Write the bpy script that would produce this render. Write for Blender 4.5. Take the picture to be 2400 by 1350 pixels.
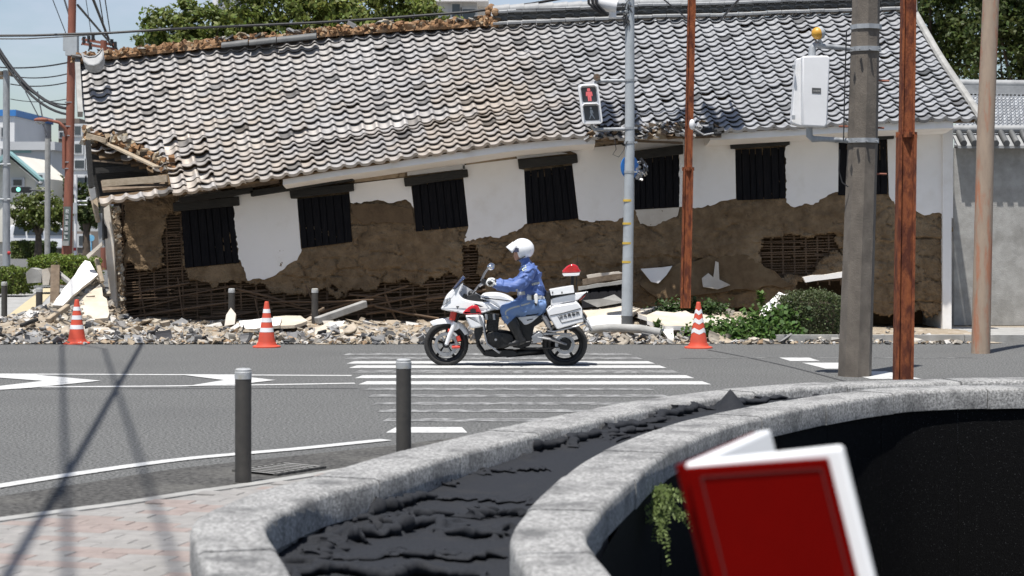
import bpy, bmesh, math, random
import numpy as np
from mathutils import Vector, Matrix, Euler

for _o in list(bpy.data.objects):
    bpy.data.objects.remove(_o)
SC = bpy.context.scene
COL = SC.collection
random.seed(7)
RNG = np.random.default_rng(11)
R = math.radians

# ------------------------------------------------------------------ camera
F = 4400.0; CX = 1200.0; HY = 545.0; CH = 1.75       # focal length in photo pixels, horizon row, eye height
cam = bpy.data.cameras.new('camera')
cam.sensor_width = 36.0
cam.lens = 36.0 * F / 2400.0
cam.shift_y = -(675.0 - HY) / 2400.0
cam.clip_start = 0.1
cam.clip_end = 2000.0
cam.dof.use_dof = True
cam.dof.focus_distance = 26.0
cam.dof.aperture_fstop = 4.0
camo = bpy.data.objects.new('camera', cam)
COL.objects.link(camo)
camo.location = (0, 0, CH)
camo.rotation_euler = (R(90), 0, 0)
SC.camera = camo

# ------------------------------------------------------------------ sky, sun, exposure
SUN_EL = 72.0
SUN_AZ = 206.0                                        # clockwise from +Y
world = bpy.data.worlds.new('World')
SC.world = world
world.use_nodes = True
wn = world.node_tree; wn.nodes.clear()
w_out = wn.nodes.new('ShaderNodeOutputWorld')
w_bg = wn.nodes.new('ShaderNodeBackground')
w_bg.inputs['Strength'].default_value = 0.076
w_sky = wn.nodes.new('ShaderNodeTexSky')
w_sky.sky_type = 'NISHITA'
w_sky.sun_disc = False
w_sky.sun_elevation = R(SUN_EL)
w_sky.sun_rotation = R(SUN_AZ)
w_sky.air_density = 1.0
w_sky.dust_density = 0.7
w_sky.ozone_density = 1.0
w_tc = wn.nodes.new('ShaderNodeTexCoord')
w_map = wn.nodes.new('ShaderNodeMapping')
w_map.inputs['Scale'].default_value = (2.2, 2.2, 7.0)
w_noise = wn.nodes.new('ShaderNodeTexNoise')
w_noise.inputs['Scale'].default_value = 1.7
w_noise.inputs['Detail'].default_value = 8.0
w_noise.inputs['Roughness'].default_value = 0.58
w_ramp = wn.nodes.new('ShaderNodeValToRGB')
w_ramp.color_ramp.elements[0].position = 0.46
w_ramp.color_ramp.elements[1].position = 0.80
w_mix = wn.nodes.new('ShaderNodeMix'); w_mix.data_type = 'RGBA'
w_mix.inputs[7].default_value = (6.9, 7.0, 8.5, 1)
w_sc = wn.nodes.new('ShaderNodeMath'); w_sc.operation = 'MULTIPLY'; w_sc.inputs[1].default_value = 0.75
wn.links.new(w_tc.outputs['Generated'], w_map.inputs['Vector'])
wn.links.new(w_map.outputs[0], w_noise.inputs['Vector'])
wn.links.new(w_noise.outputs['Fac'], w_ramp.inputs[0])
wn.links.new(w_ramp.outputs[0], w_sc.inputs[0])
wn.links.new(w_sc.outputs[0], w_mix.inputs[0])
wn.links.new(w_sky.outputs[0], w_mix.inputs[6])
wn.links.new(w_mix.outputs[2], w_bg.inputs['Color'])
wn.links.new(w_bg.outputs[0], w_out.inputs['Surface'])

sun = bpy.data.lights.new('sun', 'SUN')
sun.energy = 4.6
sun.angle = R(0.53)
sun.color = (1.0, 0.965, 0.91)
suno = bpy.data.objects.new('sun', sun)
COL.objects.link(suno)
_el, _az = R(SUN_EL), R(SUN_AZ)
SUNV = Vector((math.cos(_el) * math.sin(_az), math.cos(_el) * math.cos(_az), math.sin(_el)))   # towards the sun
suno.rotation_euler = (-SUNV).to_track_quat('-Z', 'Y').to_euler()
suno.location = (-20, -30, 60)

SC.view_settings.view_transform = 'Standard'
SC.view_settings.look = 'None'
SC.view_settings.exposure = 0.55
SC.view_settings.gamma = 1.0
SC.view_settings.use_curve_mapping = False

# ------------------------------------------------------------------ helpers
def W(px, py, Y):
    """point at depth Y that the photograph shows at pixel (px, py)"""
    return Vector(((px - CX) * Y / F, Y, CH - (py - HY) * Y / F))

def G(px, py, z=0.0):
    """point of the level z at pixel (px, py)"""
    return W(px, py, (CH - z) * F / (py - HY))

def XA(px, Y): return (px - CX) * Y / F
def ZA(py, Y): return CH - (py - HY) * Y / F

WLOC = {}

def tag(o, label=None, cat=None, group=None, kind=None):
    if label: o['label'] = label
    if cat: o['category'] = cat
    if group: o['group'] = group
    if kind: o['kind'] = kind
    return o

def place(o, wloc, parent=None):
    wloc = Vector(wloc)
    WLOC[o.name] = wloc
    if parent is not None:
        o.parent = parent
        o.location = wloc - WLOC[parent.name]
    else:
        o.location = wloc
    return o

def empty(name, loc=(0, 0, 0), label=None, cat=None, group=None, parent=None):
    o = bpy.data.objects.new(name, None)
    o.empty_display_size = 0.1
    COL.objects.link(o)
    place(o, loc, parent)
    return tag(o, label, cat, group)

def copy_tree(o, dloc=(0, 0, 0), parent=None, label=None):
    c = o.copy()
    COL.objects.link(c)
    c.parent = parent
    if parent is None:
        c.location = o.location + Vector(dloc)
        WLOC[c.name] = Vector(c.location)
        if label: c['label'] = label
    else:
        WLOC[c.name] = WLOC[parent.name] + Vector(c.location)
    for ch in list(o.children):
        copy_tree(ch, (0, 0, 0), c)
    return c

def mesh_obj(name, verts, faces, mats, parent=None, smooth=None, fm=None, tint=None, center=True):
    me = bpy.data.meshes.new(name)
    V = np.asarray(verts, dtype=float).reshape(-1, 3)
    c = np.zeros(3)
    if center and len(V):
        lo, hi = V.min(0), V.max(0)
        c = np.array([(lo[0] + hi[0]) / 2, (lo[1] + hi[1]) / 2, lo[2]])
    me.from_pydata((V - c).tolist(), [], [tuple(int(i) for i in f) for f in faces])
    if not isinstance(mats, (list, tuple)): mats = [mats]
    for m in mats: me.materials.append(m)
    if fm is not None: me.polygons.foreach_set('material_index', np.asarray(fm, dtype=np.int32))
    if tint is not None:
        a = me.attributes.new('tint', 'FLOAT_COLOR', 'FACE')
        t = np.ones((len(me.polygons), 4)); t[:, :3] = tint
        a.data.foreach_set('color', t.ravel())
    me.validate(); me.update()
    if smooth is not None:
        me.polygons.foreach_set('use_smooth', np.ones(len(me.polygons), dtype=bool))
        if smooth < 179: me.set_sharp_from_angle(angle=R(smooth))
    o = bpy.data.objects.new(name, me)
    COL.objects.link(o)
    return place(o, c, parent)

def basis(d, up=Vector((0, 0, 1))):
    d = Vector(d).normalized()
    if abs(d.dot(up)) > 0.98: up = Vector((0, 1, 0))
    a = d.cross(up).normalized(); b = a.cross(d).normalized()
    return a, b

class MB:
    def __init__(s): s.v = []; s.f = []; s.m = []
    def add(s, vs, fs, mat=0):
        k = len(s.v); s.v += [tuple(p) for p in vs]
        s.f += [tuple(i + k for i in f) for f in fs]; s.m += [mat] * len(fs); return s
    def box(s, c, size, rot=None, mat=0):
        c = Vector(c); h = Vector(size) / 2
        pts = [Vector((x * h.x, y * h.y, z * h.z)) for x in (-1, 1) for y in (-1, 1) for z in (-1, 1)]
        if rot is not None:
            M = rot if isinstance(rot, Matrix) else Euler(rot).to_matrix()
            pts = [M @ p for p in pts]
        return s.add([p + c for p in pts], [(0, 1, 3, 2), (4, 6, 7, 5), (0, 4, 5, 1), (2, 3, 7, 6), (0, 2, 6, 4), (1, 5, 7, 3)], mat)
    def bar(s, p0, p1, w, h, mat=0, up=Vector((0, 0, 1))):
        p0, p1 = Vector(p0), Vector(p1); a, b = basis(p1 - p0, up)
        pts = [p + a * x * w / 2 + b * y * h / 2 for p in (p0, p1) for x, y in ((-1, -1), (1, -1), (1, 1), (-1, 1))]
        return s.add(pts, [(3, 2, 1, 0), (4, 5, 6, 7), (0, 1, 5, 4), (1, 2, 6, 5), (2, 3, 7, 6), (3, 0, 4, 7)], mat)
    def tube(s, pts, r, n=10, mat=0, cap=True, squash=1.0, up=Vector((0, 0, 1))):
        pts = [Vector(p) for p in pts]; rs = r if isinstance(r, (list, tuple)) else [r] * len(pts)
        vs = []; a0 = None
        for i, p in enumerate(pts):
            d = pts[min(i + 1, len(pts) - 1)] - pts[max(i - 1, 0)]
            if a0 is None: a, b = basis(d, up)
            else:
                d = d.normalized(); a = (a0 - d * a0.dot(d)).normalized(); b = a.cross(d).normalized()
            a0 = a
            for k in range(n):
                t = 2 * math.pi * k / n
                vs.append(p + a * math.cos(t) * rs[i] * squash + b * math.sin(t) * rs[i])
        fs = []
        for i in range(len(pts) - 1):
            for k in range(n):
                fs.append((i * n + k, i * n + (k + 1) % n, (i + 1) * n + (k + 1) % n, (i + 1) * n + k))
        if cap:
            fs.append(tuple(reversed(range(n)))); fs.append(tuple(range((len(pts) - 1) * n, len(pts) * n)))
        return s.add(vs, fs, mat)
    def lathe(s, prof, origin=(0, 0, 0), axis=(0, 0, 1), n=20, mat=0, closed=False):
        o = Vector(origin); d = Vector(axis).normalized(); a, b = basis(d)
        vs = []
        for r, z in prof:
            for k in range(n):
                t = 2 * math.pi * k / n
                vs.append(o + d * z + (a * math.cos(t) + b * math.sin(t)) * r)
        fs = []; m = len(prof)
        for i in range(m if closed else m - 1):
            j = (i + 1) % m
            for k in range(n):
                fs.append((i * n + k, i * n + (k + 1) % n, j * n + (k + 1) % n, j * n + k))
        if not closed:
            if prof[0][0] > 1e-6: fs.append(tuple(reversed(range(n))))
            if prof[-1][0] > 1e-6: fs.append(tuple(range((m - 1) * n, m * n)))
        return s.add(vs, fs, mat)
    def ball(s, c, rad, n=14, m=9, mat=0, rot=None):
        c = Vector(c); rad = Vector(rad) if not isinstance(rad, (int, float)) else Vector((rad,) * 3)
        vs = []; fs = []
        for i in range(m + 1):
            ph = math.pi * i / m
            for k in range(n):
                t = 2 * math.pi * k / n
                p = Vector((rad.x * math.sin(ph) * math.cos(t), rad.y * math.sin(ph) * math.sin(t), rad.z * math.cos(ph)))
                if rot is not None: p = Euler(rot).to_matrix() @ p
                vs.append(c + p)
        for i in range(m):
            for k in range(n):
                fs.append((i * n + k, (i + 1) * n + k, (i + 1) * n + (k + 1) % n, i * n + (k + 1) % n))
        return s.add(vs, fs, mat)
    def prism(s, poly, vec, mat=0):
        """polygon (3-D points) extruded by a vector"""
        poly = [Vector(p) for p in poly]; vec = Vector(vec); n = len(poly)
        vs = poly + [p + vec for p in poly]
        fs = [tuple(range(n)), tuple(reversed(range(n, 2 * n)))]
        fs += [(i, i + n, (i + 1) % n + n, (i + 1) % n) for i in range(n)]
        return s.add(vs, fs, mat)
    def build(s, name, mats, parent=None, smooth=None, weld=False):
        return mesh_obj(name, s.v, s.f, mats, parent, smooth, s.m)

def fix_normals(o):
    bm = bmesh.new(); bm.from_mesh(o.data)
    bmesh.ops.remove_doubles(bm, verts=bm.verts, dist=1e-5)
    bmesh.ops.recalc_face_normals(bm, faces=bm.faces)
    bm.to_mesh(o.data); bm.free(); o.data.update()
    return o

# --- numpy noise
def _hash(ix, iy, seed):
    h = (ix.astype(np.int64) * 374761393 + iy.astype(np.int64) * 668265263 + seed * 974711) & 0x7fffffff
    h = ((h ^ (h >> 13)) * 1274126177) & 0x7fffffff
    return ((h ^ (h >> 16)) & 0xffff) / 65535.0
def vnoise(x, y, seed=0):
    x = np.asarray(x, float); y = np.asarray(y, float)
    ix, iy = np.floor(x).astype(int), np.floor(y).astype(int)
    fx, fy = x - ix, y - iy
    fx = fx * fx * (3 - 2 * fx); fy = fy * fy * (3 - 2 * fy)
    a = _hash(ix, iy, seed); b = _hash(ix + 1, iy, seed); c = _hash(ix, iy + 1, seed); d = _hash(ix + 1, iy + 1, seed)
    return (a * (1 - fx) + b * fx) * (1 - fy) + (c * (1 - fx) + d * fx) * fy
def fbm(x, y, oct=4, seed=0):
    s = 0; a = 0.5; t = 0
    for i in range(oct):
        s = s + a * vnoise(np.asarray(x) * 2 ** i, np.asarray(y) * 2 ** i, seed + i * 17); t += a; a *= 0.5
    return s / t
def worley(x, y, seed=0):
    x = np.asarray(x, float); y = np.asarray(y, float)
    ix, iy = np.floor(x).astype(int), np.floor(y).astype(int)
    f1 = np.full(x.shape, 9.0); f2 = np.full(x.shape, 9.0)
    for dx in (-1, 0, 1):
        for dy in (-1, 0, 1):
            qx, qy = ix + dx, iy + dy
            d = np.hypot(qx + _hash(qx, qy, seed) - x, qy + _hash(qx, qy, seed + 5) - y)
            f2 = np.where(d < f1, f1, np.minimum(f2, d)); f1 = np.minimum(f1, d)
    return f1, f2
def in_poly(x, y, poly):
    x = np.asarray(x); y = np.asarray(y); inside = np.zeros(x.shape, bool)
    n = len(poly); j = n - 1
    for i in range(n):
        xi, yi = poly[i][:2]; xj, yj = poly[j][:2]
        c = ((yi > y) != (yj > y)) & (x < (xj - xi) * (y - yi) / (yj - yi + 1e-12) + xi)
        inside ^= c; j = i
    return inside

def quad_cloud(name, Q, mat, parent=None, tint=None):
    """Q: (n,4,3) loose quads"""
    n = len(Q); V = Q.reshape(-1, 3)
    lo, hi = V.min(0), V.max(0); c = np.array([(lo[0] + hi[0]) / 2, (lo[1] + hi[1]) / 2, lo[2]])
    me = bpy.data.meshes.new(name)
    me.vertices.add(4 * n); me.vertices.foreach_set('co', (V - c).ravel())
    me.loops.add(4 * n); me.loops.foreach_set('vertex_index', np.arange(4 * n, dtype=np.int32))
    me.polygons.add(n); me.polygons.foreach_set('loop_start', np.arange(0, 4 * n, 4, dtype=np.int32))
    me.polygons.foreach_set('loop_total', np.full(n, 4, dtype=np.int32))
    me.materials.append(mat)
    if tint is not None:
        a = me.attributes.new('tint', 'FLOAT_COLOR', 'FACE'); t = np.ones((n, 4)); t[:, :3] = tint
        a.data.foreach_set('color', t.ravel())
    me.update(calc_edges=True); me.validate()
    o = bpy.data.objects.new(name, me); COL.objects.link(o)
    return place(o, c, parent)

# ------------------------------------------------------------------ materials
def rgb(c): return (c[0], c[1], c[2], 1.0)

def mat(name, c1, c2=None, scale=6.0, rough=0.8, bump=0.0, bscale=None, metal=0.0, c3=None, scale3=1.0, amt3=0.5,
        spec=0.5, coat=0.0, src=None, stretch=None, trans=0.0, detail=6.0, thr=(0.35, 0.65), thr3=(0.5, 0.7), bdist=0.02, sheen=0.0):
    m = bpy.data.materials.new(name); m.use_nodes = True
    nt = m.node_tree; N = nt.nodes; L = nt.links
    b = N['Principled BSDF']
    b.inputs['Roughness'].default_value = rough
    b.inputs['Metallic'].default_value = metal
    b.inputs['Specular IOR Level'].default_value = spec
    b.inputs['Coat Weight'].default_value = coat
    if sheen: b.inputs['Sheen Weight'].default_value = sheen
    if trans: b.inputs['Transmission Weight'].default_value = trans
    tc = N.new('ShaderNodeNewGeometry')
    vec = tc.outputs['Position']
    if src == 'object':
        vec = N.new('ShaderNodeTexCoord').outputs['Object']
    if stretch:
        mp = N.new('ShaderNodeMapping'); mp.inputs['Scale'].default_value = stretch
        L.new(vec, mp.inputs['Vector']); vec = mp.outputs[0]
    def noise(sc, det=detail, ro=0.6):
        n = N.new('ShaderNodeTexNoise'); n.inputs['Scale'].default_value = sc
        n.inputs['Detail'].default_value = det; n.inputs['Roughness'].default_value = ro
        L.new(vec, n.inputs['Vector']); return n.outputs['Fac']
    def ramp(fac, lo, hi):
        r = N.new('ShaderNodeMapRange'); r.inputs[1].default_value = lo; r.inputs[2].default_value = hi
        L.new(fac, r.inputs[0]); return r.outputs[0]
    col = None
    if src == 'tint':
        a = N.new('ShaderNodeAttribute'); a.attribute_name = 'tint'; col = a.outputs['Color']
    elif src == 'ocolor':
        a = N.new('ShaderNodeObjectInfo'); col = a.outputs['Color']
    if c2 is not None:
        mx = N.new('ShaderNodeMix'); mx.data_type = 'RGBA'
        mx.inputs[6].default_value = rgb(c1); mx.inputs[7].default_value = rgb(c2)
        L.new(ramp(noise(scale), *thr), mx.inputs[0])
        if col is not None:
            mu = N.new('ShaderNodeMix'); mu.data_type = 'RGBA'; mu.blend_type = 'MULTIPLY'; mu.inputs[0].default_value = 1.0
            L.new(col, mu.inputs[6]); L.new(mx.outputs[2], mu.inputs[7]); col = mu.outputs[2]
        else: col = mx.outputs[2]
    if c3 is not None:
        mx = N.new('ShaderNodeMix'); mx.data_type = 'RGBA'
        if col is not None: L.new(col, mx.inputs[6])
        else: mx.inputs[6].default_value = rgb(c1)
        mx.inputs[7].default_value = rgb(c3)
        mm = N.new('ShaderNodeMath'); mm.operation = 'MULTIPLY'; mm.inputs[1].default_value = amt3
        L.new(ramp(noise(scale3), *thr3), mm.inputs[0]); L.new(mm.outputs[0], mx.inputs[0])
        col = mx.outputs[2]
    if col is not None: L.new(col, b.inputs['Base Color'])
    else: b.inputs['Base Color'].default_value = rgb(c1)
    if bump:
        bp = N.new('ShaderNodeBump'); bp.inputs['Strength'].default_value = bump; bp.inputs['Distance'].default_value = bdist
        L.new(noise(bscale or scale * 3, 8.0), bp.inputs['Height']); L.new(bp.outputs[0], b.inputs['Normal'])
    return m

M = {}
M['asphalt'] = mat('asphalt', (0.028, 0.028, 0.028), (0.205, 0.206, 0.200), scale=42, detail=2.5, rough=0.92, bump=0.6, bscale=60, c3=(0.075, 0.075, 0.075), scale3=0.45, amt3=0.3, thr3=(0.45, 0.75), thr=(0.33, 0.67), spec=0.25)
M['asphalt_dark'] = mat('asphalt_dark', (0.030, 0.029, 0.028), (0.115, 0.112, 0.106), scale=24, rough=0.95, bump=0.6, bscale=60, c3=(0.17, 0.165, 0.15), scale3=1.3, amt3=0.5, spec=0.2)
M['paint'] = mat('road_paint', (0.56, 0.56, 0.545), (0.44, 0.44, 0.43), scale=25, rough=0.7, bump=0.3, bscale=60, c3=(0.13, 0.13, 0.127), scale3=9, amt3=0.6, thr3=(0.54, 0.70))
M['paint_worn'] = mat('road_paint_worn', (0.30, 0.30, 0.295), (0.11, 0.11, 0.108), scale=7, rough=0.85, bump=0.3, bscale=60, thr=(0.36, 0.56))
M['pit_black'] = mat('pit_shade_black', (0.004, 0.004, 0.004), rough=1.0, spec=0.0)
M['dark_line'] = mat('thin_dark_line', (0.03, 0.03, 0.032), (0.06, 0.06, 0.06), scale=20, rough=0.8)
M['concrete'] = mat('concrete', (0.36, 0.355, 0.34), (0.27, 0.265, 0.25), scale=5, rough=0.92, bump=0.35, bscale=50, c3=(0.16, 0.155, 0.145), scale3=1.6, amt3=0.5)
M['paver_grey'] = mat('paver_grey', (0.285, 0.272, 0.258), (0.22, 0.21, 0.20), scale=9, rough=0.9, bump=0.3, bscale=90, c3=(0.19, 0.185, 0.17), scale3=2, amt3=0.4)
M['paver_pink'] = mat('paver_pink', (0.285, 0.235, 0.213), (0.225, 0.185, 0.168), scale=9, rough=0.9, bump=0.3, bscale=90, c3=(0.22, 0.19, 0.17), scale3=2, amt3=0.4)
M['tactile'] = mat('tactile', (0.52, 0.43, 0.26), (0.40, 0.34, 0.22), scale=8, rough=0.9, bump=0.2)
M['earth'] = mat('earth', (0.22, 0.19, 0.15), (0.30, 0.26, 0.21), scale=3, rough=1.0, bump=0.5, bscale=20)
M['granite'] = mat('granite', (0.45, 0.445, 0.43), (0.12, 0.118, 0.115), scale=52, rough=0.82, bump=0.55, bscale=110, c3=(0.06, 0.06, 0.06), scale3=3.2, amt3=0.75, thr3=(0.47, 0.70), thr=(0.34, 0.66), detail=4)
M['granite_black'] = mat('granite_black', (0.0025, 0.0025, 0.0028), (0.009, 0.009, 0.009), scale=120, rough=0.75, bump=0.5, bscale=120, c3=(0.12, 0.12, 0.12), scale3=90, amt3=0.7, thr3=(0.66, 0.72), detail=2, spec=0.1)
M['sheet'] = mat('black_sheet', (0.018, 0.0195, 0.0235), (0.026, 0.0275, 0.0315), scale=60, rough=0.85, bump=0.1, bscale=300, c3=(0.045, 0.042, 0.038), scale3=4, amt3=0.35, thr3=(0.55, 0.8), spec=0.15)
M['mud'] = mat('mud_wall', (0.255, 0.182, 0.112), (0.15, 0.104, 0.063), scale=5.5, rough=1.0, bump=1.0, bscale=26, c3=(0.36, 0.275, 0.18), scale3=1.0, amt3=0.65, bdist=0.05, spec=0.1)
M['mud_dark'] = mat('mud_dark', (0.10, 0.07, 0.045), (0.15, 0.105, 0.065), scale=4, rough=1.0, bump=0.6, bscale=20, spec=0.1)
M['mud_brown'] = mat('mud_brown', (0.165, 0.115, 0.068), (0.12, 0.082, 0.048), scale=7, rough=1.0, bump=0.5, bscale=30, c3=(0.24, 0.18, 0.11), scale3=3, amt3=0.5, spec=0.1)
M['mud_tan'] = mat('mud_tan', (0.42, 0.335, 0.24), (0.33, 0.255, 0.175), scale=6, rough=1.0, bump=0.6, bscale=30, spec=0.1)
M['mud_orange'] = mat('ridge_mud', (0.30, 0.18, 0.10), (0.19, 0.115, 0.065), scale=9, rough=1.0, bump=0.9, bscale=40, c3=(0.46, 0.36, 0.25), scale3=5, amt3=0.5, spec=0.1)
M['plaster'] = mat('white_plaster', (0.85, 0.825, 0.80), (0.81, 0.785, 0.755), scale=1.2, rough=0.85, bump=0.2, bscale=8, c3=(0.58, 0.52, 0.44), scale3=2.2, amt3=0.45, thr3=(0.52, 0.85), spec=0.3)
M['plaster_aged'] = mat('aged_plaster', (0.60, 0.56, 0.50), (0.50, 0.45, 0.385), scale=3, rough=0.9, bump=0.3, bscale=14, c3=(0.36, 0.29, 0.21), scale3=2.5, amt3=0.6, spec=0.2)
M['slab_back'] = mat('slab_back', (0.56, 0.50, 0.415), (0.47, 0.405, 0.32), scale=4, rough=0.95, bump=0.4, bscale=35, c3=(0.68, 0.655, 0.62), scale3=2.0, amt3=0.5, spec=0.1)
M['wood_black'] = mat('charred_wood', (0.004, 0.0042, 0.006), (0.011, 0.0105, 0.0125), scale=7, rough=0.7, bump=0.5, bscale=30, stretch=(6, 6, 0.6), c3=(0.07, 0.036, 0.018), scale3=4, amt3=0.6, thr3=(0.68, 0.80), spec=0.1)
M['wood_dark'] = mat('dark_timber', (0.020, 0.0195, 0.019), (0.038, 0.036, 0.033), scale=8, rough=0.8, bump=0.5, bscale=30, stretch=(0.7, 6, 6), spec=0.3)
M['wood_old'] = mat('old_timber', (0.17, 0.125, 0.085), (0.10, 0.072, 0.05), scale=10, rough=0.9, bump=0.5, bscale=40, c3=(0.26, 0.21, 0.16), scale3=3, amt3=0.5)
M['wood_pale'] = mat('pale_timber', (0.40, 0.33, 0.245), (0.30, 0.24, 0.17), scale=12, rough=0.9, bump=0.4, bscale=40)
M['bamboo'] = mat('old_bamboo', (0.13, 0.082, 0.048), (0.075, 0.048, 0.03), scale=6, rough=0.85, c3=(0.20, 0.125, 0.07), scale3=3, amt3=0.6)
M['tile_o'] = mat('roof_tile', (1.0, 1.0, 1.0), (0.80, 0.81, 0.83), scale=7, rough=0.60, bump=0.2, bscale=45, c3=(0.2, 0.2, 0.205), scale3=2.5, amt3=0.35, thr3=(0.58, 0.8), src='ocolor', spec=0.4, metal=0.5)
M['tile_t'] = mat('roof_tile_field', (1.0, 1.0, 1.0), (0.80, 0.81, 0.83), scale=7, rough=0.60, bump=0.2, bscale=45, c3=(0.2, 0.2, 0.205), scale3=2.5, amt3=0.35, thr3=(0.58, 0.8), src='tint', spec=0.4, metal=0.5)
M['tile_dark'] = mat('dark_ridge_tile', (0.075, 0.077, 0.078), (0.115, 0.117, 0.115), scale=5, rough=0.6, bump=0.2, bscale=40, c3=(0.20, 0.20, 0.195), scale3=3, amt3=0.4)
M['tile_grey'] = mat('grey_ridge_tile', (0.24, 0.245, 0.25), (0.32, 0.325, 0.325), scale=5, rough=0.6, bump=0.2, bscale=40, c3=(0.12, 0.12, 0.12), scale3=3, amt3=0.4)
M['rubble'] = mat('rubble_bits', (0.80, 0.80, 0.80), (0.58, 0.57, 0.56), scale=8, rough=0.95, bump=0.5, bscale=50, src='tint', spec=0.15)
M['rubble_ground'] = mat('rubble_ground', (0.33, 0.275, 0.21), (0.23, 0.19, 0.14), scale=7, rough=1.0, bump=1.0, bscale=22, c3=(0.52, 0.48, 0.42), scale3=5, amt3=0.6, spec=0.1)
M['leaf'] = mat('leaf', (1, 1, 1), (0.75, 0.8, 0.7), scale=0.6, rough=0.55, src='tint', spec=0.35)
_nt = M['leaf'].node_tree; _p = _nt.nodes['Principled BSDF']; _tr = _nt.nodes.new('ShaderNodeBsdfTranslucent'); _ms = _nt.nodes.new('ShaderNodeMixShader')
_ms.inputs[0].default_value = 0.32
_nt.links.new(_p.inputs['Base Color'].links[0].from_socket, _tr.inputs['Color'])
_nt.links.new(_p.outputs[0], _ms.inputs[1]); _nt.links.new(_tr.outputs[0], _ms.inputs[2])
_nt.links.new(_ms.outputs[0], _nt.nodes['Material Output'].inputs['Surface'])
M['bark'] = mat('bark', (0.12, 0.09, 0.065), (0.07, 0.055, 0.042), scale=6, rough=0.95, bump=0.8, bscale=25)
M['white_paint'] = mat('white_gloss', (0.80, 0.80, 0.80), (0.77, 0.77, 0.775), scale=2, rough=0.22, spec=0.5, coat=0.4)
M['white_flat'] = mat('white_flat', (0.74, 0.74, 0.745), (0.69, 0.69, 0.69), scale=3, rough=0.55)
M['black_plastic'] = mat('black_plastic', (0.012, 0.012, 0.013), (0.02, 0.02, 0.021), scale=12, rough=0.5)
M['black_metal'] = mat('black_metal', (0.008, 0.008, 0.009), (0.018, 0.018, 0.018), scale=25, rough=0.38, metal=0.3)
M['rubber'] = mat('rubber', (0.016, 0.016, 0.016), (0.026, 0.025, 0.024), scale=20, rough=0.85, bump=0.2, bscale=80)
M['silver'] = mat('silver', (0.46, 0.46, 0.47), (0.34, 0.34, 0.35), scale=9, rough=0.38, metal=0.9)
M['chrome'] = mat('chrome', (0.75, 0.75, 0.76), (0.66, 0.66, 0.67), scale=6, rough=0.12, metal=1.0)
M['red_lens'] = mat('red_lens', (0.55, 0.012, 0.018), (0.40, 0.008, 0.012), scale=18, rough=0.12, coat=0.8)
M['red_paint'] = mat('red_caliper', (0.62, 0.06, 0.035), (0.52, 0.045, 0.03), scale=9, rough=0.4)
M['cone_red'] = mat('cone_red', (0.62, 0.085, 0.042), (0.54, 0.068, 0.035), scale=5, rough=0.6, c3=(0.36, 0.07, 0.045), scale3=6, amt3=0.4)
M['cone_white'] = mat('cone_white', (0.78, 0.78, 0.79), (0.68, 0.68, 0.69), scale=8, rough=0.5)
M['glass_blue'] = mat('tinted_screen', (0.015, 0.022, 0.06), (0.02, 0.03, 0.075), scale=3, rough=0.06, coat=1.0)
M['lamp_glass'] = mat('lamp_glass', (0.42, 0.44, 0.46), (0.22, 0.23, 0.25), scale=18, rough=0.08, coat=1.0)
M['cloth_blue'] = mat('jacket_blue', (0.072, 0.125, 0.325), (0.09, 0.15, 0.37), scale=5, rough=0.6, bump=0.15, bscale=20)
M['cloth_light'] = mat('trouser_blue', (0.155, 0.25, 0.46), (0.13, 0.22, 0.42), scale=5, rough=0.65, bump=0.15, bscale=20)
M['reflect'] = mat('reflective_grey', (0.50, 0.50, 0.46), (0.42, 0.42, 0.385), scale=10, rough=0.5)
M['glove'] = mat('white_glove', (0.78, 0.78, 0.76), (0.68, 0.68, 0.66), scale=14, rough=0.8)
M['leather'] = mat('black_leather', (0.010, 0.010, 0.011), (0.018, 0.018, 0.018), scale=18, rough=0.42, bump=0.3, bscale=40)
M['skin'] = mat('skin', (0.46, 0.255, 0.175), (0.40, 0.215, 0.145), scale=12, rough=0.55)
M['patch'] = mat('badge_yellow', (0.58, 0.60, 0.36), (0.50, 0.54, 0.42), scale=40, rough=0.6)
M['galv'] = mat('galvanised', (0.36, 0.375, 0.39), (0.27, 0.285, 0.30), scale=4, rough=0.55, metal=0.15, c3=(0.16, 0.17, 0.18), scale3=2.5, amt3=0.6, stretch=(3, 3, 0.7))
M['grey_paint'] = mat('grey_paint', (0.40, 0.43, 0.45), (0.34, 0.365, 0.385), scale=3, rough=0.6, c3=(0.22, 0.23, 0.235), scale3=7, amt3=0.3)
M['grey_dark'] = mat('grey_base_paint', (0.095, 0.098, 0.10), (0.07, 0.072, 0.074), scale=5, rough=0.75)
M['rust'] = mat('rust_post', (0.27, 0.088, 0.036), (0.17, 0.052, 0.026), scale=9, rough=0.9, bump=0.4, bscale=40, c3=(0.075, 0.025, 0.018), scale3=4.5, amt3=0.85, stretch=(2.2, 2.2, 0.8), thr3=(0.45,0.62), spec=0.2)
M['rust_pole'] = mat('red_brown_pole', (0.27, 0.098, 0.062), (0.20, 0.07, 0.046), scale=3, rough=0.8, bump=0.2, bscale=30, c3=(0.10, 0.045, 0.032), scale3=2.0, amt3=0.5, stretch=(3, 3, 0.6))
M['conc_pole'] = mat('concrete_pole', (0.165, 0.142, 0.118), (0.115, 0.098, 0.082), scale=6, rough=0.95, bump=0.4, bscale=55, c3=(0.085, 0.074, 0.062), scale3=2.2, amt3=0.65, stretch=(1.3, 1.3, 0.9))
M['tan_pole'] = mat('tan_pole', (0.36, 0.275, 0.205), (0.30, 0.23, 0.175), scale=4, rough=0.9, bump=0.3, bscale=30, c3=(0.40, 0.16, 0.085), scale3=2.0, amt3=0.8, stretch=(3, 3, 0.7), thr3=(0.5, 0.62))
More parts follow.
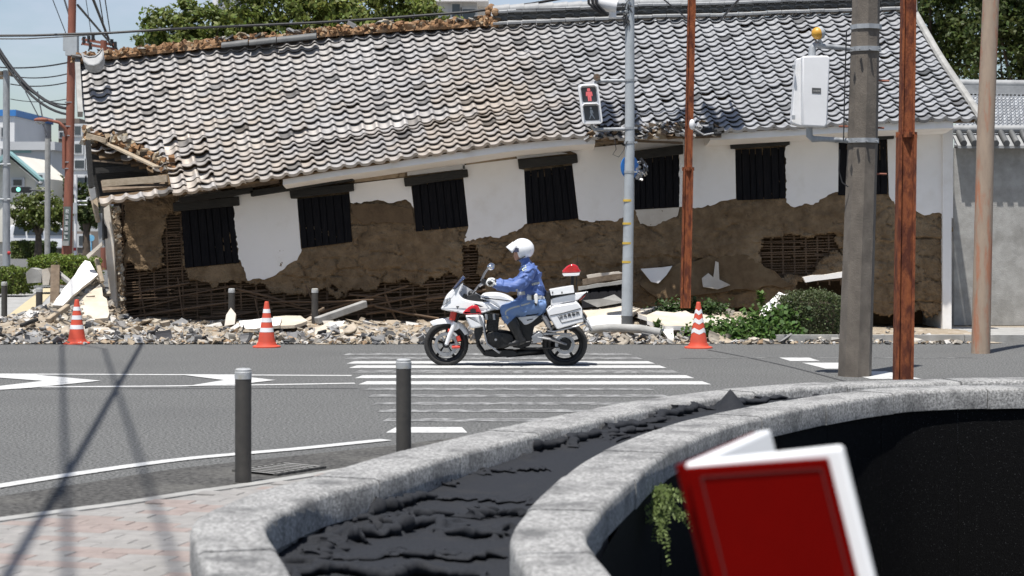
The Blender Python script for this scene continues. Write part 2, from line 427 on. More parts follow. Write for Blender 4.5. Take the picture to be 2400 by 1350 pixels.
M['bollard'] = mat('bollard_brown', (0.055, 0.051, 0.046), (0.042, 0.039, 0.036), scale=6, rough=0.55, c3=(0.085, 0.078, 0.068), scale3=9, amt3=0.4, spec=0.4)
M['bollard_cap'] = mat('bollard_cap', (0.40, 0.41, 0.42), (0.30, 0.31, 0.31), scale=16, rough=0.5, c3=(0.30, 0.26, 0.14), scale3=14, amt3=0.6)
M['cable'] = mat('cable', (0.012, 0.012, 0.014), (0.022, 0.022, 0.024), scale=12, rough=0.6)
M['blue_sign'] = mat('blue_sign', (0.03, 0.17, 0.52), (0.045, 0.21, 0.58), scale=9, rough=0.4)
M['sky_sign'] = mat('pale_blue_sign', (0.16, 0.42, 0.66), (0.22, 0.5, 0.7), scale=9, rough=0.4)
M['amber'] = mat('amber_cap', (0.62, 0.33, 0.035), (0.50, 0.25, 0.03), scale=10, rough=0.45)
M['book_red'] = mat('book_red', (0.125, 0.0012, 0.0006), (0.115, 0.0012, 0.0006), scale=14, rough=0.6, spec=0.03)
M['book_line'] = mat('book_line', (0.07, 0.004, 0.003), (0.08, 0.004, 0.003), scale=14, rough=0.5)
M['page'] = mat('page_white', (0.80, 0.80, 0.80), (0.76, 0.76, 0.76), scale=2, rough=0.35)
M['wallA'] = mat('cream_wall', (0.66, 0.635, 0.57), (0.60, 0.575, 0.51), scale=0.5, rough=0.85)
M['wallB'] = mat('pale_grey_wall', (0.52, 0.53, 0.54), (0.46, 0.47, 0.48), scale=0.4, rough=0.85)
M['wallC'] = mat('brown_wall', (0.20, 0.165, 0.14), (0.165, 0.135, 0.115), scale=0.5, rough=0.9)
M['wallW'] = mat('white_wall', (0.74, 0.74, 0.74), (0.68, 0.68, 0.68), scale=0.4, rough=0.8)
M['teal'] = mat('teal_panel', (0.24, 0.40, 0.40), (0.21, 0.36, 0.36), scale=1, rough=0.6)
M['blue_trim'] = mat('blue_trim', (0.04, 0.19, 0.50), (0.05, 0.21, 0.52), scale=1, rough=0.5)
M['window'] = mat('window_glass', (0.035, 0.045, 0.055), (0.06, 0.07, 0.08), scale=0.6, rough=0.08, spec=0.6)
M['car_white'] = mat('car_white', (0.72, 0.73, 0.75), (0.70, 0.71, 0.73), scale=1, rough=0.2, coat=0.6)
M['pole_sign'] = mat('pole_sign_board', (0.11, 0.135, 0.125), (0.09, 0.115, 0.105), scale=6, rough=0.5)
M['red_mark'] = mat('red_mark', (0.45, 0.03, 0.03), (0.38, 0.025, 0.025), scale=8, rough=0.5)
M['yellow_band'] = mat('yellow_band', (0.62, 0.42, 0.06), (0.52, 0.35, 0.06), scale=12, rough=0.5)
M['green_lit'] = None
def emis(name, c, e):
    m = bpy.data.materials.new(name); m.use_nodes = True
    b = m.node_tree.nodes['Principled BSDF']
    b.inputs['Base Color'].default_value = rgb([x * 0.3 for x in c]); b.inputs['Emission Color'].default_value = rgb(c)
    b.inputs['Emission Strength'].default_value = e; b.inputs['Roughness'].default_value = 0.3
    return m
M['red_lit'] = emis('red_signal_lit', (0.85, 0.17, 0.18), 0.5)
M['green_lit'] = emis('green_signal_lit', (0.30, 0.95, 0.72), 0.9)
# ================================================================== GROUND, ROAD, PAVEMENT, PLANTER
from mathutils.geometry import tessellate_polygon

def spline(pts, n):
    P = np.array(pts, float); k = len(P)
    d = np.r_[0, np.cumsum(np.linalg.norm(np.diff(P, axis=0), axis=1))]
    out = []
    for s in np.linspace(0, d[-1], n):
        i = min(max(np.searchsorted(d, s) - 1, 0), k - 2)
        t = (s - d[i]) / (d[i + 1] - d[i])
        p0, p1, p2, p3 = P[max(i - 1, 0)], P[i], P[i + 1], P[min(i + 2, k - 1)]
        out.append(0.5 * ((2 * p1) + (-p0 + p2) * t + (2 * p0 - 5 * p1 + 4 * p2 - p3) * t * t + (-p0 + 3 * p1 - 3 * p2 + p3) * t ** 3))
    return np.array(out)

def offset_path(P, d):
    """moves a 2-D path to its right-hand side by d"""
    T = np.gradient(P, axis=0); T /= np.linalg.norm(T, axis=1)[:, None]
    return P + np.c_[T[:, 1], -T[:, 0]] * d

KH = 0.45
OUT = spline([(-0.95, 5.6), (-1.03, 6.3), (-1.17, 7.14), (-1.36, 7.95), (-1.44, 8.45), (-1.40, 8.95), (-1.29, 9.5), (-1.12, 9.91), (-0.94, 10.44), (-0.695, 11.17), (-0.51, 11.6),
              (-0.25, 12.2), (0.0, 12.7), (0.37, 13.45), (0.80, 14.3), (1.28, 15.05), (1.73, 15.6), (2.24, 16.05), (2.59, 16.3), (2.96, 16.48), (3.6, 16.7), (4.4, 16.85), (5.5, 16.9)], 160)
INN = spline([(0.12, 5.6), (0.09, 6.4), (0.06, 7.14), (-0.01, 7.85), (0.0, 8.28), (0.07, 8.85), (0.175, 9.52), (0.35, 10.5), (0.54, 11.26), (0.777, 12.0), (0.99, 12.57), (1.2, 13.06),
              (1.5, 13.6), (1.83, 14.15), (2.18, 14.7), (2.6, 15.25), (3.1, 15.72), (3.8, 16.0), (4.6, 16.12), (5.5, 16.15)], 160)

hole = [(p[0] + 0.05, p[1] - 0.02) for p in offset_path(OUT, 0.1)] + [(5.5, 5.6)]

def sheet_with_hole(name, x0, x1, y0, y1, z, m):
    outer = [Vector((x0, y0, 0)), Vector((x1, y0, 0)), Vector((x1, y1, 0)), Vector((x0, y1, 0))]
    hl = [Vector((x, y, 0)) for x, y in hole]
    tr = tessellate_polygon([outer, hl])
    pts = outer + hl
    return fix_normals(mesh_obj(name, [(p.x, p.y, z) for p in pts], tr, m, center=False))

ground = tag(sheet_with_hole('ground', -700, 700, -60, 1500, -0.012, M['earth']), kind='structure')
road = tag(sheet_with_hole('road', -90, 90, -20, 30.4, 0.0, M['asphalt']), kind='structure')

def flat(name, pix, z, m, parent=road, world=False):
    P = [Vector((p[0], p[1], z)) if world else G(p[0], p[1], z) for p in pix]
    return fix_normals(mesh_obj(name, P, [tuple(range(len(P)))], m, parent))

def strip(name, pix, wid, z, m, parent=road):
    P = np.array([[*G(x, y, z).xy] for x, y in pix]); P = spline(P, 30)
    a, b = offset_path(P, wid / 2), offset_path(P, -wid / 2); n = len(P)
    return fix_normals(mesh_obj(name, [(*p, z) for p in a] + [(*p, z) for p in b], [(i, i + 1, n + i + 1, n + i) for i in range(n - 1)], m, parent))

# darker gutter asphalt
lowb = [(1500, 990), (1180, 1040), (930, 1090), (750, 1125), (570, 1140), (450, 1158), (300, 1180), (150, 1198), (-30, 1222), (-300, 1260)]
upb = [(-300, 1212), (0, 1163), (204, 1131), (407, 1099), (560, 1082), (700, 1067), (935, 1042), (1180, 1012), (1400, 985)]
flat('gutter_strip', upb + lowb, 0.004, M['asphalt_dark'])
strip('edge_line', [(-300, 1186), (0, 1138), (204, 1106), (407, 1078), (550, 1064), (700, 1051), (905, 1030)], 0.15, 0.008, M['paint'])
strip('lane_line', [(-300, 876), (0, 876.5), (420, 878), (824, 880)], 0.14, 0.004, M['paint'])
strip('lane_line', [(-300, 908), (0, 907), (436, 904), (832, 898)], 0.14, 0.004, M['paint'])
flat('chevron', [(424, 878), (540, 879), (646, 890.5), (545, 902), (436, 905), (525, 890.5)], 0.008, M['paint'])
flat('chevron', [(-40, 876.2), (75, 877), (236, 892), (80, 908), (-40, 916), (-40, 909), (100, 892.5), (-40, 882)], 0.008, M['paint'])
YS = [(26.95, 1), (26.1, 1), (25.25, 0), (24.45, 0), (23.6, 1), (22.75, 0), (21.82, 0), (20.95, 2), (20.1, 2), (19.2, 2), (18.4, 2), (17.5, 2), (16.62, 0)]
for y, worn in YS:
    xl = -2.4 + (27 - y) * 0.128; xr = 1.75 + (26.4 - y) * 0.112
    if y < 17: xr = -0.42
    if worn == 2:
        xr -= 0.8
    w = 0.235
    if worn == 2: w = 0.15
    flat('crosswalk_stripe', [(xl - w * .13, y - w), (xr + .03, y - w), (xr - .03, y + w), (xl + w * .13, y + w)], 0.004, M['paint'] if worn == 0 else M['paint_worn'], world=True)
for a in ([(1826, 838), (1896, 838), (1922, 846), (1852, 846)], [(1880, 850), (1966, 850), (2040, 864), (1935, 864)], [(1965, 870), (2075, 870), (2160, 888), (2040, 888)], [(2105, 893), (2220, 893), (2330, 914), (2200, 914)]):
    flat('guide_block', a, 0.004, M['paint'])
strip('thin_dark_line', [(-300, 911), (200, 911), (500, 910), (840, 910)], 0.035, 0.0045, M['dark_line'])  # thin dark line laid along the asphalt
strip('thin_dark_line', [(1660, 820), (1740, 835), (1850, 859), (1950, 885), (2100, 925)], 0.04, 0.0045, M['dark_line'])
strip('thin_line', [(1560, 840), (1750, 838), (1965, 838), (2300, 838)], 0.06, 0.0042, M['paint_worn'])

# near pavement with pavers
pave_edge = [(-420, 1275), (-30, 1217), (150, 1193), (300, 1173), (450, 1150), (570, 1133), (760, 1104), (900, 1080)]
pe = [G(x, y, 0.02) for x, y in pave_edge]
PE = spline([(p.x, p.y) for p in pe], 40)
pv = [(x, y) for x, y in PE] + [(-0.72, 11.3), (-1.2, 9.9), (-1.32, 8.4), (-1.0, 5.0), (6, 5), (6, -10), (-14, -10), (-14, PE[0][1])]
pavement = MB()
pavement.prism([(x, y, 0.012) for x, y in pv], (0, 0, -0.02))
pavement = tag(fix_normals(pavement.build('pavement', M['paver_grey'])), kind='structure')
mb = MB(); a = PE; b = offset_path(PE, 0.12); n = len(a)
mb.add([(*p, 0.022) for p in a] + [(*p, 0.022) for p in b] + [(*p, -0.01) for p in a] + [(*p, -0.01) for p in b],
       [(i, i + 1, n + i + 1, n + i) for i in range(n - 1)] + [(i + 1, i, 2 * n + i, 2 * n + i + 1) for i in range(n - 1)] + [(n + i, n + i + 1, 3 * n + i + 1, 3 * n + i) for i in range(n - 1)])
fix_normals(mb.build('kerb_edging', M['concrete'], pavement))
pe_in = offset_path(PE, 0.14)
th = R(14); cs, sn = math.cos(th), math.sin(th)
pl, pw = 0.30, 0.15
k = 0
for i in range(-24, 24):
    for j in range(-30, 34):
        uu = (i + (0.5 if j % 2 else 0.0)) * pl; vv = j * pw
        x = -2.3 + uu * cs + vv * sn; y = 11.0 - uu * sn + vv * cs
        if not (9.25 < y < 13.4 and -3.75 < x < -1.05): continue
        ye = np.interp(x, pe_in[:, 0], pe_in[:, 1])
        if y > ye - 0.13: continue
        if in_poly(np.array([x]), np.array([y]), [(q[0], q[1]) for q in offset_path(OUT, -0.12)] + [(6, 5)])[0]: continue
        if k >= 298: continue
        k += 1
        pink = (random.random() < (0.55 if (j // 2) % 3 == 0 else 0.14))
        mb = MB()
        g = 0.004; zt = 0.024 + random.uniform(-0.0015, 0.0015); bv = 0.004
        q = [(-pl / 2 + g, -pw / 2 + g), (pl / 2 - g, -pw / 2 + g), (pl / 2 - g, pw / 2 - g), (-pl / 2 + g, pw / 2 - g)]
        lo = [(x + a * cs + b * sn, y - a * sn + b * cs, 0.011) for a, b in q]
        md = [(p[0], p[1], zt - bv) for p in lo]
        hi = [(x + a * (1 - 2 * bv / pl) * cs + b * (1 - 2 * bv / pw) * sn, y - a * (1 - 2 * bv / pl) * sn + b * (1 - 2 * bv / pw) * cs, zt) for a, b in q]
        mb.add(lo + md + hi, [(8, 9, 10, 11)] + [(4 * s + c, 4 * s + (c + 1) % 4, 4 * s + 4 + (c + 1) % 4, 4 * s + 4 + c) for s in (0, 1) for c in range(4)])
        mb.build('paver', M['paver_pink'] if pink else M['paver_grey'], pavement)

# drain grate in the gutter
c = G(655, 1100, 0.01)
grate = empty('drain_grate', c, 'dark metal drain grate in the gutter beside the near bollard', 'drain grate')
gd = (G(900, 1080, 0) - G(570, 1133, 0)).normalized(); gn = Vector((-gd.y, gd.x, 0))
mb = MB()
mb.bar(c - gd * 0.27 - gn * 0.2 + Vector((0, 0, .002)), c + gd * 0.27 - gn * 0.2 + Vector((0, 0, .002)), 0.04, 0.02)
mb.bar(c - gd * 0.27 + gn * 0.2 + Vector((0, 0, .002)), c + gd * 0.27 + gn * 0.2 + Vector((0, 0, .002)), 0.04, 0.02)
mb.build('frame', M['asphalt_dark'], grate)
mb = MB(); mb.bar(c - gd * 0.27 + Vector((0, 0, .003)), c + gd * 0.27 + Vector((0, 0, .003)), 0.36, 0.012)
mb.build('pit_shade', M['pit_black'], grate)  # black plate close under the slats paints in the shade of the drain
for i in range(8):
    p = c + gd * (-0.25 + i * 0.0714)
    mb = MB(); mb.bar(p - gn * 0.18 + Vector((0, 0, .0045)), p + gn * 0.18 + Vector((0, 0, .0045)), 0.022, 0.012)
    mb.build('slat', M['concrete'], grate)

# ---- planter: two granite kerbs with a black sheet between
planter = empty('granite_planter', (0.2, 10.5, 0), 'long curved raised planter of grey granite kerbs lined with black sheet', 'planter')
def kerb(path, side, wid0, name, seg=1.25):
    """path: edge line; the kerb lies on its right (side=1)"""
    d = np.r_[0, np.cumsum(np.linalg.norm(np.diff(path, axis=0), axis=1))]
    # cross-section (offset from path, z)
    r = 0.03
    def section(wid):
        return [(0.035, 0.0), (0.035, KH - 0.17), (0.0, KH - 0.165), (0.0, KH - r), (r * .3, KH - r * .3), (r, KH), (wid - r, KH), (wid - r * .3, KH - r * .3), (wid, KH - r), (wid, KH - 0.165), (wid - 0.035, KH - 0.17), (wid - 0.035, 0.0)]
    T = np.gradient(path, axis=0); T /= np.linalg.norm(T, axis=1)[:, None]
    Nn = np.c_[T[:, 1], -T[:, 0]] * side
    L = d[-1]; k = int(round(L / seg)); off = 0.35
    cuts = np.clip((np.arange(k + 2) - off) * L / k, 0, L)
    for i in range(k + 1):
        s0, s1 = cuts[i] + 0.006, cuts[i + 1] - 0.006
        if s1 - s0 < 0.1: continue
        ss = np.linspace(s0, s1, 9)
        rows = []
        jz = random.uniform(-0.004, 0.004); jo = random.uniform(-0.005, 0.005)
        for s in ss:
            p = np.array([np.interp(s, d, path[:, q]) for q in (0, 1)]); nn = np.array([np.interp(s, d, Nn[:, q]) for q in (0, 1)])
            rows.append([(p[0] + nn[0] * (o + jo), p[1] + nn[1] * (o + jo), z + (jz if z > 0.1 else 0)) for o, z in section(float(np.interp(p[1], [8.2, 10.0], [wid0 - .07, wid0])))])
        m = 12; vs = [q for row in rows for q in row]
        fs = [(a * m + b, a * m + b + 1, (a + 1) * m + b + 1, (a + 1) * m + b) for a in range(len(ss) - 1) for b in range(m - 1)]
        fs += [tuple(range(m)), tuple(reversed(range((len(ss) - 1) * m, len(ss) * m)))]
        fix_normals(mesh_obj(name, vs, fs, M['granite'], planter, smooth=50))
kerb(OUT, 1, 0.40, 'kerb_stone')
kerb(INN, 1, 0.40, 'kerb_stone')

# black sheet
oi = offset_path(OUT, 0.30); ii = offset_path(INN, 0.0) + 0.0
nl, nc = 640, 56
so = np.linspace(0, len(oi) - 1, nl)
A = np.c_[np.interp(so, np.arange(len(oi)), oi[:, 0]), np.interp(so, np.arange(len(oi)), oi[:, 1])]
# pair each point with the inner kerb at a matching place
B = np.c_[np.interp(so, np.arange(len(ii)), ii[:, 0]), np.interp(so, np.arange(len(ii)), ii[:, 1])]
B = B + np.array([0.034, 0])
t = np.linspace(0, 1, nc)
X = A[:, None, 0] * (1 - t) + B[:, None, 0] * t; Yg = A[:, None, 1] * (1 - t) + B[:, None, 1] * t
# the sheet is longer than the bed it lies in: relax it, coarse first, so that the spare cloth buckles into folds
def FLf(y): return np.interp(y, [8.3, 9.6, 11.0, 12.6, 14.0], [.235, .258, .300, .352, .375])
def bunch_of(X, Yg, T_):
    bn = np.exp(-((T_ - .17) / .15) ** 2) * np.clip(fbm(Yg * 0.9, X * .3, 2, 51) * 2.6 - .5, 0, 1)
    for yy, sl, wd in ((9.35, -0.45, .26), (8.05, 0.15, .18), (7.3, .2, .22), (13.3, -.9, .25), (14.7, -.8, .3)):
        q = Yg - yy - sl * X + 0.30 * (fbm(X * 1.6, Yg * 0.5 + yy, 3, 71) - .5)
        bn = np.maximum(bn, np.exp(-(q / wd) ** 2) * (0.4 + .8 * fbm(X * 2.1, Yg * 1.1, 2, 72)))
    return np.clip(bn, 0, 1)
def relax(Pc, P0, ex_s, ex_t, fl, iters, bend, grav):
    nl_, nc_ = Pc.shape[:2]
    def sl_(di, dj): return (slice(0, nl_ - di), slice(0, nc_ - dj) if dj >= 0 else slice(-dj, nc_)), (slice(di, nl_), slice(dj, nc_) if dj >= 0 else slice(0, nc_ + dj))
    cons = []
    for di, dj, e, w_ in ((1, 0, ex_s, .5), (0, 1, ex_t, .5), (1, 1, (ex_s + ex_t) / 2, .2), (1, -1, (ex_s + ex_t) / 2, .2), (2, 0, ex_s * .97, bend), (0, 2, ex_t * .97, bend)):
        sa, sb = sl_(di, dj); cons.append((sa, sb, np.linalg.norm(P0[sb] - P0[sa], axis=-1) * e[sa], w_))
    for it in range(iters):
        Dl = np.zeros_like(Pc)
        for sa, sb, L0, w_ in cons:
            dv = Pc[sb] - Pc[sa]; ln = np.linalg.norm(dv, axis=-1) + 1e-9; c_ = dv * (w_ * .5 * (ln - L0) / ln)[..., None]
            Dl[sa] += c_; Dl[sb] -= c_
        Pc = Pc + Dl; Pc[..., 2] -= grav; Pc[..., 2] = np.maximum(Pc[..., 2], fl)
        for e in ((slice(None), 0), (slice(None), -1), (0, slice(None)), (-1, slice(None))): Pc[e][..., :2] = P0[e][..., :2]
    return Pc
def up2(A):
    A = np.stack([np.interp(np.linspace(0, 1, 2 * A.shape[0]), np.linspace(0, 1, A.shape[0]), A[:, j]) for j in range(A.shape[1])], 1)
    return np.stack([np.interp(np.linspace(0, 1, 2 * A.shape[1]), np.linspace(0, 1, A.shape[1]), A[i]) for i in range(A.shape[0])], 0)
def up3(P): return np.stack([up2(P[..., k]) for k in range(3)], -1)
lv = 8
P0 = np.stack([X, Yg, 0 * X], -1)[::4, ::4]; P0 = P0[:160, :14]
T0 = np.broadcast_to(np.linspace(0, 1, P0.shape[1])[None, :], P0.shape[:2])
bn = bunch_of(P0[..., 0], P0[..., 1], T0)
rng_c = np.random.default_rng(5)
Pc = P0.copy(); Pc[..., 2] = FLf(P0[..., 1]) + 0.005 + rng_c.random(P0.shape[:2]) * (.008 + .09 * bn)
ms = np.clip(fbm(P0[..., 0] * 1.3 + 3, P0[..., 1] * .9, 2, 91) * 2.2 - .6, .1, .9)
Pc = relax(Pc, P0, 1.03 + .26 * bn * ms, 1.03 + .26 * bn * (1 - ms), FLf(P0[..., 1]), 260, .05, .0012)
for k in range(2):
    Pc, P0 = up3(Pc), up3(P0)
    T0 = np.broadcast_to(np.linspace(0, 1, P0.shape[1])[None, :], P0.shape[:2]); bn = bunch_of(P0[..., 0], P0[..., 1], T0)
    Pc[..., 2] += rng_c.random(P0.shape[:2]) * (.0015 + .006 * bn) / (k + 1)
    ms = np.clip(fbm(P0[..., 0] * 1.3 + 3, P0[..., 1] * .9, 2, 91) * 2.2 - .6, .1, .9)
    Pc = relax(Pc, P0, 1.033 + .30 * bn * ms, 1.033 + .30 * bn * (1 - ms), FLf(P0[..., 1]) + .012 * (fbm(P0[..., 0] * 2, P0[..., 1] * 1.5, 2, 9) - .5), 50, .12, .0006)
nl, nc = Pc.shape[:2]
X, Yg, Z = Pc[..., 0], Pc[..., 1], FLf(Pc[..., 1]) + .07 * np.tanh((Pc[..., 2] - FLf(Pc[..., 1])) / .07)
Z = Z + 0.16 * np.clip(1 - np.hypot((X - 1.70) / 0.13, (Yg - 14.6) / 0.22), 0, 1)
vs = np.stack([X, Yg, Z], -1).reshape(-1, 3)
fs = [(i * nc + j, i * nc + j + 1, (i + 1) * nc + j + 1, (i + 1) * nc + j) for i in range(nl - 1) for j in range(nc - 1)]
sh = mesh_obj('black_sheet', vs, fs, M['sheet'], planter, smooth=75)
fix_normals(sh)
# lapped and doubled-over edges of the sheet
def lap(pix, hgt, dep, seed):
    P = np.array([[*G(x, y, .27 if y > 1120 else (.33 if y > 1040 else .385)).xy] for x, y in pix]); n_ = 70; P = spline(P, n_)
    T = np.gradient(P, axis=0); T /= np.linalg.norm(T, axis=1)[:, None]; Nn_ = np.c_[-T[:, 1], T[:, 0]]
    Nn_ *= np.where(Nn_[:, 1:2] < 0, -1, 1)
    sec = [(0.012, -.02), (0.0, .1), (-.016, .45), (-.012, .82), (.010, 1.0), (.045, .97), (.12, .72), (.22, .45), (.32, .3), (.5, .12), (.75, .02), (1.0, -.12)]
    vs_ = []
    for i, (p, n2) in enumerate(zip(P, Nn_)):
        e = min(1, i / 9, (n_ - 1 - i) / 9)
        h1 = .62 * hgt * (.15 + .85 * e) * (0.25 + 1.5 * float(fbm(np.array(i * .16), np.array(seed * 1.7), 3, seed)) ** 1.5)
        wv = (float(fbm(np.array(i * .22), np.array(3.3), 3, seed + 9)) - .5) * .24
        d1 = dep * (0.5 + float(fbm(np.array(i * .12), np.array(9.3), 2, seed + 4)))
        for k, (o_, z_) in enumerate(sec):
            oo = (o_ if k < 6 else o_ * d1) + wv * (1.0 if k < 8 else .5)
            jj = (float(fbm(np.array(i * .35), np.array(k * .7), 2, seed + 21)) - .5) * .022 * (k > 4) * e
            vs_.append((p[0] + n2[0] * oo, p[1] + n2[1] * oo, float(FLf(p[1])) + .004 + z_ * h1 + jj))
    m_ = len(sec)
    mesh_obj('sheet_lap', vs_, [(i * m_ + k, i * m_ + k + 1, (i + 1) * m_ + k + 1, (i + 1) * m_ + k) for i in range(n_ - 1) for k in range(m_ - 1)], M['sheet'], planter, smooth=70)
for q_, (pp, hh, dd) in enumerate((([(812, 1248), (880, 1254), (950, 1246), (1005, 1234), (1080, 1254), (1190, 1246)], .10, .34), ([(830, 1222), (900, 1200), (960, 1188), (1020, 1172)], .11, .3), ([(1025, 1174), (1120, 1178), (1250, 1184)], .025, .4),
        ([(690, 1335), (800, 1328), (900, 1350), (1000, 1336), (1180, 1352)], .10, .35), ([(930, 1158), (1000, 1130), (1050, 1110), (1112, 1080)], .11, .22), ([(1100, 1084), (1180, 1064), (1260, 1058), (1335, 1042)], .12, .3), ([(1335, 1034), (1440, 1008), (1525, 993)], .10, .25),
        ([(1530, 988), (1600, 968), (1660, 958)], .10, .25), ([(1690, 958), (1760, 946), (1835, 932)], .10, .25), ([(1840, 930), (1900, 922), (1980, 914)], .08, .2), ([(745, 1300), (800, 1272), (870, 1266)], .09, .25), ([(760, 1290), (840, 1300), (930, 1288), (1010, 1300), (1190, 1292)], .05, .3), ([(870, 1235), (920, 1222), (980, 1218), (1040, 1205)], .08, .2), ([(960, 1160), (1020, 1150), (1080, 1146)], .06, .2), ([(1130, 1105), (1210, 1098), (1290, 1096)], .03, .25), ([(1210, 1050), (1290, 1030), (1370, 1016)], .08, .15), ([(1420, 1020), (1490, 1008), (1560, 1000)], .06, .15), ([(1120, 1215), (1170, 1205), (1215, 1210)], .07, .2), ([(880, 1290), (1000, 1285), (1100, 1300)], .025, .3))):
    lap(pp, hh, dd, 100 + 7 * q_)
mb = MB()
for pts in ([(930, 1165), (905, 1178), (880, 1195), (850, 1208)], [(860, 1178), (880, 1196), (905, 1200)], [(1125, 1075), (1150, 1066), (1170, 1058)]):
    P = [G(x, y, 0.25) + Vector((0, 0, 0.09)) for x, y in pts]; P = [Vector((p.x, p.y, 0.335)) for p in P]
    mb.tube(P, 0.006, 5)
mb.build('blue_cord', M['sky_sign'], planter)

# wall and floor of the sunken basin inside the ring
basin = empty('granite_basin', (3.0, 11.0, -1.3), 'sunken basin lined with black granite inside the curved planter', 'basin')
bw = offset_path(INN, 0.318)
d = np.r_[0, np.cumsum(np.linalg.norm(np.diff(bw, axis=0), axis=1))]
kk = 14
for i in range(kk):
    ss = np.linspace(d[-1] * i / kk + 0.004, d[-1] * (i + 1) / kk - 0.004, 12)
    p = np.c_[np.interp(ss, d, bw[:, 0]), np.interp(ss, d, bw[:, 1])]; q = offset_path(p, 0.06 + random.uniform(-.003, .003)); n = len(ss)
    vs = [(*a, z) for z in (-1.34, KH - 0.171) for a in p] + [(*a, z) for z in (-1.34, KH - 0.171) for a in q]
    fs = [(2 * n + j, 2 * n + j + 1, 3 * n + j + 1, 3 * n + j) for j in range(n - 1)] + [(j, j + 1, n + j + 1, n + j) for j in range(n - 1)]
    fs += [(0, n, 3 * n, 2 * n), (n - 1, 2 * n - 1, 4 * n - 1, 3 * n - 1)]
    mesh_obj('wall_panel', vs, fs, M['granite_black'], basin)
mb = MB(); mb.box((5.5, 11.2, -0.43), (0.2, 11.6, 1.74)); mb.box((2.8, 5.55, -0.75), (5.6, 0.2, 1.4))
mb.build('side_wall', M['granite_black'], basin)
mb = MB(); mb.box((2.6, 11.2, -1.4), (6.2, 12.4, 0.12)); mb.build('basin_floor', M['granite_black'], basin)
# ================================================================== STOREHOUSE
YW = 33.5
house = empty('storehouse', (0.5, YW, 0), 'long white plastered storehouse with grey tiled roof, half collapsed at one end', 'building')
def wp(px, py, d=0.0):
    """point of the front wall plane shown at the pixel, moved d metres towards the street"""
    p = W(px, py, YW); p.y -= d; return p

# ---- roof surface
RID = [(178, 152, 35.0), (370, 130, 35.2), (560, 110, 35.4), (850, 86, 35.7), (1135, 66, 35.9), (1490, 50, 36.2), (2128, 28, 36.5)]
EAV = [(236, 480, 32.25), (390, 461, 32.3), (560, 435, 32.35), (770, 401, 32.45), (960, 374, 32.5), (1200, 339, 32.5), (1350, 324, 32.5), (1700, 312, 32.5), (1860, 303, 32.5), (2060, 291, 32.5), (2287, 283, 32.5)]
rid = np.array([W(*p) for p in RID]); eav = np.array([W(*p) for p in EAV])
ru = (rid[:, 0] - rid[0, 0]) / (rid[-1, 0] - rid[0, 0]); eu = (eav[:, 0] - eav[0, 0]) / (eav[-1, 0] - eav[0, 0])
def RP(u, v):
    u = np.asarray(u, float); v = np.asarray(v, float)
    a = np.stack([np.interp(u, ru, rid[:, k]) + np.where(u > 1, (u - 1) * (rid[-1, k] - rid[-2, k]) / (ru[-1] - ru[-2]), 0) for k in range(3)], -1)
    b = np.stack([np.interp(u, eu, eav[:, k]) + np.where(u > 1, (u - 1) * (eav[-1, k] - eav[-2, k]) / (eu[-1] - eu[-2]), 0) for k in range(3)], -1)
    p = a * (1 - v[..., None]) + b * v[..., None]
    sag = 0.07 * np.sin(np.pi * np.clip(v, 0, 1)) + 0.05 * (fbm(u * 9, v * 2.5, 2, 5) - 0.5)
    sag = sag + 0.07 * np.exp(-((v - (0.80 - 0.25 * u)) / 0.05) ** 2) * np.clip(1 - np.abs(u - 0.36) / 0.26, 0, 1)
    brk = np.exp(-((u - 0.615) / 0.045) ** 2) * np.clip((v - 0.86) / 0.14, 0, 1)
    p[..., 2] -= sag + brk * 0.10
    return p
def RN(u, v):
    e = 1e-3
    a = RP(np.asarray(u) + e, v) - RP(np.asarray(u) - e, v); b = RP(u, np.asarray(v) - e) - RP(u, np.asarray(v) + e)
    n = np.cross(a, b); return n / np.linalg.norm(n, axis=-1, keepdims=True)

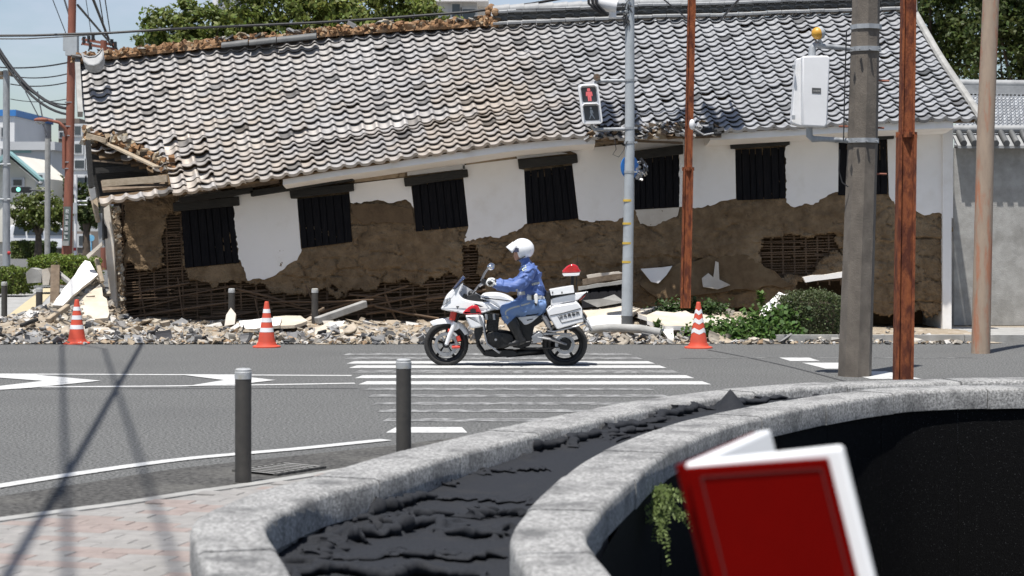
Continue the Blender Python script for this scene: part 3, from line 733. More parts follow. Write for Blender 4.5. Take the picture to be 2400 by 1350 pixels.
NC, NR = 61, 24
prof = [(0.0, .026), (.07, .017), (.18, .006), (.34, 0.0), (.50, .004), (.62, .016), (.70, .036), (.77, .055), (.85, .064), (.93, .058), (1.0, .040), (1.06, .022)]
PT = np.array([p[0] for p in prof]); PH = np.array([p[1] for p in prof]) * 0.92
def missing(c, r):
    u = (c + .5) / NC; v = (r + .5) / NR
    if u < 0.088 and v < 0.955:
        lim = np.interp(u, [0, 0.012, 0.03, 0.052, 0.07, 0.088], [0.60, 0.64, 0.66, 0.72, 0.83, 0.93])
        if v > lim: return True
    if 0.602 < u < 0.652 and v > 0.955: return True
    return False
def tile_geo(c, r):
    u0 = c / NC; vb = (r - 0.12) / NR; vf = (r + 1.0) / NR
    u = u0 + PT / NC
    jt = random.gauss(0, 0.006); jr = random.gauss(0, 0.035); js = random.gauss(0, 0.006)
    dis = math.exp(-(((u0 - 0.60) / 0.05) ** 2)) * max(0, (r - 19.5) / 4.5) + (0.5 if (u0 < 0.12 and r > 13) else 0)
    if dis > 0.02:
        jt += random.gauss(0, 0.045) * dis; jr += random.gauss(0, 0.35) * dis; js += random.gauss(0, 0.05) * dis
    if random.random() < 0.03: js += random.uniform(-.06, .06); jt += .02
    nb = RN(np.full_like(u, u0 + .5 / NC), np.full_like(u, (r + .5) / NR))
    bk = RP(u, np.full_like(u, max(vb, 0))) + nb * (PH + 0.004)[:, None]
    lift = 0.057 + jt
    fr = RP(u, np.full_like(u, vf)) + nb * (PH + lift + jr * (PT - .5) * 0.25)[:, None]
    sl = fr - bk; sl = sl / np.linalg.norm(sl, axis=1)[:, None]
    fr = fr + sl * (0.012 + js); bk = bk + sl * js
    thick = 0.020 if r < NR - 1 else 0.060
    lo = fr - nb * thick - sl * 0.004
    lb = bk + (fr - bk) * 0.3 - nb * 0.004
    n = len(u); vs = np.concatenate([bk, fr, lo, lb])
    fs = []
    for i in range(n - 1):
        fs.append((i, n + i, n + i + 1, i + 1)); fs.append((n + i, 2 * n + i, 2 * n + i + 1, n + i + 1)); fs.append((2 * n + i, 3 * n + i, 3 * n + i + 1, 2 * n + i + 1))
    fs.append((0, 3 * n, 2 * n, n)); fs.append((n - 1, 2 * n - 1, 3 * n - 1, 4 * n - 1))
    return vs, fs
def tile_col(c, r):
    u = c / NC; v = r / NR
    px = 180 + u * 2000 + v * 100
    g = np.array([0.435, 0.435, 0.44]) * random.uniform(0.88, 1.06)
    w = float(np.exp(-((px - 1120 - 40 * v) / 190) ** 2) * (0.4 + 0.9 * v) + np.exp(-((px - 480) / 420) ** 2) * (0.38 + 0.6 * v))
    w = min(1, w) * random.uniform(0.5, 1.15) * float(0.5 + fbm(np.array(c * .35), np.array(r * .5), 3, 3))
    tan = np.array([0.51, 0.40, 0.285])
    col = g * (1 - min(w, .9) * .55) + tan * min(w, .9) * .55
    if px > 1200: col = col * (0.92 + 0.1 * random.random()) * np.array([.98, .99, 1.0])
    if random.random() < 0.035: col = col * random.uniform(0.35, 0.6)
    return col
roof = empty('roof', (0.5, 34, 4), parent=house)
allt = [(c, r) for c in range(NC) for r in range(NR) if not missing(c, r)]
solo = set(t for t in allt if t[1] >= NR - 5 or (t[0] < 6 and t[1] > 12))
solo = set(sorted(solo, key=lambda t: -t[1])[:298])
bv, bf, bt = [], [], []; off = 0
for t in allt:
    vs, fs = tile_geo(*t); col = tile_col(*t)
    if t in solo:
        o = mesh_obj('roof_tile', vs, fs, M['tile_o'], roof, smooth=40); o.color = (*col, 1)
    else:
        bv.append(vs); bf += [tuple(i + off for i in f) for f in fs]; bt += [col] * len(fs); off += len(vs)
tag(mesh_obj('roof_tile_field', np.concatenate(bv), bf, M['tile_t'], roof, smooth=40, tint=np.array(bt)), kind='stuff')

# roof deck (mud bed) below the tiles, with the torn corner left open
gu, gv = 120, 40
U, V = np.meshgrid(np.linspace(0.0, 1.0, gu), np.linspace(0.0, 0.985, gv), indexing='ij')
top = RP(U, V) - RN(U, V) * 0.012; bot = RP(U, V) - RN(U, V) * 0.06
vs = np.concatenate([top.reshape(-1, 3), bot.reshape(-1, 3)]); K = gu * gv; fs = []
def deck_hole(u, v):
    lim = np.interp(u, [0, 0.012, 0.03, 0.052, 0.07, 0.085], [0.60, 0.66, 0.69, 0.75, 0.86, 0.97])
    return (u < 0.085 and lim < v < 0.94) or (0.605 < u < 0.65 and v > 0.94)
cell = {}
for i in range(gu - 1):
    for j in range(gv - 1):
        if not deck_hole((i + .5) / (gu - 1), (j + .5) / (gv - 1)): cell[i, j] = 1
for (i, j) in cell:
    a, b, c2, d2 = i * gv + j, (i + 1) * gv + j, (i + 1) * gv + j + 1, i * gv + j + 1
    fs.append((a, b, c2, d2)); fs.append((K + d2, K + c2, K + b, K + a))
    if (i - 1, j) not in cell: fs.append((a, d2, K + d2, K + a))
    if (i + 1, j) not in cell: fs.append((c2, b, K + b, K + c2))
    if (i, j - 1) not in cell: fs.append((b, a, K + a, K + b))
    if (i, j + 1) not in cell: fs.append((d2, c2, K + c2, K + d2))
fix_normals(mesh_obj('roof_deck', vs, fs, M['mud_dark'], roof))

# back slope
bs = MB()
n = 30; us = np.linspace(0, 1, n)
r0 = RP(us, np.zeros(n)); r1 = r0.copy(); r1[:, 1] += 3.6; r1[:, 2] -= 1.9
bs.add(list(map(tuple, r0 - [0, 0, .02])) + list(map(tuple, r1)), [(i, i + 1, n + i + 1, n + i) for i in range(n - 1)])
bs.build('back_slope', M['tile_dark'], roof)

# ---- right-hand ridge: stacked courses of ridge tiles
def rpt(u, dz=0, dy=0):
    p = Vector(RP(np.array(u), np.array(0.0)).tolist()); return p + Vector((0, dy, dz))
u0, u1 = 0.4905, 1.0; nt = 29
ends = []
for i in range(nt):
    ua, ub = u0 + (u1 - u0) * i / nt, u0 + (u1 - u0) * (i + 1) / nt
    a, b = rpt(ua), rpt(ub); d = (b - a); ax = d.normalized()
    for (dz, wid, hh, m, nm) in ((0.075, 0.46, 0.05, 'tile_grey', 'ridge_course'), (0.20, 0.34, 0.13, 'tile_dark', 'ridge_wave'), (0.295, 0.42, 0.045, 'tile_grey', 'ridge_course')):
        mb = MB()
        j = random.uniform(-.006, .006)
        p0 = a + Vector((0, 0.02, dz + j)) + ax * 0.004; p1 = b + Vector((0, 0.02, dz + j)) - ax * 0.004
        if nm == 'ridge_course':
            sec = [(-wid / 2, -hh / 2 - .015), (-wid / 2 - .005, -hh * .1), (-wid * .35, hh / 2), (0, hh / 2 + .02), (wid * .35, hh / 2), (wid / 2 + .005, -hh * .1), (wid / 2, -hh / 2 - .015)]
            vs = [p + Vector((0, y, z)) for p in (p0, p1) for y, z in sec]; k = len(sec)
            mb.add(vs, [(q, q + 1, k + q + 1, k + q) for q in range(k - 1)] + [(0, k, 2 * k - 1, k - 1), tuple(range(k)), tuple(reversed(range(k, 2 * k)))])
        else:
            # two scalloped pieces, one above the other, over a darker core
            mb.box((p0 + p1) / 2 + Vector((0, 0.03, 0)), (d.length, wid - .1, hh))
            for s in (0, 1):
                c0 = p0 + (p1 - p0) * (0.28 + .5 * s); zz = (-.03 + .06 * s)
                pts = [c0 + Vector((-.085 + .017 * q, -wid / 2 + .02, zz + .022 * math.sin(math.pi * q / 10))) for q in range(11)]
                mb.tube(pts, 0.018, 6)
        fix_normals(mb.build(nm, M[m], roof, smooth=40))
    mb = MB()
    # round cap tile, its far end sitting on the next one
    sec = [(0.105 * math.cos(t), 0.105 * math.sin(t)) for t in np.linspace(-.15, math.pi + .15, 11)]
    p0 = a + Vector((0, .02, .315)); p1 = b + Vector((0, .02, .315)) + ax * 0.04
    vs = [p0 + Vector((0, y, z)) for y, z in sec] + [p1 + Vector((0, y * 1.12, z * 1.12 + .012)) for y, z in sec] + [p1 - ax * .03 + Vector((0, y * 1.0, z * 1.0)) for y, z in sec]
    k = len(sec)
    mb.add(vs, [(q, q + 1, k + q + 1, k + q) for q in range(k - 1)] + [(k + q, k + q + 1, 2 * k + q + 1, 2 * k + q) for q in range(k - 1)] + [tuple(range(k))])
    fix_normals(mb.build('ridge_cap', M['tile_grey'], roof, smooth=45))
# left end of the standing ridge: torn mud core; right end: end ornament
mb = MB(); e = rpt(u0)
for k in range(26):
    mb.ball(e + Vector((random.uniform(-.14, .1), random.uniform(-.16, .2), random.uniform(0.02, .42))), random.uniform(.03, .08), 7, 5)
mb.build('torn_ridge_core', M['mud_orange'], roof)
mb = MB(); e = rpt(1.0) + Vector((0.03, .02, .0))
mb.prism([e + Vector((0, y, z)) for y, z in [(-.3, .0), (-.27, .2), (-.18, .42), (-.08, .55), (0, .6), (.08, .55), (.18, .42), (.27, .2), (.3, 0)]], (0.09, 0, 0))
mb.build('ridge_end_tile', M['tile_grey'], roof)

# ---- left ridge: exposed mud with broken tiles
n = 150; m = 12
us = np.linspace(-0.004, u0 - 0.004, n); vs = []
base = RP(np.clip(us, 0, 1), np.zeros(n))
base[:, 0] += np.where(us < 0, us * 15.6, 0)
for i in range(n):
    hgt = 0.10 + 0.13 * float(fbm(np.array(us[i] * 60), np.array(0.3), 4, 9)); wdt = 0.20 + 0.05 * float(fbm(np.array(us[i] * 40), np.array(2.3), 3, 4))
    for k in range(m):
        t = math.pi * k / (m - 1)
        jx = float(fbm(np.array(us[i] * 160), np.array(k * .9), 3, 14)) - .5
        vs.append((base[i, 0], base[i, 1] + .03 - math.cos(t) * wdt * (1 + jx * .7), base[i, 2] - .03 + math.sin(t) * hgt * (1 + jx * 1.2) + .05))
mesh_obj('ridge_mud', vs, [(i * m + k, i * m + k + 1, (i + 1) * m + k + 1, (i + 1) * m + k) for i in range(n - 1) for k in range(m - 1)], M['mud_orange'], roof)
# clods and shards on it
cv, cf, ct = [], [], []; off = 0
def clod(c, s, col, flatn=1.0):
    global off
    pts = []
    for k in range(8):
        sx, sy, sz = [(1 if k & b else -1) for b in (1, 2, 4)]
        pts.append([c[0] + sx * s * random.uniform(.35, 1.0), c[1] + sy * s * random.uniform(.35, 1.0), c[2] + sz * s * flatn * random.uniform(.35, 1.0)])
    e = Euler((random.uniform(-.6, .6), random.uniform(-.6, .6), random.uniform(0, 6.3))).to_matrix()
    cc = Vector(c); pts = [tuple(e @ (Vector(p) - cc) + cc) for p in pts]
    cv.extend(pts); cf.extend([tuple(i + off for i in f) for f in ((0, 1, 3, 2), (4, 6, 7, 5), (0, 4, 5, 1), (2, 3, 7, 6), (0, 2, 6, 4), (1, 5, 7, 3))]); ct.extend([col] * 6); off += 8
def flush(name, parent):
    global cv, cf, ct, off
    o = mesh_obj(name, cv, cf, M['rubble'], parent, tint=np.array(ct)); cv, cf, ct, off = [], [], [], 0
    return tag(o, kind='stuff')
MUDC = [(.36, .205, .105), (.30, .17, .09), (.46, .36, .25), (.24, .14, .08), (.42, .27, .15)]
for k in range(900):
    u = random.uniform(0.0, u0); p = rpt(u, random.uniform(.06, .2), random.uniform(-.22, .15))
    clod(p, random.uniform(.012, .05), random.choice(MUDC))
for k in range(70):
    u = random.uniform(0.0, u0); p = rpt(u, random.uniform(.13, .24), random.uniform(-.2, .2))
    clod(p, random.uniform(.05, .12), random.choice([(.2, .2, .2), (.3, .3, .3), (.42, .4, .37), (.5, .42, .3)]), .18)
flush('ridge_clods', roof)
# a stretch of ridge tile still lying along the mud
for i, (pa, pb) in enumerate((((520, 106), (582, 99)), ((585, 100), (648, 93)), ((650, 93), (742, 84)))):
    a = W(pa[0], pa[1] + 4, 35.15); b = W(pb[0], pb[1] + 4, 35.2)
    mb = MB(); sec = [(0.09 * math.cos(t), 0.085 * math.sin(t)) for t in np.linspace(-.3, math.pi + .3, 9)]; k = len(sec)
    mb.add([a + Vector((0, y, z)) for y, z in sec] + [b + Vector((0, y * 1.08, z * 1.08)) for y, z in sec], [(q, q + 1, k + q + 1, k + q) for q in range(k - 1)] + [tuple(range(k)), tuple(reversed(range(k, 2 * k)))])
    fix_normals(mb.build('fallen_ridge_tile', M['tile_dark'], roof, smooth=45))
# ornament tile slipped down at the left end
c = W(222, 160, 34.3); s = 34.3 / F
uo = [(-28, -14), (-20, -6), (-8, -2), (6, -4), (14, -13), (20, -26), (24, -12), (24, 4), (18, 16), (6, 22), (-6, 20), (-18, 10)]
rt = Vector((1, 0, 0)); upv = Vector((0, .62, .78))
mb = MB(); mb.prism([c + rt * x * s - upv * y * s * 1.15 + Vector((0, -.06, .05)) for x, y in uo], Vector((0, -.12, .12)))
k = len(uo)
P = [c + rt * x * s * .98 - upv * y * s * 1.13 + Vector((0, -.185, .175)) for x, y in uo]
mb.tube(P + [P[0]], 0.017, 6); mb.ball(c + Vector((0.0, -.17, .10)), (.07, .03, .06), 10, 7)
fix_normals(mb.build('ornament_tile', M['tile_grey'], roof, smooth=40))
# rake boards at both ends
mb = MB()
pr = [Vector(RP(np.array(1.0), np.array(v)).tolist()) + Vector((0.09, 0, 0.06)) for v in np.linspace(-0.0, 1, 14)]
mb.tube(pr, 0.07, 8); pr2 = [p + Vector((.03, 0, -.12)) for p in pr]
for a, b in zip(pr2[:-1], pr2[1:]): mb.bar(a, b, 0.05, 0.22)
mb.build('rake_edge', M['concrete'], roof, smooth=40)
mb = MB(); mb.bar(W(181, 142, 34.9), W(188, 268, 33.7), 0.09, 0.12); mb.bar(W(178, 140, 34.95), W(200, 138, 34.95), 0.1, 0.1)
mb.build('rake_board', M['concrete'], roof)
# ---- front wall: mud core as relief
eyx = [p[0] for p in EAV]; eyy = [p[1] for p in EAV]
def eave_y(px): return np.interp(px, eyx, eyy)
step = 4.0
px = np.arange(280, 2231, step); pz = np.arange(255, 760, step)
PX, PY = np.meshgrid(px, pz, indexing='ij')
jx = (fbm(PX / 14, PY / 14, 2, 3) - .5) * 5
jy = (fbm(PX / 14 + 30, PY / 14, 2, 5) - .5) * 5
QX = PX + jx; QY = PY + jy
f1, f2 = worley(QX / 75 + fbm(QX / 40, QY / 40, 3, 2) * .8, QY / 45 + fbm(QX / 40, QY / 40, 3, 6) * .8, 9)
crack = np.exp(-((f2 - f1) / 0.05) ** 2)
g1, g2 = worley(QX / 26 + fbm(QX / 18, QY / 18, 2, 52) * .9, QY / 19 + fbm(QX / 18, QY / 18, 2, 53) * .9, 19); crack2 = np.exp(-((g2 - g1) / 0.07) ** 2)
lay = np.floor((QY + (fbm(QX / 160, QY / 160, 3, 8) - .5) * 130 + QX * .06) / 58.0)
D = 0.02 + 0.05 * (fbm(QX / 60, QY / 45, 4, 12) - .5) - 0.045 * crack * np.clip(fbm(QX / 90, QY / 90, 2, 33) * 6 - 2.8, 0, 1) - 0.022 * crack2 * np.clip(fbm(QX / 50, QY / 50, 2, 35) * 6 - 3.0, 0, 1) + 0.03 * (fbm(QX / 11, QY / 9, 3, 62) - .5) + 0.02 * (_hash((QX / 4).astype(int), (QY / 4).astype(int), 3) - .5)
lay2 = np.floor((QY + (fbm(QX / 120, QY / 120, 3, 28) - .5) * 60 + QX * .03) / 17.0)
D += 0.014 * (_hash(lay2.astype(int), np.floor(QX / 90 + _hash(lay2.astype(int), np.zeros_like(lay, int), 6) * 5).astype(int), 14) - .5)
D += 0.022 * (_hash(lay.astype(int), np.zeros_like(lay, int), 4) - .5) * 2
botx = [280, 300, 430, 440, 560, 590, 640, 700, 780, 850, 930, 1000, 1060, 1090, 1150, 1230, 1330, 1400, 1480, 1600, 1900, 2230]
boty = [632, 628, 628, 657, 666, 670, 684, 694, 688, 678, 664, 668, 648, 668, 690, 702, 706, 700, 716, 728, 734, 738]
nz = (fbm(QX / 28, QY / 28, 4, 44) - .5)
exposed = QY > np.interp(QX, botx, boty) + nz * 46
exposed |= (QX > 388 + nz * 24) & (QX < 428) & (QY > 500) & (QY < 650)
exposed |= (QX < 290 + nz * 14)
exposed |= QY < eave_y(QX) - 6
exposed |= in_poly(QX + nz * 26, QY + nz * 26, [(1790, 560), (1850, 552), (1900, 563), (1960, 552), (1968, 590), (1930, 603), (1902, 640), (1850, 648), (1830, 655), (1790, 642), (1783, 600)])
exposed |= in_poly(QX + nz * 20, QY + nz * 20, [(1085, 575), (1120, 580), (1112, 640), (1150, 660), (1120, 690), (1085, 660)])
exposed |= in_poly(QX, QY, [(1870, 662), (1990, 640), (1990, 700), (1868, 700)])
vs = np.stack([(QX - CX) * YW / F, YW - D, CH - (QY - HY) * YW / F], -1).reshape(-1, 3)
nz_ = len(pz); fs = []
ex = exposed[:-1, :-1] | exposed[1:, 1:]
for i in range(len(px) - 1):
    for j in range(nz_ - 1):
        if not ex[i, j]: fs.append((i * nz_ + j, i * nz_ + j + 1, (i + 1) * nz_ + j + 1, (i + 1) * nz_ + j))
mw = fix_normals(mesh_obj('mud_wall', vs, fs, M['mud'], house, smooth=35))
so = mw.modifiers.new('thickness', 'SOLIDIFY'); so.thickness = 0.07; so.offset = -1
if mw.data.polygons[len(mw.data.polygons) // 2].normal.y > 0: mw.data.flip_normals()

# lath lattice behind the mud
lat = MB()
def lath_row(x0, x1, y0, slope, d, r=0.011):
    x = x0
    while x < x1:
        l = random.uniform(60, 190); xe = min(x + l, x1)
        j0, j1 = random.uniform(-2.2, 2.2), random.uniform(-2.2, 2.2)
        lat.bar(wp(x, y0 + slope * (x - x0) + j0, d + random.uniform(-.012, .012)), wp(xe, y0 + slope * (xe - x0) + j1, d + random.uniform(-.012, .012)), r * 1.6, r * random.uniform(1.2, 2.0))
        x = xe + random.uniform(-6, 9)
for y in np.arange(468, 800, 6.6): lath_row(276, 1100, y + 24, -0.075 + random.uniform(-.01, .01), -0.085)
for x in np.arange(284, 1100, 34): lat.bar(wp(x, 470 - (x - 280) * .05, -0.10), wp(x + random.uniform(4, 12), 748, -0.10), .028, .02)
for y in np.arange(540, 662, 6.4): lath_row(1775, 1980, y, -.02, -0.085)
for x in np.arange(1782, 1980, 27): lat.bar(wp(x, 540, -.10), wp(x + 2, 668, -.10), .03, .02)
for y in np.arange(570, 700, 6.6): lath_row(1070, 1175, y, -.05, -0.085)
tag(lat.build('lath_lattice', M['bamboo'], house), kind='stuff')
# loose poles that slid to the foot of the wall
poles = [((293, 710), (539, 672)), ((296, 690), (450, 662)), ((557, 676), (705, 716)), ((354, 723), (470, 727)), ((310, 742), (540, 708)), ((300, 728), (420, 700)), ((690, 748), (960, 668)),
         ((760, 738), (1000, 690)), ((820, 690), (1060, 706)), ((640, 706), (880, 700)), ((500, 735), (760, 728)), ((860, 735), (1000, 712)), ((880, 716), (1030, 745)), ((580, 690), (800, 738)),
         ((720, 668), (760, 745)), ((600, 700), (612, 748)), ((960, 700), (985, 752)), ((905, 690), (930, 750)), ((330, 660), (345, 745)), ((420, 650), (432, 738)), ((990, 668), (1100, 650)), ((1000, 700), (1140, 678)),
         ((1390, 716), (1500, 704)), ((470, 745), (640, 722))]
for a, b in poles:
    d = random.uniform(.02, .28)
    mb = MB(); p, q = wp(a[0], a[1], d), wp(b[0], b[1], d + random.uniform(-.12, .25))
    mid = (p + q) / 2 + Vector((0, 0, random.uniform(-.04, .02)))
    r = random.uniform(.010, .024); mb.tube([p, (p + mid) / 2, mid, (q + mid) / 2, q], [r, r * 1.05, r, r * .95, r * .9], 7)
    mb.build('loose_pole', M['bamboo'], house, smooth=60)

# interior backing walls
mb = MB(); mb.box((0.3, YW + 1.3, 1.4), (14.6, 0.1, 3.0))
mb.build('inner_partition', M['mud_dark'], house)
mb = MB(); mb.box((7.74, YW + 2.0, 1.7), (0.16, 4.2, 3.9)); mb.build('end_wall', M['plaster'], house)
mb = MB(); mb.box((0.3, YW + 4.9, 1.4), (14.8, 0.2, 2.8)); mb.build('back_wall', M['plaster'], house)
mb = MB(); mb.prism([(-7.0, YW + .3, 0), (-6.9, YW + 4.8, 0), (-7.4, YW + 4.8, 1.6), (-7.5, YW + 2.0, 3.0), (-7.2, YW + .3, 1.7)], (0.12, 0, 0)); mb.build('leaning_end_wall', M['mud_dark'], house)
mb = MB(); mb.box((0.3, YW + 2.4, 0.02), (14.6, 4.8, 0.06)); mb.build('floor', M['mud_dark'], house)
mb = MB(); mb.bar((-7.0, YW + .6, 2.35), (7.6, YW + .6, 3.5), .18, .2); mb.build('wall_plate', M['wood_dark'], house)

# ---- white plaster panels
def panel(name, pts, d0, thick, m, jag=2.3, parent=house, dense=5.5):
    """outline given in photo pixels on the wall plane; edges made ragged"""
    out = []
    n = len(pts)
    for i in range(n):
        a, b = pts[i], pts[(i + 1) % n]
        L = math.hypot(b[0] - a[0], b[1] - a[1]); straight = len(a) > 2
        k = 1 if straight else max(1, int(L / dense))
        for q in range(k):
            t = q / k; j = 0 if (straight or q == 0) else jag
            out.append((a[0] + (b[0] - a[0]) * t + random.uniform(-j, j), a[1] + (b[1] - a[1]) * t + random.uniform(-j, j)))
    mb = MB(); mb.prism([wp(x, y, d0 + thick) for x, y in out], (0, thick, 0))
    o = fix_normals(mb.build(name, m, parent)); return o
S = 1   # marks a clean (unbroken) edge
panel('plaster_panel', [(550, 456, S), (594, 448), (640, 446, S), (683, 441, S), (683, 466, S), (697, 466, S), (706, 582), (708, 586), (697, 610), (673, 622), (663, 633), (640, 648), (617, 655), (600, 653), (582, 658), (577, 640), (567, 617), (560, 600), (548, 485, S)], 0.03, 0.035, M['plaster'])
panel('plaster_panel', [(818, 438, S), (830, 431, S), (947, 417, S), (950, 437, S), (964, 437, S), (970, 488), (963, 476), (953, 468), (930, 472), (910, 476), (893, 470), (877, 470), (860, 472), (847, 477), (822, 475, S)], 0.03, 0.035, M['plaster'])
panel('plaster_panel', [(1085, 388, S), (1213, 372, S), (1216, 396, S), (1228, 398, S), (1235, 524), (1215, 538), (1190, 550), (1170, 558), (1150, 553), (1125, 557), (1090, 567), (1094, 545), (1098, 530, S), (1086, 415, S)], 0.03, 0.035, M['plaster'])
panel('plaster_panel', [(1330, 352, S), (1486, 336, S), (1486, 492), (1468, 506), (1440, 520), (1410, 517), (1380, 520), (1356, 514, S), (1341, 385, S), (1352, 380, S), (1351, 360, S)], 0.03, 0.035, M['plaster'])
panel('plaster_panel', [(1486, 320, S), (1620, 300, S), (1860, 284, S), (2232, 268, S), (2232, 512), (2200, 498), (2165, 505), (2130, 486), (2096, 479), (2082, 456, S), (2078, 327, S), (2092, 325, S), (2092, 308, S), (1955, 317, S), (1955, 334, S), (1964, 333, S),
                        (1963, 450), (1945, 455), (1925, 466), (1905, 480), (1890, 477), (1860, 486), (1842, 474), (1840, 344, S), (1849, 339, S), (1847, 320, S), (1709, 330, S), (1711, 349, S), (1722, 350, S), (1724, 466), (1700, 470), (1680, 476), (1640, 487), (1591, 485), (1590, 362, S), (1600, 360, S), (1600, 340, S), (1486, 354, S)], 0.03, 0.035, M['plaster'])
# strips of earlier plaster above the lintels
panel('plaster_strip', [(420, 470, S), (440, 455), (480, 447), (520, 447), (545, 452), (552, 461, S), (412, 474, S)], 0.02, 0.03, M['plaster_aged'])
panel('plaster_strip', [(955, 393, S), (1087, 372, S), (1090, 396, S), (955, 412, S)], 0.03, 0.035, M['plaster'])
panel('plaster_strip', [(1205, 348), (1320, 335), (1310, 352), (1330, 360, S), (1213, 373, S), (1208, 362)], 0.03, 0.03, M['plaster'])
panel('plaster_strip', [(1340, 340), (1372, 330), (1380, 345), (1366, 352), (1350, 358)], 0.03, 0.03, M['plaster'])
panel('mud_strip', [(830, 408, S), (948, 394, S), (950, 414, S), (832, 428, S)], 0.02, 0.035, M['mud_tan'])
panel('mud_strip', [(1092, 366, S), (1200, 350, S), (1208, 372, S), (1093, 388, S)], 0.02, 0.035, M['mud_tan'])
panel('mud_strip', [(1330, 330, S), (1480, 312, S), (1484, 332), (1400, 343), (1370, 350), (1345, 342)], 0.015, 0.03, M['mud_tan'])
panel('mud_patch', [(822, 478), (905, 478), (966, 490, S), (972, 525, S), (900, 520), (850, 524), (826, 500)], 0.02, 0.035, M['mud_dark'])
panel('mud_patch', [(437, 628, S), (562, 617, S), (570, 640), (560, 655), (520, 662), (470, 660), (440, 650)], 0.0, 0.035, M['mud'])
panel('mud_patch', [(1488, 492, S), (1592, 486, S), (1588, 505), (1560, 518), (1530, 530), (1500, 525)], 0.02, 0.03, M['plaster_aged'])

# ---- shutters with lintels
WIN = [([(425, 493), (547, 483), (562, 615), (435, 628)], [(408, 475), (562, 461), (563, 482), (410, 496)]),
       ([(697, 467), (818, 455), (826, 567), (708, 582)], [(680, 445), (830, 430), (831, 448), (683, 465)]),
       ([(966, 432), (1085, 420), (1098, 530), (975, 543)], [(947, 418), (1096, 397), (1098, 415), (950, 438)]),
       ([(1228, 402), (1340, 388), (1355, 512), (1235, 525)], [(1213, 375), (1352, 362), (1354, 382), (1217, 397)]),
       ([(1486, 371), (1590, 362), (1592, 485), (1487, 491)], [(1476, 356), (1600, 340), (1600, 362), (1477, 376)]),
       ([(1723, 352), (1837, 345), (1841, 465), (1726, 470)], [(1709, 330), (1847, 320), (1849, 340), (1711, 350)]),
       ([(1965, 333), (2077, 326), (2079, 455), (1963, 458)], [(1955, 318), (2092, 308), (2092, 326), (1955, 335)])]
for q, l in WIN:
    mb = MB(); mb.prism([wp(x, y, 0.035) for x, y in q], (0, .05, 0)); sh_ = fix_normals(mb.build('shutter', M['wood_black'], house))
    npl = 7; cuts = np.cumsum([random.uniform(.8, 1.2) for _ in range(npl)]); cuts = np.r_[0, cuts / cuts[-1]]
    for i in range(npl):
        a, b = cuts[i] + .010, cuts[i + 1] - .010
        e = lambda t, p0, p1: (p0[0] + (p1[0] - p0[0]) * t, p0[1] + (p1[1] - p0[1]) * t)
        z0 = random.uniform(-.5, .5); dd = 0.062 + random.uniform(-.006, .006)
        pts = [e(a, q[0], q[1]), e(b, q[0], q[1]), e(b, q[3], q[2]), e(a, q[3], q[2])]
        pts[2] = (pts[2][0], pts[2][1] + z0); pts[3] = (pts[3][0], pts[3][1] + z0)
        mb = MB(); mb.prism([wp(x, y, dd) for x, y in pts], (0, .026, 0)); fix_normals(mb.build('plank', M['wood_black'], sh_))
    mb = MB(); mb.prism([wp(x, y, 0.15) for x, y in l], (0, .15, 0)); li = fix_normals(mb.build('lintel', M['wood_dark'], house))
    bvm = li.modifiers.new('bevel', 'BEVEL'); bvm.width = 0.01

# ---- plastered cove under the eave
def cove(x0, x1, name, brk0=False, brk1=False, drop=18):
    xs = np.linspace(x0, x1, max(6, int((x1 - x0) / 25))); rows = []
    for i, x in enumerate(xs):
        ye = float(eave_y(x)); p = W(x, ye, 32.5)
        z = p.z + 0.045
        rows.append([(p.x, 32.5 + .07, z), (p.x, 32.5 + .06, z - drop * .0085), (p.x, 32.72, z - drop * .0098), (p.x, 33.05, z - drop * .0105 - .02), (p.x, YW - .03, z - .22), (p.x, YW + .05, z - .20), (p.x, YW + .05, z + .1)])
    k = len(rows[0]); vs = [v for r in rows for v in r]
    fs = [(i * k + j, i * k + j + 1, (i + 1) * k + j + 1, (i + 1) * k + j) for i in range(len(xs) - 1) for j in range(k - 1)]
    fs += [tuple(range(k)), tuple(reversed(range((len(xs) - 1) * k, len(xs) * k)))]
    return fix_normals(mesh_obj(name, vs, fs, M['plaster'], house, smooth=30))
cove(662, 1395, 'eave_cove'); cove(1665, 2236, 'eave_cove')
# dark board where the cove has fallen, left
for a, b, m in (((560, 440), (660, 424), 'wood_old'), ((595, 455), (830, 418), 'wood_dark'), ((430, 470), (600, 446), 'wood_dark'), ((950, 396), (1092, 374), 'wood_dark'), ((1395, 330), (1500, 318), 'wood_old')):
    mb = MB(); mb.bar(wp(a[0], a[1], .28), wp(b[0], b[1], .28), .3, .10); mb.build('eave_board', M[m], house)
# splintered eave in the middle
for a, b, m, w in (((1490, 322), (1615, 318), 'wood_pale', .09), ((1500, 300), (1600, 292), 'wood_old', .07), ((1440, 300), (1490, 270), 'wood_dark', .05), ((1520, 290), (1640, 312), 'wood_old', .04), ((1480, 330), (1600, 335), 'wood_old', .04), ((1380, 300), (1460, 305), 'wood_dark', .06), ((1450, 318), (1470, 330), 'wood_dark', .2), ((1540, 310), (1600, 300), 'wood_pale', .05), ((1600, 322), (1690, 318), 'wood_old', .06)):
    mb = MB(); mb.bar(W(a[0], a[1], 32.55 + random.uniform(-.05, .3)), W(b[0], b[1], 32.5 + random.uniform(-.05, .3)), .08, w); mb.build('splintered_board', M[m], house)
for k in range(150):
    x = random.uniform(1375, 1690); y = eave_y(x) - random.uniform(-6, 30)
    clod(W(x, y, 32.55 - random.uniform(0, .1) + (300 - y) * .006), random.uniform(.015, .08), random.choice([(.06, .06, .06), (.1, .1, .1), (.4, .4, .4), (.5, .48, .45), (.25, .18, .12)]), .3)
flush('eave_shards', house)

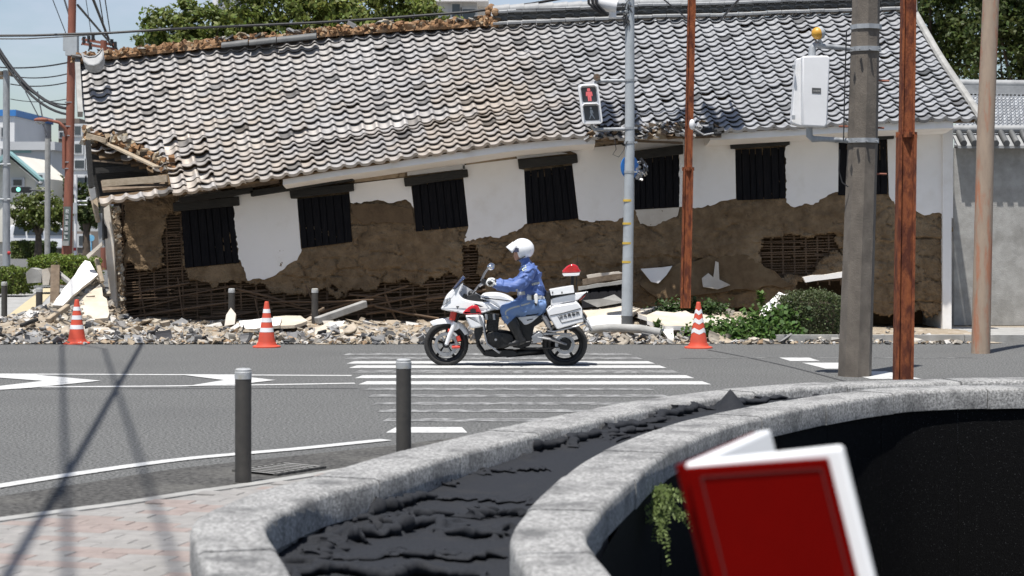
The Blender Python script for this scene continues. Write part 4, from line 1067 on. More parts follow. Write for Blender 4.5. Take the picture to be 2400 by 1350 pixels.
# ---- torn corner at the left end
mb = MB(); mb.bar(W(222, 322, 33.4), W(368, 392, 32.6), .16, .03); mb.build('splintered_board', M['wood_pale'], house)
for a, b, m, w in (((206, 330), (214, 440), 'wood_dark', .12), ((216, 376), (300, 384), 'wood_old', .03), ((250, 392), (395, 402), 'wood_dark', .08), ((240, 430), (392, 418), 'wood_pale', .12), ((225, 400), (392, 388), 'wood_dark', .1), ((300, 350), (400, 400), 'wood_dark', .14), ((205, 318), (250, 330), 'wood_pale', .08), ((232, 470), (300, 462), 'wood_pale', .07), ((212, 440), (230, 520), 'wood_pale', .06), ((222, 450), (228, 512), 'wood_pale', .05), ((240, 480), (246, 560), 'wood_dark', .14)):
    mb = MB(); dd = 33.3 if w != .12 else 32.7; mb.bar(W(a[0], a[1], dd), W(b[0], b[1], dd - .15), .06, w); mb.build('splintered_board', M[m], house)
mb = MB(); mb.prism([W(212, 340, 34.0), W(396, 400, 34.0), W(396, 470, 34.0), (W(225, 480, 34.0))], (0, .08, 0)); mb.build('inner_board', M['wood_dark'], house)
mb = MB(); mb.prism([W(236, 424, 32.9), W(300, 418, 32.9), W(392, 412, 32.9), W(392, 436, 32.55), W(240, 446, 32.55)], (0, .05, -.04)); mb.build('soffit_board', M['wood_old'], house)
for k in range(240):
    t = random.random(); x = 200 + t * 210 + random.uniform(-12, 12); y = np.interp(x, [195, 300, 350, 400, 420], [318, 338, 372, 398, 412]) + random.gauss(0, 9)
    clod(W(x, y, 33.5 - t * .7), random.uniform(.02, .075), random.choice(MUDC + [(.55, .5, .42), (.5, .42, .3), (.12, .1, .08)]))
for k in range(90):
    clod(W(258 + random.gauss(0, 15), 338 + random.gauss(0, 9), 33.35), random.uniform(.03, .09), random.choice([(.08, .05, .03), (.12, .08, .05), (.06, .04, .03), (.2, .14, .09)]), .5)
flush('torn_edge_clods', house)
mb = MB(); q = [(243, 488), (256, 480), (266, 560), (272, 690), (277, 762), (262, 777), (257, 700), (248, 600)]
mb.prism([W(x, y, 33.15) for x, y in q], (0, .16, 0)); fix_normals(mb.build('corner_plaster', M['plaster_aged'], house))
for k in range(420):
    y = random.uniform(490, 775); x = np.interp(y, [490, 775], [262, 282]) + random.uniform(-3, 14)
    clod(W(x, y, 33.3), random.uniform(.02, .06), random.choice([(.45, .36, .26), (.36, .28, .2), (.55, .5, .42), (.25, .18, .12)]))
flush('broken_corner', house)
mb = MB(); mb.bar(W(236, 500, 33.25), W(240, 580, 33.25), .1, .1); mb.build('grey_pipe', M['galv'], house)
mb = MB(); mb.prism([W(205, 432, 33), W(222, 440, 33), W(226, 462, 33), W(214, 470, 33)], (0, .1, 0)); mb.build('hanging_tile', M['tile_grey'], house)
# ================================================================== RUBBLE, DEBRIS, FAR PAVEMENT
fp = MB(); fp.prism([(-60, 30.0, 0.03), (60, 30.0, 0.03), (60, 34.0, 0.03), (-60, 34.0, 0.03)], (0, 0, -.2))
tag(fp.build('far_pavement', M['concrete']), kind='structure')
for i in range(14):
    x0 = 4.2 + i * 1.0
    mb = MB(); mb.box((x0 + .5, 29.93, 0.055), (.99, .14, .13)); mb.build('kerb_stone', M['concrete'], bpy.data.objects['far_pavement'])

def rub_h(X, Y):
    base = np.clip((Y - 29.35) / 2.6, 0, 1)
    left = np.clip((3.2 - X) / 2.5, 0, 1)
    h = base * (0.04 + 0.12 * left) * (0.25 + 1.6 * fbm(X * .8, Y * .8, 3, 3))
    h = h * np.clip((X + 12.5) / 3, 0, 1)
    h += 0.72 * np.exp(-((X + 7.40) / .36) ** 2 - ((Y - 33.3) / .6) ** 2) + 0.34 * np.exp(-((X + 7.9) / .75) ** 2 - ((Y - 32.4) / .9) ** 2)
    h += 0.25 * np.exp(-((X - 2.8) / 1.5) ** 2 - ((Y - 32.4) / .6) ** 2) + 0.25 * np.exp(-((X - 4.6) / 1.2) ** 2 - ((Y - 32.6) / .6) ** 2)
    edge = np.clip((Y - 29.3 - .35 * (fbm(X * 1.1, 0 * X, 3, 2) - .5)) / .25, 0, 1)
    return h * edge + 0.05 * (fbm(X * 3.1, Y * 3.1, 4, 7) - .45) * edge
nx, ny = 330, 64
gx = np.linspace(-11.5, 7.8, nx); gy = np.linspace(29.2, 33.9, ny)
GX, GY = np.meshgrid(gx, gy, indexing='ij'); GZ = rub_h(GX, GY) + 0.006
fs = [(i * ny + j, (i + 1) * ny + j, (i + 1) * ny + j + 1, i * ny + j + 1) for i in range(nx - 1) for j in range(ny - 1) if GZ[i, j] > 0.012 or GZ[i + 1, j + 1] > .012]
rg_ = mesh_obj('rubble_mound', np.stack([GX, GY, GZ], -1).reshape(-1, 3), fs, M['rubble_ground'], smooth=60)
tag(rg_, 'low heap of broken mud and tile along the foot of the building', 'rubble', kind='stuff')
RC = [(.50, .42, .32), (.55, .47, .36), (.42, .34, .25), (.47, .39, .29), (.62, .57, .5), (.52, .45, .36), (.38, .37, .35), (.30, .29, .28), (.16, .16, .165), (.10, .10, .10), (.70, .68, .65), (.44, .31, .2), (.58, .53, .46), (.45, .44, .42), (.50, .45, .38)]
def zg(x, y): return float(rub_h(np.array(x), np.array(y)))
for k in range(7500):
    x = random.uniform(-11, 7.2) if k % 3 else random.uniform(-9.5, 2.5)
    y = 29.3 + abs(random.gauss(0, 1.15)) if k % 2 else random.uniform(29.4, 33.2)
    if y > 33.3: continue
    if x > 3.0 and y > 30.2 and random.random() < .7: continue
    s = min(.10, random.lognormvariate(-3.75, .55)); c = random.choice(RC)
    if y < 30.3: c = random.choice(RC[2:]); s *= 1.05
    clod((x, y, max(0.015, zg(x, y)) + s * .25), s, c, random.choice([.25, .35, .5, .8]))
for k in range(420):
    x = -7.7 + random.gauss(0, .55); y = random.uniform(31.6, 33.3)
    clod((x, y, max(.1, zg(x, y)) + .02), random.uniform(.03, .10), random.choice([(.62, .57, .5), (.55, .49, .4), (.70, .68, .64), (.45, .38, .3), (.3, .3, .3)]), .5)
for k in range(120):
    x = random.uniform(-10, 6.8); y = random.uniform(29.6, 32.6); s = random.uniform(.06, .17)
    if x > 3 and y > 30.3: continue
    clod((x, y, max(.02, zg(x, y)) + .03), s, random.choice([(.62, .56, .47), (.70, .68, .64), (.52, .44, .34), (.58, .5, .4), (.66, .62, .55), (.3, .3, .3)]), random.choice([.12, .16, .25]))
o = flush('rubble_pieces', None); tag(o, 'countless shards of grey tile and tan mud strewn along the road edge', 'rubble', kind='stuff')
# curved tile shards
tv, tf, tt = [], [], []; to = 0
for k in range(300):
    x = random.uniform(-10.5, 3.2); y = 29.4 + abs(random.gauss(0, .7)); s = random.uniform(.05, .14)
    e = Euler((random.gauss(0, .5), random.gauss(0, .5), random.uniform(0, 6.3))).to_matrix(); c0 = Vector((x, y, max(.02, zg(x, y)) + .04))
    col = random.choice([(.08, .08, .085), (.45, .40, .33), (.34, .34, .345), (.42, .42, .42), (.26, .26, .26), (.48, .45, .4)])
    pr_ = [(-.5, .12), (-.2, .0), (.15, .0), (.4, .1), (.55, .22)]; L = random.uniform(.4, 1.1)
    P = [c0 + e @ Vector((a * s * 1.6, b * s * 1.6, h * s * 1.6 + dz)) for dz in (0, -.018) for b in (-L / 2, L / 2 + random.uniform(-.1, .1)) for a, h in pr_]
    tv += [tuple(p) for p in P]
    fl = []
    for i in range(4):
        fl += [(i, i + 1, 5 + i + 1, 5 + i), (10 + i + 1, 10 + i, 15 + i, 15 + i + 1), (i + 1, i, 10 + i, 10 + i + 1), (5 + i, 5 + i + 1, 15 + i + 1, 15 + i)]
    fl += [(0, 5, 15, 10), (4, 14, 19, 9)]
    tf += [tuple(q + to for q in f) for f in fl]; tt += [col] * len(fl); to += 20
tag(mesh_obj('tile_shards', tv, tf, M['rubble'], tint=np.array(tt)), 'broken curved roof tiles scattered over the rubble', 'tile shards', kind='stuff')

def slab(name, pts, thick, m, label, cat='plaster slab', m2=None, jag=.012, tv_=None):
    """pts: (px, py, depth)"""
    P = []
    n = len(pts)
    for i in range(n):
        a = W(*pts[i]); b = W(*pts[(i + 1) % n]); L = (b - a).length; k = max(1, int(L / .16))
        for q in range(k):
            p = a.lerp(b, q / k)
            if q: p += Vector((random.uniform(-jag, jag), 0, random.uniform(-jag, jag)))
            P.append(p)
    c = sum(P, Vector()) / len(P); nrm = Vector()
    for i in range(len(P)): nrm += (P[i] - c).cross(P[(i + 1) % len(P)] - c)
    nrm.normalize()
    if nrm.y > 0: nrm = -nrm
    mb = MB(); k = len(P); back = [p - nrm * thick for p in P]
    mb.add(P + back, [tuple(range(k))], 0); mb.add(back, [tuple(reversed(range(k)))], 1 if m2 else 0)
    mb.add(P + back, [(i, (i + 1) % k, (i + 1) % k + k, i + k) for i in range(k)], 1 if m2 else 0)
    o = mb.build(name, [m, m2 or m]); fix_normals(o)
    return tag(o, label, cat)
PL, SB, PA = M['plaster'], M['slab_back'], M['plaster_aged']
slab('plaster_slab', [(199, 610, 33.2), (211, 613, 33.2), (230, 643, 33.0), (195, 671, 32.6), (147, 716, 32.0), (124, 715, 31.9), (132, 700, 32.1)], .07, PL, 'tall white plaster slab leaning on the rubble heap at the broken corner', m2=PA)
slab('plaster_slab', [(240, 565, 33.0), (243, 572, 33.0), (214, 598, 32.9), (206, 606, 32.9), (202, 598, 32.9)], .06, PA, 'thin pale strip of plaster propped against the broken corner')
slab('plaster_slab', [(60, 762, 31.5), (150, 764, 31.3), (255, 768, 31.2), (262, 780, 31.0), (150, 790, 30.8), (65, 784, 30.9)], .05, PA, 'flat cracked plaster sheet lying behind the leftmost traffic cone', jag=.03)
slab('plaster_slab', [(150, 705, 32.4), (240, 668, 33.0), (250, 700, 32.6), (252, 745, 32.0), (190, 742, 31.9), (150, 735, 32.0)], .08, SB, 'tan slab of wall lining on the heap above the leftmost cone', jag=.04)
slab('wall_fragment', [(541, 721, 31.6), (553, 736, 31.5), (550, 760, 31.4), (526, 764, 31.4), (530, 738, 31.5)], .10, PA, 'upright chunk of plastered wall with a brown broken edge', 'wall fragment', m2=M['mud'])
slab('plaster_slab', [(560, 752, 31.3), (615, 746, 31.5), (660, 745, 31.7), (655, 762, 31.0), (600, 770, 30.8), (566, 770, 30.8)], .05, PL, 'white plaster piece right behind the middle traffic cone', m2=SB)
slab('plaster_slab', [(640, 742, 32.4), (705, 740, 32.4), (720, 752, 31.6), (690, 762, 31.2), (640, 764, 31.2)], .05, SB, 'tan plaster sheet lying at the foot of a dark bollard')
slab('plaster_slab', [(735, 768, 31.2), (775, 752, 31.6), (810, 760, 31.4), (880, 776, 30.8), (870, 790, 30.4), (790, 793, 30.3), (738, 784, 30.5)], .06, SB, 'broad cream slab lying face down between cone and motorcycle', m2=PL, jag=.03)
slab('plaster_slab', [(770, 756, 31.4), (808, 752, 31.6), (800, 772, 31.1), (780, 772, 31.1)], .05, PL, 'small bright white plaster corner tilted up on the cream slab')
slab('plaster_slab', [(1375, 745, 31.6), (1460, 735, 31.8), (1462, 772, 31.0), (1420, 780, 30.6), (1378, 780, 30.6)], .08, PL, 'grey white slab on edge between motorcycle and signal pole', m2=SB)
slab('plaster_slab', [(1365, 726, 32.6), (1462, 712, 32.6), (1500, 722, 32.0), (1470, 742, 31.6), (1380, 748, 31.6)], .06, SB, 'tan sheet of plaster behind the signal pole foot')
slab('plaster_slab', [(1488, 724, 32.2), (1600, 708, 32.6), (1600, 714, 32.4), (1520, 726, 31.8), (1500, 745, 31.4)], .05, PA, 'thin plaster strip lying towards the rusty post foot')
slab('plaster_slab', [(1495, 736, 31.2), (1605, 727, 31.6), (1620, 735, 31.4), (1690, 738, 31.3), (1715, 748, 31.0), (1775, 744, 31.0), (1740, 762, 30.5), (1640, 766, 30.4), (1560, 764, 30.4), (1530, 755, 30.6)], .07, SB, 'wide cream wall slab lying behind the right-hand traffic cone', m2=PL, jag=.03)
slab('plaster_slab', [(1545, 766, 30.5), (1578, 765, 30.5), (1580, 795, 30.1), (1568, 795, 30.1)], .05, PL, 'small triangular plaster piece hanging below the wide cream slab')
slab('plaster_slab', [(1786, 720, 31.6), (1826, 684, 31.9), (1836, 688, 31.9), (1832, 710, 31.7), (1800, 745, 31.2), (1782, 738, 31.3)], .06, PL, 'white plaster slab standing tilted between ivy and clipped hedge', m2=PA)
slab('plaster_slab', [(1832, 690, 32.0), (1852, 688, 32.0), (1856, 705, 31.9), (1838, 722, 31.7), (1826, 712, 31.7)], .05, PL, 'second white plaster slab crossing behind the tilted one by the hedge')
slab('plaster_beam', [(1882, 650, 32.6), (2030, 628, 32.6), (2030, 642, 32.6), (1888, 662, 32.6)], .12, PL, 'long white plastered beam fallen slantwise above the clipped hedge', 'beam', m2=PA)
slab('wall_slab', [(1508, 640, 33.46), (1660, 602, 33.46), (1752, 598, 33.46), (1792, 626, 33.46), (1860, 668, 33.42), (1700, 684, 33.32), (1600, 692, 33.32), (1545, 700, 33.32), (1500, 668, 33.37)], .06, M['mud_brown'], 'big brown slab of mud wall leaning beside the rusty post', 'wall slab', m2=M['mud_dark'], jag=.04)
slab('plaster_chip', [(1502, 630, 33.32), (1576, 623, 33.34), (1562, 645, 33.32), (1543, 664, 33.28), (1526, 660, 33.28)], .03, PL, 'white triangular plaster remnant on the wall between the two poles', 'plaster chip')
slab('plaster_chip', [(1645, 652, 33.32), (1660, 640, 33.32), (1672, 650, 33.32), (1677, 612, 33.36), (1684, 615, 33.36), (1686, 655, 33.32), (1712, 668, 33.30), (1682, 678, 33.26), (1648, 672, 33.26)], .02, PA, 'jagged white plaster remnant on the leaning brown slab', 'plaster chip')
# fallen shutter door with boards over it
door = empty('fallen_door', W(1410, 715, 32.6), 'black plank door fallen at the wall foot behind the motorcycle', 'door')
mb = MB(); mb.prism([W(1362, 678, 32.8), W(1466, 664, 32.9), W(1468, 712, 32.5), W(1364, 722, 32.5)], (0, .05, 0)); mb.build('door_leaf', M['wood_black'], door)
for i in range(5):
    a, b = i / 5 + .02, (i + 1) / 5 - .02; A = lambda t: W(1362, 678, 32.77).lerp(W(1466, 664, 32.87), t); B_ = lambda t: W(1364, 722, 32.47).lerp(W(1468, 712, 32.47), t)
    mb = MB(); mb.prism([A(a), A(b), B_(b), B_(a)], (0, .02, 0)); mb.build('plank', M['wood_black'], door)
mb = MB(); mb.prism([W(1366, 704, 32.42), W(1410, 700, 32.42), W(1440, 690, 32.46), (W(1466, 708, 32.42)), W(1400, 720, 32.42)], (0, .01, 0)); mb.build('scuffed_patch', M['concrete'], door)
for nm, q, m, lb in (('weathered_board', [(1355, 672, 32.7), (1466, 655, 32.7), (1466, 664, 32.7), (1356, 681, 32.7)], 'concrete', 'weathered grey board lying over the fallen black door'),
                     ('weathered_board', [(1365, 655, 32.9), (1466, 640, 32.9), (1466, 652, 32.9), (1366, 668, 32.9)], 'wood_old', 'brown board above the fallen black door'),
                     ('weathered_board', [(1375, 645, 32.95), (1450, 636, 32.95), (1462, 640, 32.95), (1380, 660, 32.95)], 'plaster_aged', 'pale plaster-coated board, topmost over the fallen black door')):
    slab(nm, q, .12, M[m], lb, 'board')
# fallen timbers
def timber(name, a, b, w, h, m, label, cat='timber'):
    mb = MB(); mb.bar(W(*a), W(*b), w, h); o = mb.build(name, M[m]); bvm = o.modifiers.new('bevel', 'BEVEL'); bvm.width = .012; return tag(o, label, cat)
timber('fallen_post', (742, 752, 31.9), (856, 712, 32.7), .12, .12, 'concrete', 'grey squared post lying slantwise beside a dark bollard')
timber('fallen_post', (112, 752, 31.4), (160, 718, 32.0), .09, .09, 'wood_pale', 'pale broken timber sticking out below the white leaning slab')
timber('fallen_post', (128, 728, 33.0), (130, 626, 33.6), .16, .16, 'wood_old', 'upright weathered fence post left of the leaning white slab')
timber('fence_rail', (136, 640, 33.7), (166, 664, 33.3), .08, .08, 'concrete', 'round grey rail slanting from the weathered fence post')
timber('fallen_post', (88, 748, 31.0), (48, 764, 30.8), .08, .06, 'wood_dark', 'short dark timber lying by the leftmost bollards')
timber('fallen_post', (730, 740, 32.2), (760, 722, 32.4), .05, .05, 'wood_old', 'thin brown splinter leaning near the grey squared post')
timber('fallen_post', (226, 606, 33.1), (240, 662, 32.9), .07, .07, 'wood_pale', 'pale stud leaning inside the broken corner')
slab('stone_lump', [(60, 640, 36), (72, 628, 36), (88, 632, 36), (98, 645, 36), (96, 662, 36), (64, 664, 36)], .4, M['concrete'], 'grey boulder in front of the far hedge', 'stone')
slab('stone_lump', [(98, 632, 35), (112, 628, 35), (118, 645, 35), (114, 668, 35), (100, 668, 35)], .3, PA, 'pale broken masonry lump beside the weathered fence post', 'stone')
mb = MB(); mb.tube([W(1310 + 60, 775, 30.6), W(1430, 768, 30.4), W(1500, 771, 30.2), W(1548, 780, 30.1)], .07, 8); tag(mb.build('fallen_kerb', M['concrete'], smooth=50), 'grey kerb piece lying at the foot of the signal pole', 'kerb')
# tactile paving on the far left pavement
tp = MB(); a, b, c_, d_ = G(15, 742, .11), G(75, 735, .11), G(140, 668, .11), G(112, 668, .11)
tp.add([a, b, c_, d_], [(0, 1, 2, 3)]); o = fix_normals(tp.build('tactile_paving', M['tactile'])); tag(o, kind='structure')
sp = MB(); sp.prism([(-60, 34.0, .10), (-7.6, 34.0, .10), (-15.0, 66, .10), (-19, 66, .1), (-60, 40, .10)], (0, 0, -.2)); tag(fix_normals(sp.build('side_pavement', M['concrete'])), kind='structure')
sr = MB(); sr.add([(-40, 40, .11), (-12.6, 56, .11), (-10, 110, .11), (-60, 110, .11)], [(0, 1, 2, 3)]); tag(sr.build('side_street', M['asphalt']), kind='structure')

# ---- traffic cones
def make_cone(loc, label, chev=False):
    root = empty('traffic_cone', loc, label, 'traffic cone', 'traffic cones along the rubble')
    x, y, z = loc
    mb = MB(); n = 24
    pr_ = [(.215, .0), (.215, .018), (.19, .028), (.16, .034), (.148, .06), (.145, .075)]
    mb.lathe(pr_, loc, n=n)
    mb.build('base', M['cone_red'], root, smooth=50)
    H = .70; rr = lambda h: .135 - (.135 - .030) * (h - .07) / (H - .07)
    bands = [(.07, 0.235, 0), (.235, .30, 1), (.30, .385, 0), (.385, .45, 1), (.45, .525, 0), (.525, .585, 1), (.585, .685, 0)]
    body = MB()
    for h0, h1, w in bands:
        if not w: body.lathe([(rr(h0), h0), (rr(h1), h1)], loc, n=n)
    body.lathe([(rr(.685), .685), (.026, .70), (0, .702)], loc, n=n)
    bo = body.build('cone_body', M['cone_red'], root, smooth=50)
    for h0, h1, w in bands:
        if w:
            b = MB()
            if chev:
                vs = []
                for k in range(n + 1):
                    t = 2 * math.pi * k / n; ph = (math.degrees(t) + 90 + 45) % 90 / 90.0; sg = -.035 * (1 - abs(2 * ph - 1)) + .012
                    for h in (h0 + sg, h1 + sg): vs.append((x + math.cos(t) * (rr(h) + .002), y + math.sin(t) * (rr(h) + .002), z + h))
                b.add(vs, [(2 * k, 2 * k + 2, 2 * k + 3, 2 * k + 1) for k in range(n)])
            else: b.lathe([(rr(h0) + .0015, h0), (rr(h1) + .0015, h1)], loc, n=n)
            b.build('white_band', M['cone_white'], bo, smooth=50)
    if chev:
        f = MB(); f.lathe([(rr(.07) - .001, .07), (rr(.685) - .001, .685)], loc, n=n); f.build('inner_cone', M['cone_red'], bo, smooth=50)
    return root
make_cone(G(180, 806, .0), 'leftmost red cone with three straight white bands')
make_cone(G(625, 814, .0), 'middle red cone with straight white bands, left of the motorcycle')
make_cone(G(1637, 816, .0), 'red cone with chevron white bands, right of the motorcycle', True)

# ---- bollards
def make_bollard(loc, label, h=.80):
    root = empty('bollard', loc, label, 'bollard', 'dark bollards with pale caps')
    r = .057
    mb = MB(); mb.lathe([(r, -.05), (r, h - .075)], loc, n=24); mb.build('post', M['bollard'], root, smooth=40)
    mb = MB(); mb.lathe([(r + .002, h - .075), (r + .002, h - .028), (r - .002, h - .024), (r - .001, h - .012), (r - .012, h - .003), (0, h)], loc, n=24); mb.build('cap', M['bollard_cap'], root, smooth=40)
    mb = MB(); mb.lathe([(r + .018, 0.0), (r + .018, .006), (r, .010)], loc, n=24); mb.build('collar', M['asphalt_dark'], root, smooth=40)
    return root
make_bollard(G(570, 1133, .012), 'nearest brown bollard with pale cap beside the drain grate')
make_bollard(W(946, 1088, 14.17) * 1.0 - Vector((0, 0, W(946, 1088, 14.17).z)), 'brown bollard rising behind the granite planter kerb')
for px_, Yb, lb in ((10, 36.3, 'leftmost far bollard on the tactile paving'), (92, 32.4, 'far bollard standing in rubble at the leaning slab'), (543, 32.0, 'dark bollard shaded under the shutter nearest the broken corner'), (738, 32.0, 'dark bollard shaded beside the fallen grey post')):
    make_bollard(Vector((XA(px_, Yb), Yb, .0)), lb, .80)
# ================================================================== MOTORCYCLE AND RIDER
BY = 24.7; BS = 707.0
def bk(zx, zy, y=0.0): return Vector((-0.159 + (zx - 840) / BS, BY + y, (1262 - zy) / BS))
bike = empty('police_motorcycle', bk(840, 1262), 'white police motorcycle with red lamps and side cases on the crossing', 'motorcycle')

def smooth_poly(pts, n):
    P = np.array(pts, float); k = len(P); out = []
    for i in range(k):
        p0, p1, p2, p3 = P[(i - 1) % k], P[i], P[(i + 1) % k], P[(i + 2) % k]
        for q in range(n):
            t = q / n
            out.append(0.5 * ((2 * p1) + (-p0 + p2) * t + (2 * p0 - 5 * p1 + 4 * p2 - p3) * t * t + (-p0 + 3 * p1 - 3 * p2 + p3) * t ** 3))
    return np.array(out)
def inset(P, d):
    a = np.roll(P, 1, 0); b = np.roll(P, -1, 0); T = b - a; T /= np.linalg.norm(T, axis=1)[:, None] + 1e-9
    area = np.sum(P[:, 0] * b[:, 1] - b[:, 0] * P[:, 1])
    N_ = np.c_[-T[:, 1], T[:, 0]] * (1 if area > 0 else -1)
    return P + N_ * d
def shell(name, poly, w, m, parent=bike, rnd=14, y0=0.0, sm=4, wf=None, steps=5, flatc=0.55):
    """side outline (zoomed pixels) given a rounded body of half-width w"""
    P = smooth_poly(poly, sm) if sm else np.array(poly, float)
    rows = []
    for k in range(-steps, steps + 1):
        s = k / steps; a = abs(s)
        yy = w * (math.sin(a * math.pi / 2)) * (1 if s >= 0 else -1) if a < 1 else w * (1 if s >= 0 else -1)
        ins = rnd * (1 - math.cos(a * math.pi / 2)) ** 1.3
        Q = inset(P, ins)
        rows.append([bk(q[0], q[1], y0 + yy * (wf(q[0], q[1]) if wf else 1)) for q in Q])
    n = len(P); mb = MB(); vs = [v for r in rows for v in r]; K = len(rows)
    fs = [(i * n + j, i * n + (j + 1) % n, (i + 1) * n + (j + 1) % n, (i + 1) * n + j) for i in range(K - 1) for j in range(n)]
    fs += [tuple(range(n)), tuple(reversed(range((K - 1) * n, K * n)))]
    mb.add(vs, fs)
    return fix_normals(mb.build(name, m, parent, smooth=48))
def plate(name, poly, y0, thick, m, parent=bike, sm=0, bev=0.006):
    P = smooth_poly(poly, sm) if sm else np.array(poly, float)
    mb = MB(); mb.prism([bk(q[0], q[1], y0) for q in P], (0, thick, 0)); o = fix_normals(mb.build(name, m, parent, smooth=35))
    if bev:
        q = o.modifiers.new('bevel', 'BEVEL'); q.width = bev; q.segments = 2
    return o

def wheel(name, c, Rw, tw, rimr, disc):
    C = bk(*c); ax = Vector((0, 1, 0))
    tor = []
    for k in range(18):
        t = 2 * math.pi * k / 18
        rr = Rw - (Rw - rimr) / 2 + math.cos(t) * (Rw - rimr) / 2; tor.append((rr, math.sin(t) * tw / 2 * (1.0 if math.cos(t) < .2 else .92)))
    wh = empty(name, C, parent=bike)
    mb = MB(); mb.lathe(tor, C, ax, 48, closed=True); fix_normals(mb.build('tyre', M['rubber'], wh, smooth=60))
    mb = MB(); rim_p = [(rimr + .006, -tw * .42), (rimr - .006, -tw * .40), (rimr - .028, -tw * .18), (rimr - .03, tw * .18), (rimr - .006, tw * .40), (rimr + .006, tw * .42)]
    mb.lathe(rim_p + [(rimr + .004, tw * .3), (rimr + .004, -tw * .3)], C, ax, 48, closed=True)
    for k in range(5):
        t = 2 * math.pi * k / 5 + .25
        for s in (-.09, .09):
            d0 = Vector((math.cos(t + s * .6), 0, math.sin(t + s * .6))); d1 = Vector((math.cos(t + s * .45), 0, math.sin(t + s * .45)))
            mb.bar(C + d0 * .04, C + d1 * (rimr - .02), .022, .035, up=ax)
    mb.lathe([(.05, -.055), (.045, .055)], C, ax, 20)
    fix_normals(mb.build('rim', M['black_metal'], wh, smooth=40))
    for s in ((-1, 1) if disc > .13 else (-1,)):
        mb = MB(); mb.lathe([(disc, s * .072 - .003), (disc, s * .072 + .003), (disc - .04, s * .072 + .003), (disc - .04, s * .072 - .003)], C, ax, 40, closed=True)
        for k in range(6):
            t = k * math.pi / 3; d0 = Vector((math.cos(t), 0, math.sin(t)))
            mb.bar(C + d0 * .05 + ax * s * .072, C + d0 * (disc - .035) + ax * s * .072, .012, .006, up=ax)
        fix_normals(mb.build('brake_disc', M['silver'], wh, smooth=40))
    mb = MB(); mb.tube([C - ax * .1, C + ax * .1], .02, 12); mb.build('axle', M['silver'], wh, smooth=40)
    return wh
fw = wheel('front_wheel', (341, 1062), .293, .125, .218, .155)
rw = wheel('rear_wheel', (1443, 1060), .297, .185, .218, .13)

# fork, mudguard, brakes
for s in (-1, 1):
    mb = MB(); mb.tube([bk(345, 1062, s * .10), bk(372, 985, s * .10), bk(428, 855, s * .10)], [.026, .030, .033], 14); mb.build('fork_leg', M['white_paint'], bike, smooth=40)
    mb = MB(); mb.tube([bk(398, 835, s * .10), bk(415, 760, s * .10)], .044, 14); mb.build('fork_cover', M['red_paint'], bike, smooth=40)
    mb = MB(); mb.tube([bk(425, 860, s * .10), bk(520, 600, s * .10)], .024, 12); mb.build('fork_tube', M['black_metal'], bike, smooth=40)
    mb = MB(); mb.tube([bk(450, 985, s * .09), bk(465, 1030, s * .09)], .03, 10); mb.tube([bk(358, 930, s * .09), bk(378, 936, s * .09)], .024, 10); mb.tube([bk(395, 1088, s * .09), bk(470, 1085, s * .09)], .018, 8)
    mb.build('brake_caliper', M['red_paint'], bike, smooth=40)
mb = MB(); C = bk(341, 1062); n = 22; secs = []
for k in range(n + 1):
    t = R(126 - 100 * k / n); flare = .0
    rr = .322 + (.022 if k < 5 else 0) * (5 - k) / 5
    sec = [(-.075, -.05), (-.072, -.012), (-.05, .012), (0, .02), (.05, .012), (.072, -.012), (.075, -.05), (.066, -.05), (.045, .004), (0, .012), (-.045, .004), (-.066, -.05)]
    wsc = 1 - .55 * (abs(k / n - .55) / .55) ** 3
    for y, h in sec: secs.append(C + Vector((math.cos(t) * (rr + h), y * wsc, math.sin(t) * (rr + h))))
q = 12
mb.add(secs, [(i * q + j, i * q + (j + 1) % q, (i + 1) * q + (j + 1) % q, (i + 1) * q + j) for i in range(n) for j in range(q)] + [tuple(range(q)), tuple(reversed(range(n * q, (n + 1) * q)))])
fix_normals(mb.build('front_mudguard', M['white_paint'], bike, smooth=45))
for s in (-1, 1): plate('mudguard_stay', [(395, 850), (452, 862), (470, 905), (420, 935), (388, 905)], s * .093 - .006, .012, M['white_paint'], sm=3)

# fairing
def fw_w(zx, zy): return float(np.interp(zx, [295, 340, 420, 520, 700, 850], [.35, .62, .9, 1.0, .95, .78])) * float(np.interp(zy, [480, 560, 640, 780], [.6, .78, .95, 1.0]))
fair = shell('fairing', [(300, 740), (308, 700), (322, 650), (348, 600), (402, 548), (455, 512), (494, 488), (500, 505), (489, 556), (472, 592), (512, 636), (600, 656), (690, 664), (745, 664), (800, 694), (838, 722), (840, 738), (770, 750), (662, 780), (500, 780), (440, 766)], .235, M['white_paint'], wf=fw_w, rnd=16, sm=3)
for s in (-1, 1):
    shell('red_side_lamp', [(505, 776), (530, 730), (572, 700), (606, 692), (638, 700), (656, 732), (664, 776)], .022, M['red_lens'], fair, y0=s * .232, rnd=22, sm=3)
    plate('lamp_reflector', [(570, 768), (566, 735), (590, 722), (618, 728), (622, 768)], s * .257 - .003, .004, M['black_plastic'], fair, bev=0)
    plate('fairing_vent', [(595, 682), (625, 683), (690, 708), (660, 712)], s * .226 - .004, .008, M['black_plastic'], fair, bev=0)
    plate('fairing_badge', [(438, 703), (465, 703), (465, 716), (456, 716), (455, 728), (448, 728), (447, 716), (438, 716)], s * .226 - .003, .006, M['black_plastic'], fair, bev=0)
shell('headlight', [(310, 702), (318, 656), (345, 628), (385, 624), (372, 645), (345, 690)], .13, M['lamp_glass'], fair, rnd=10, sm=3, wf=lambda x, y: float(np.interp(x, [300, 330, 390], [.7, 1.0, 1.35])))
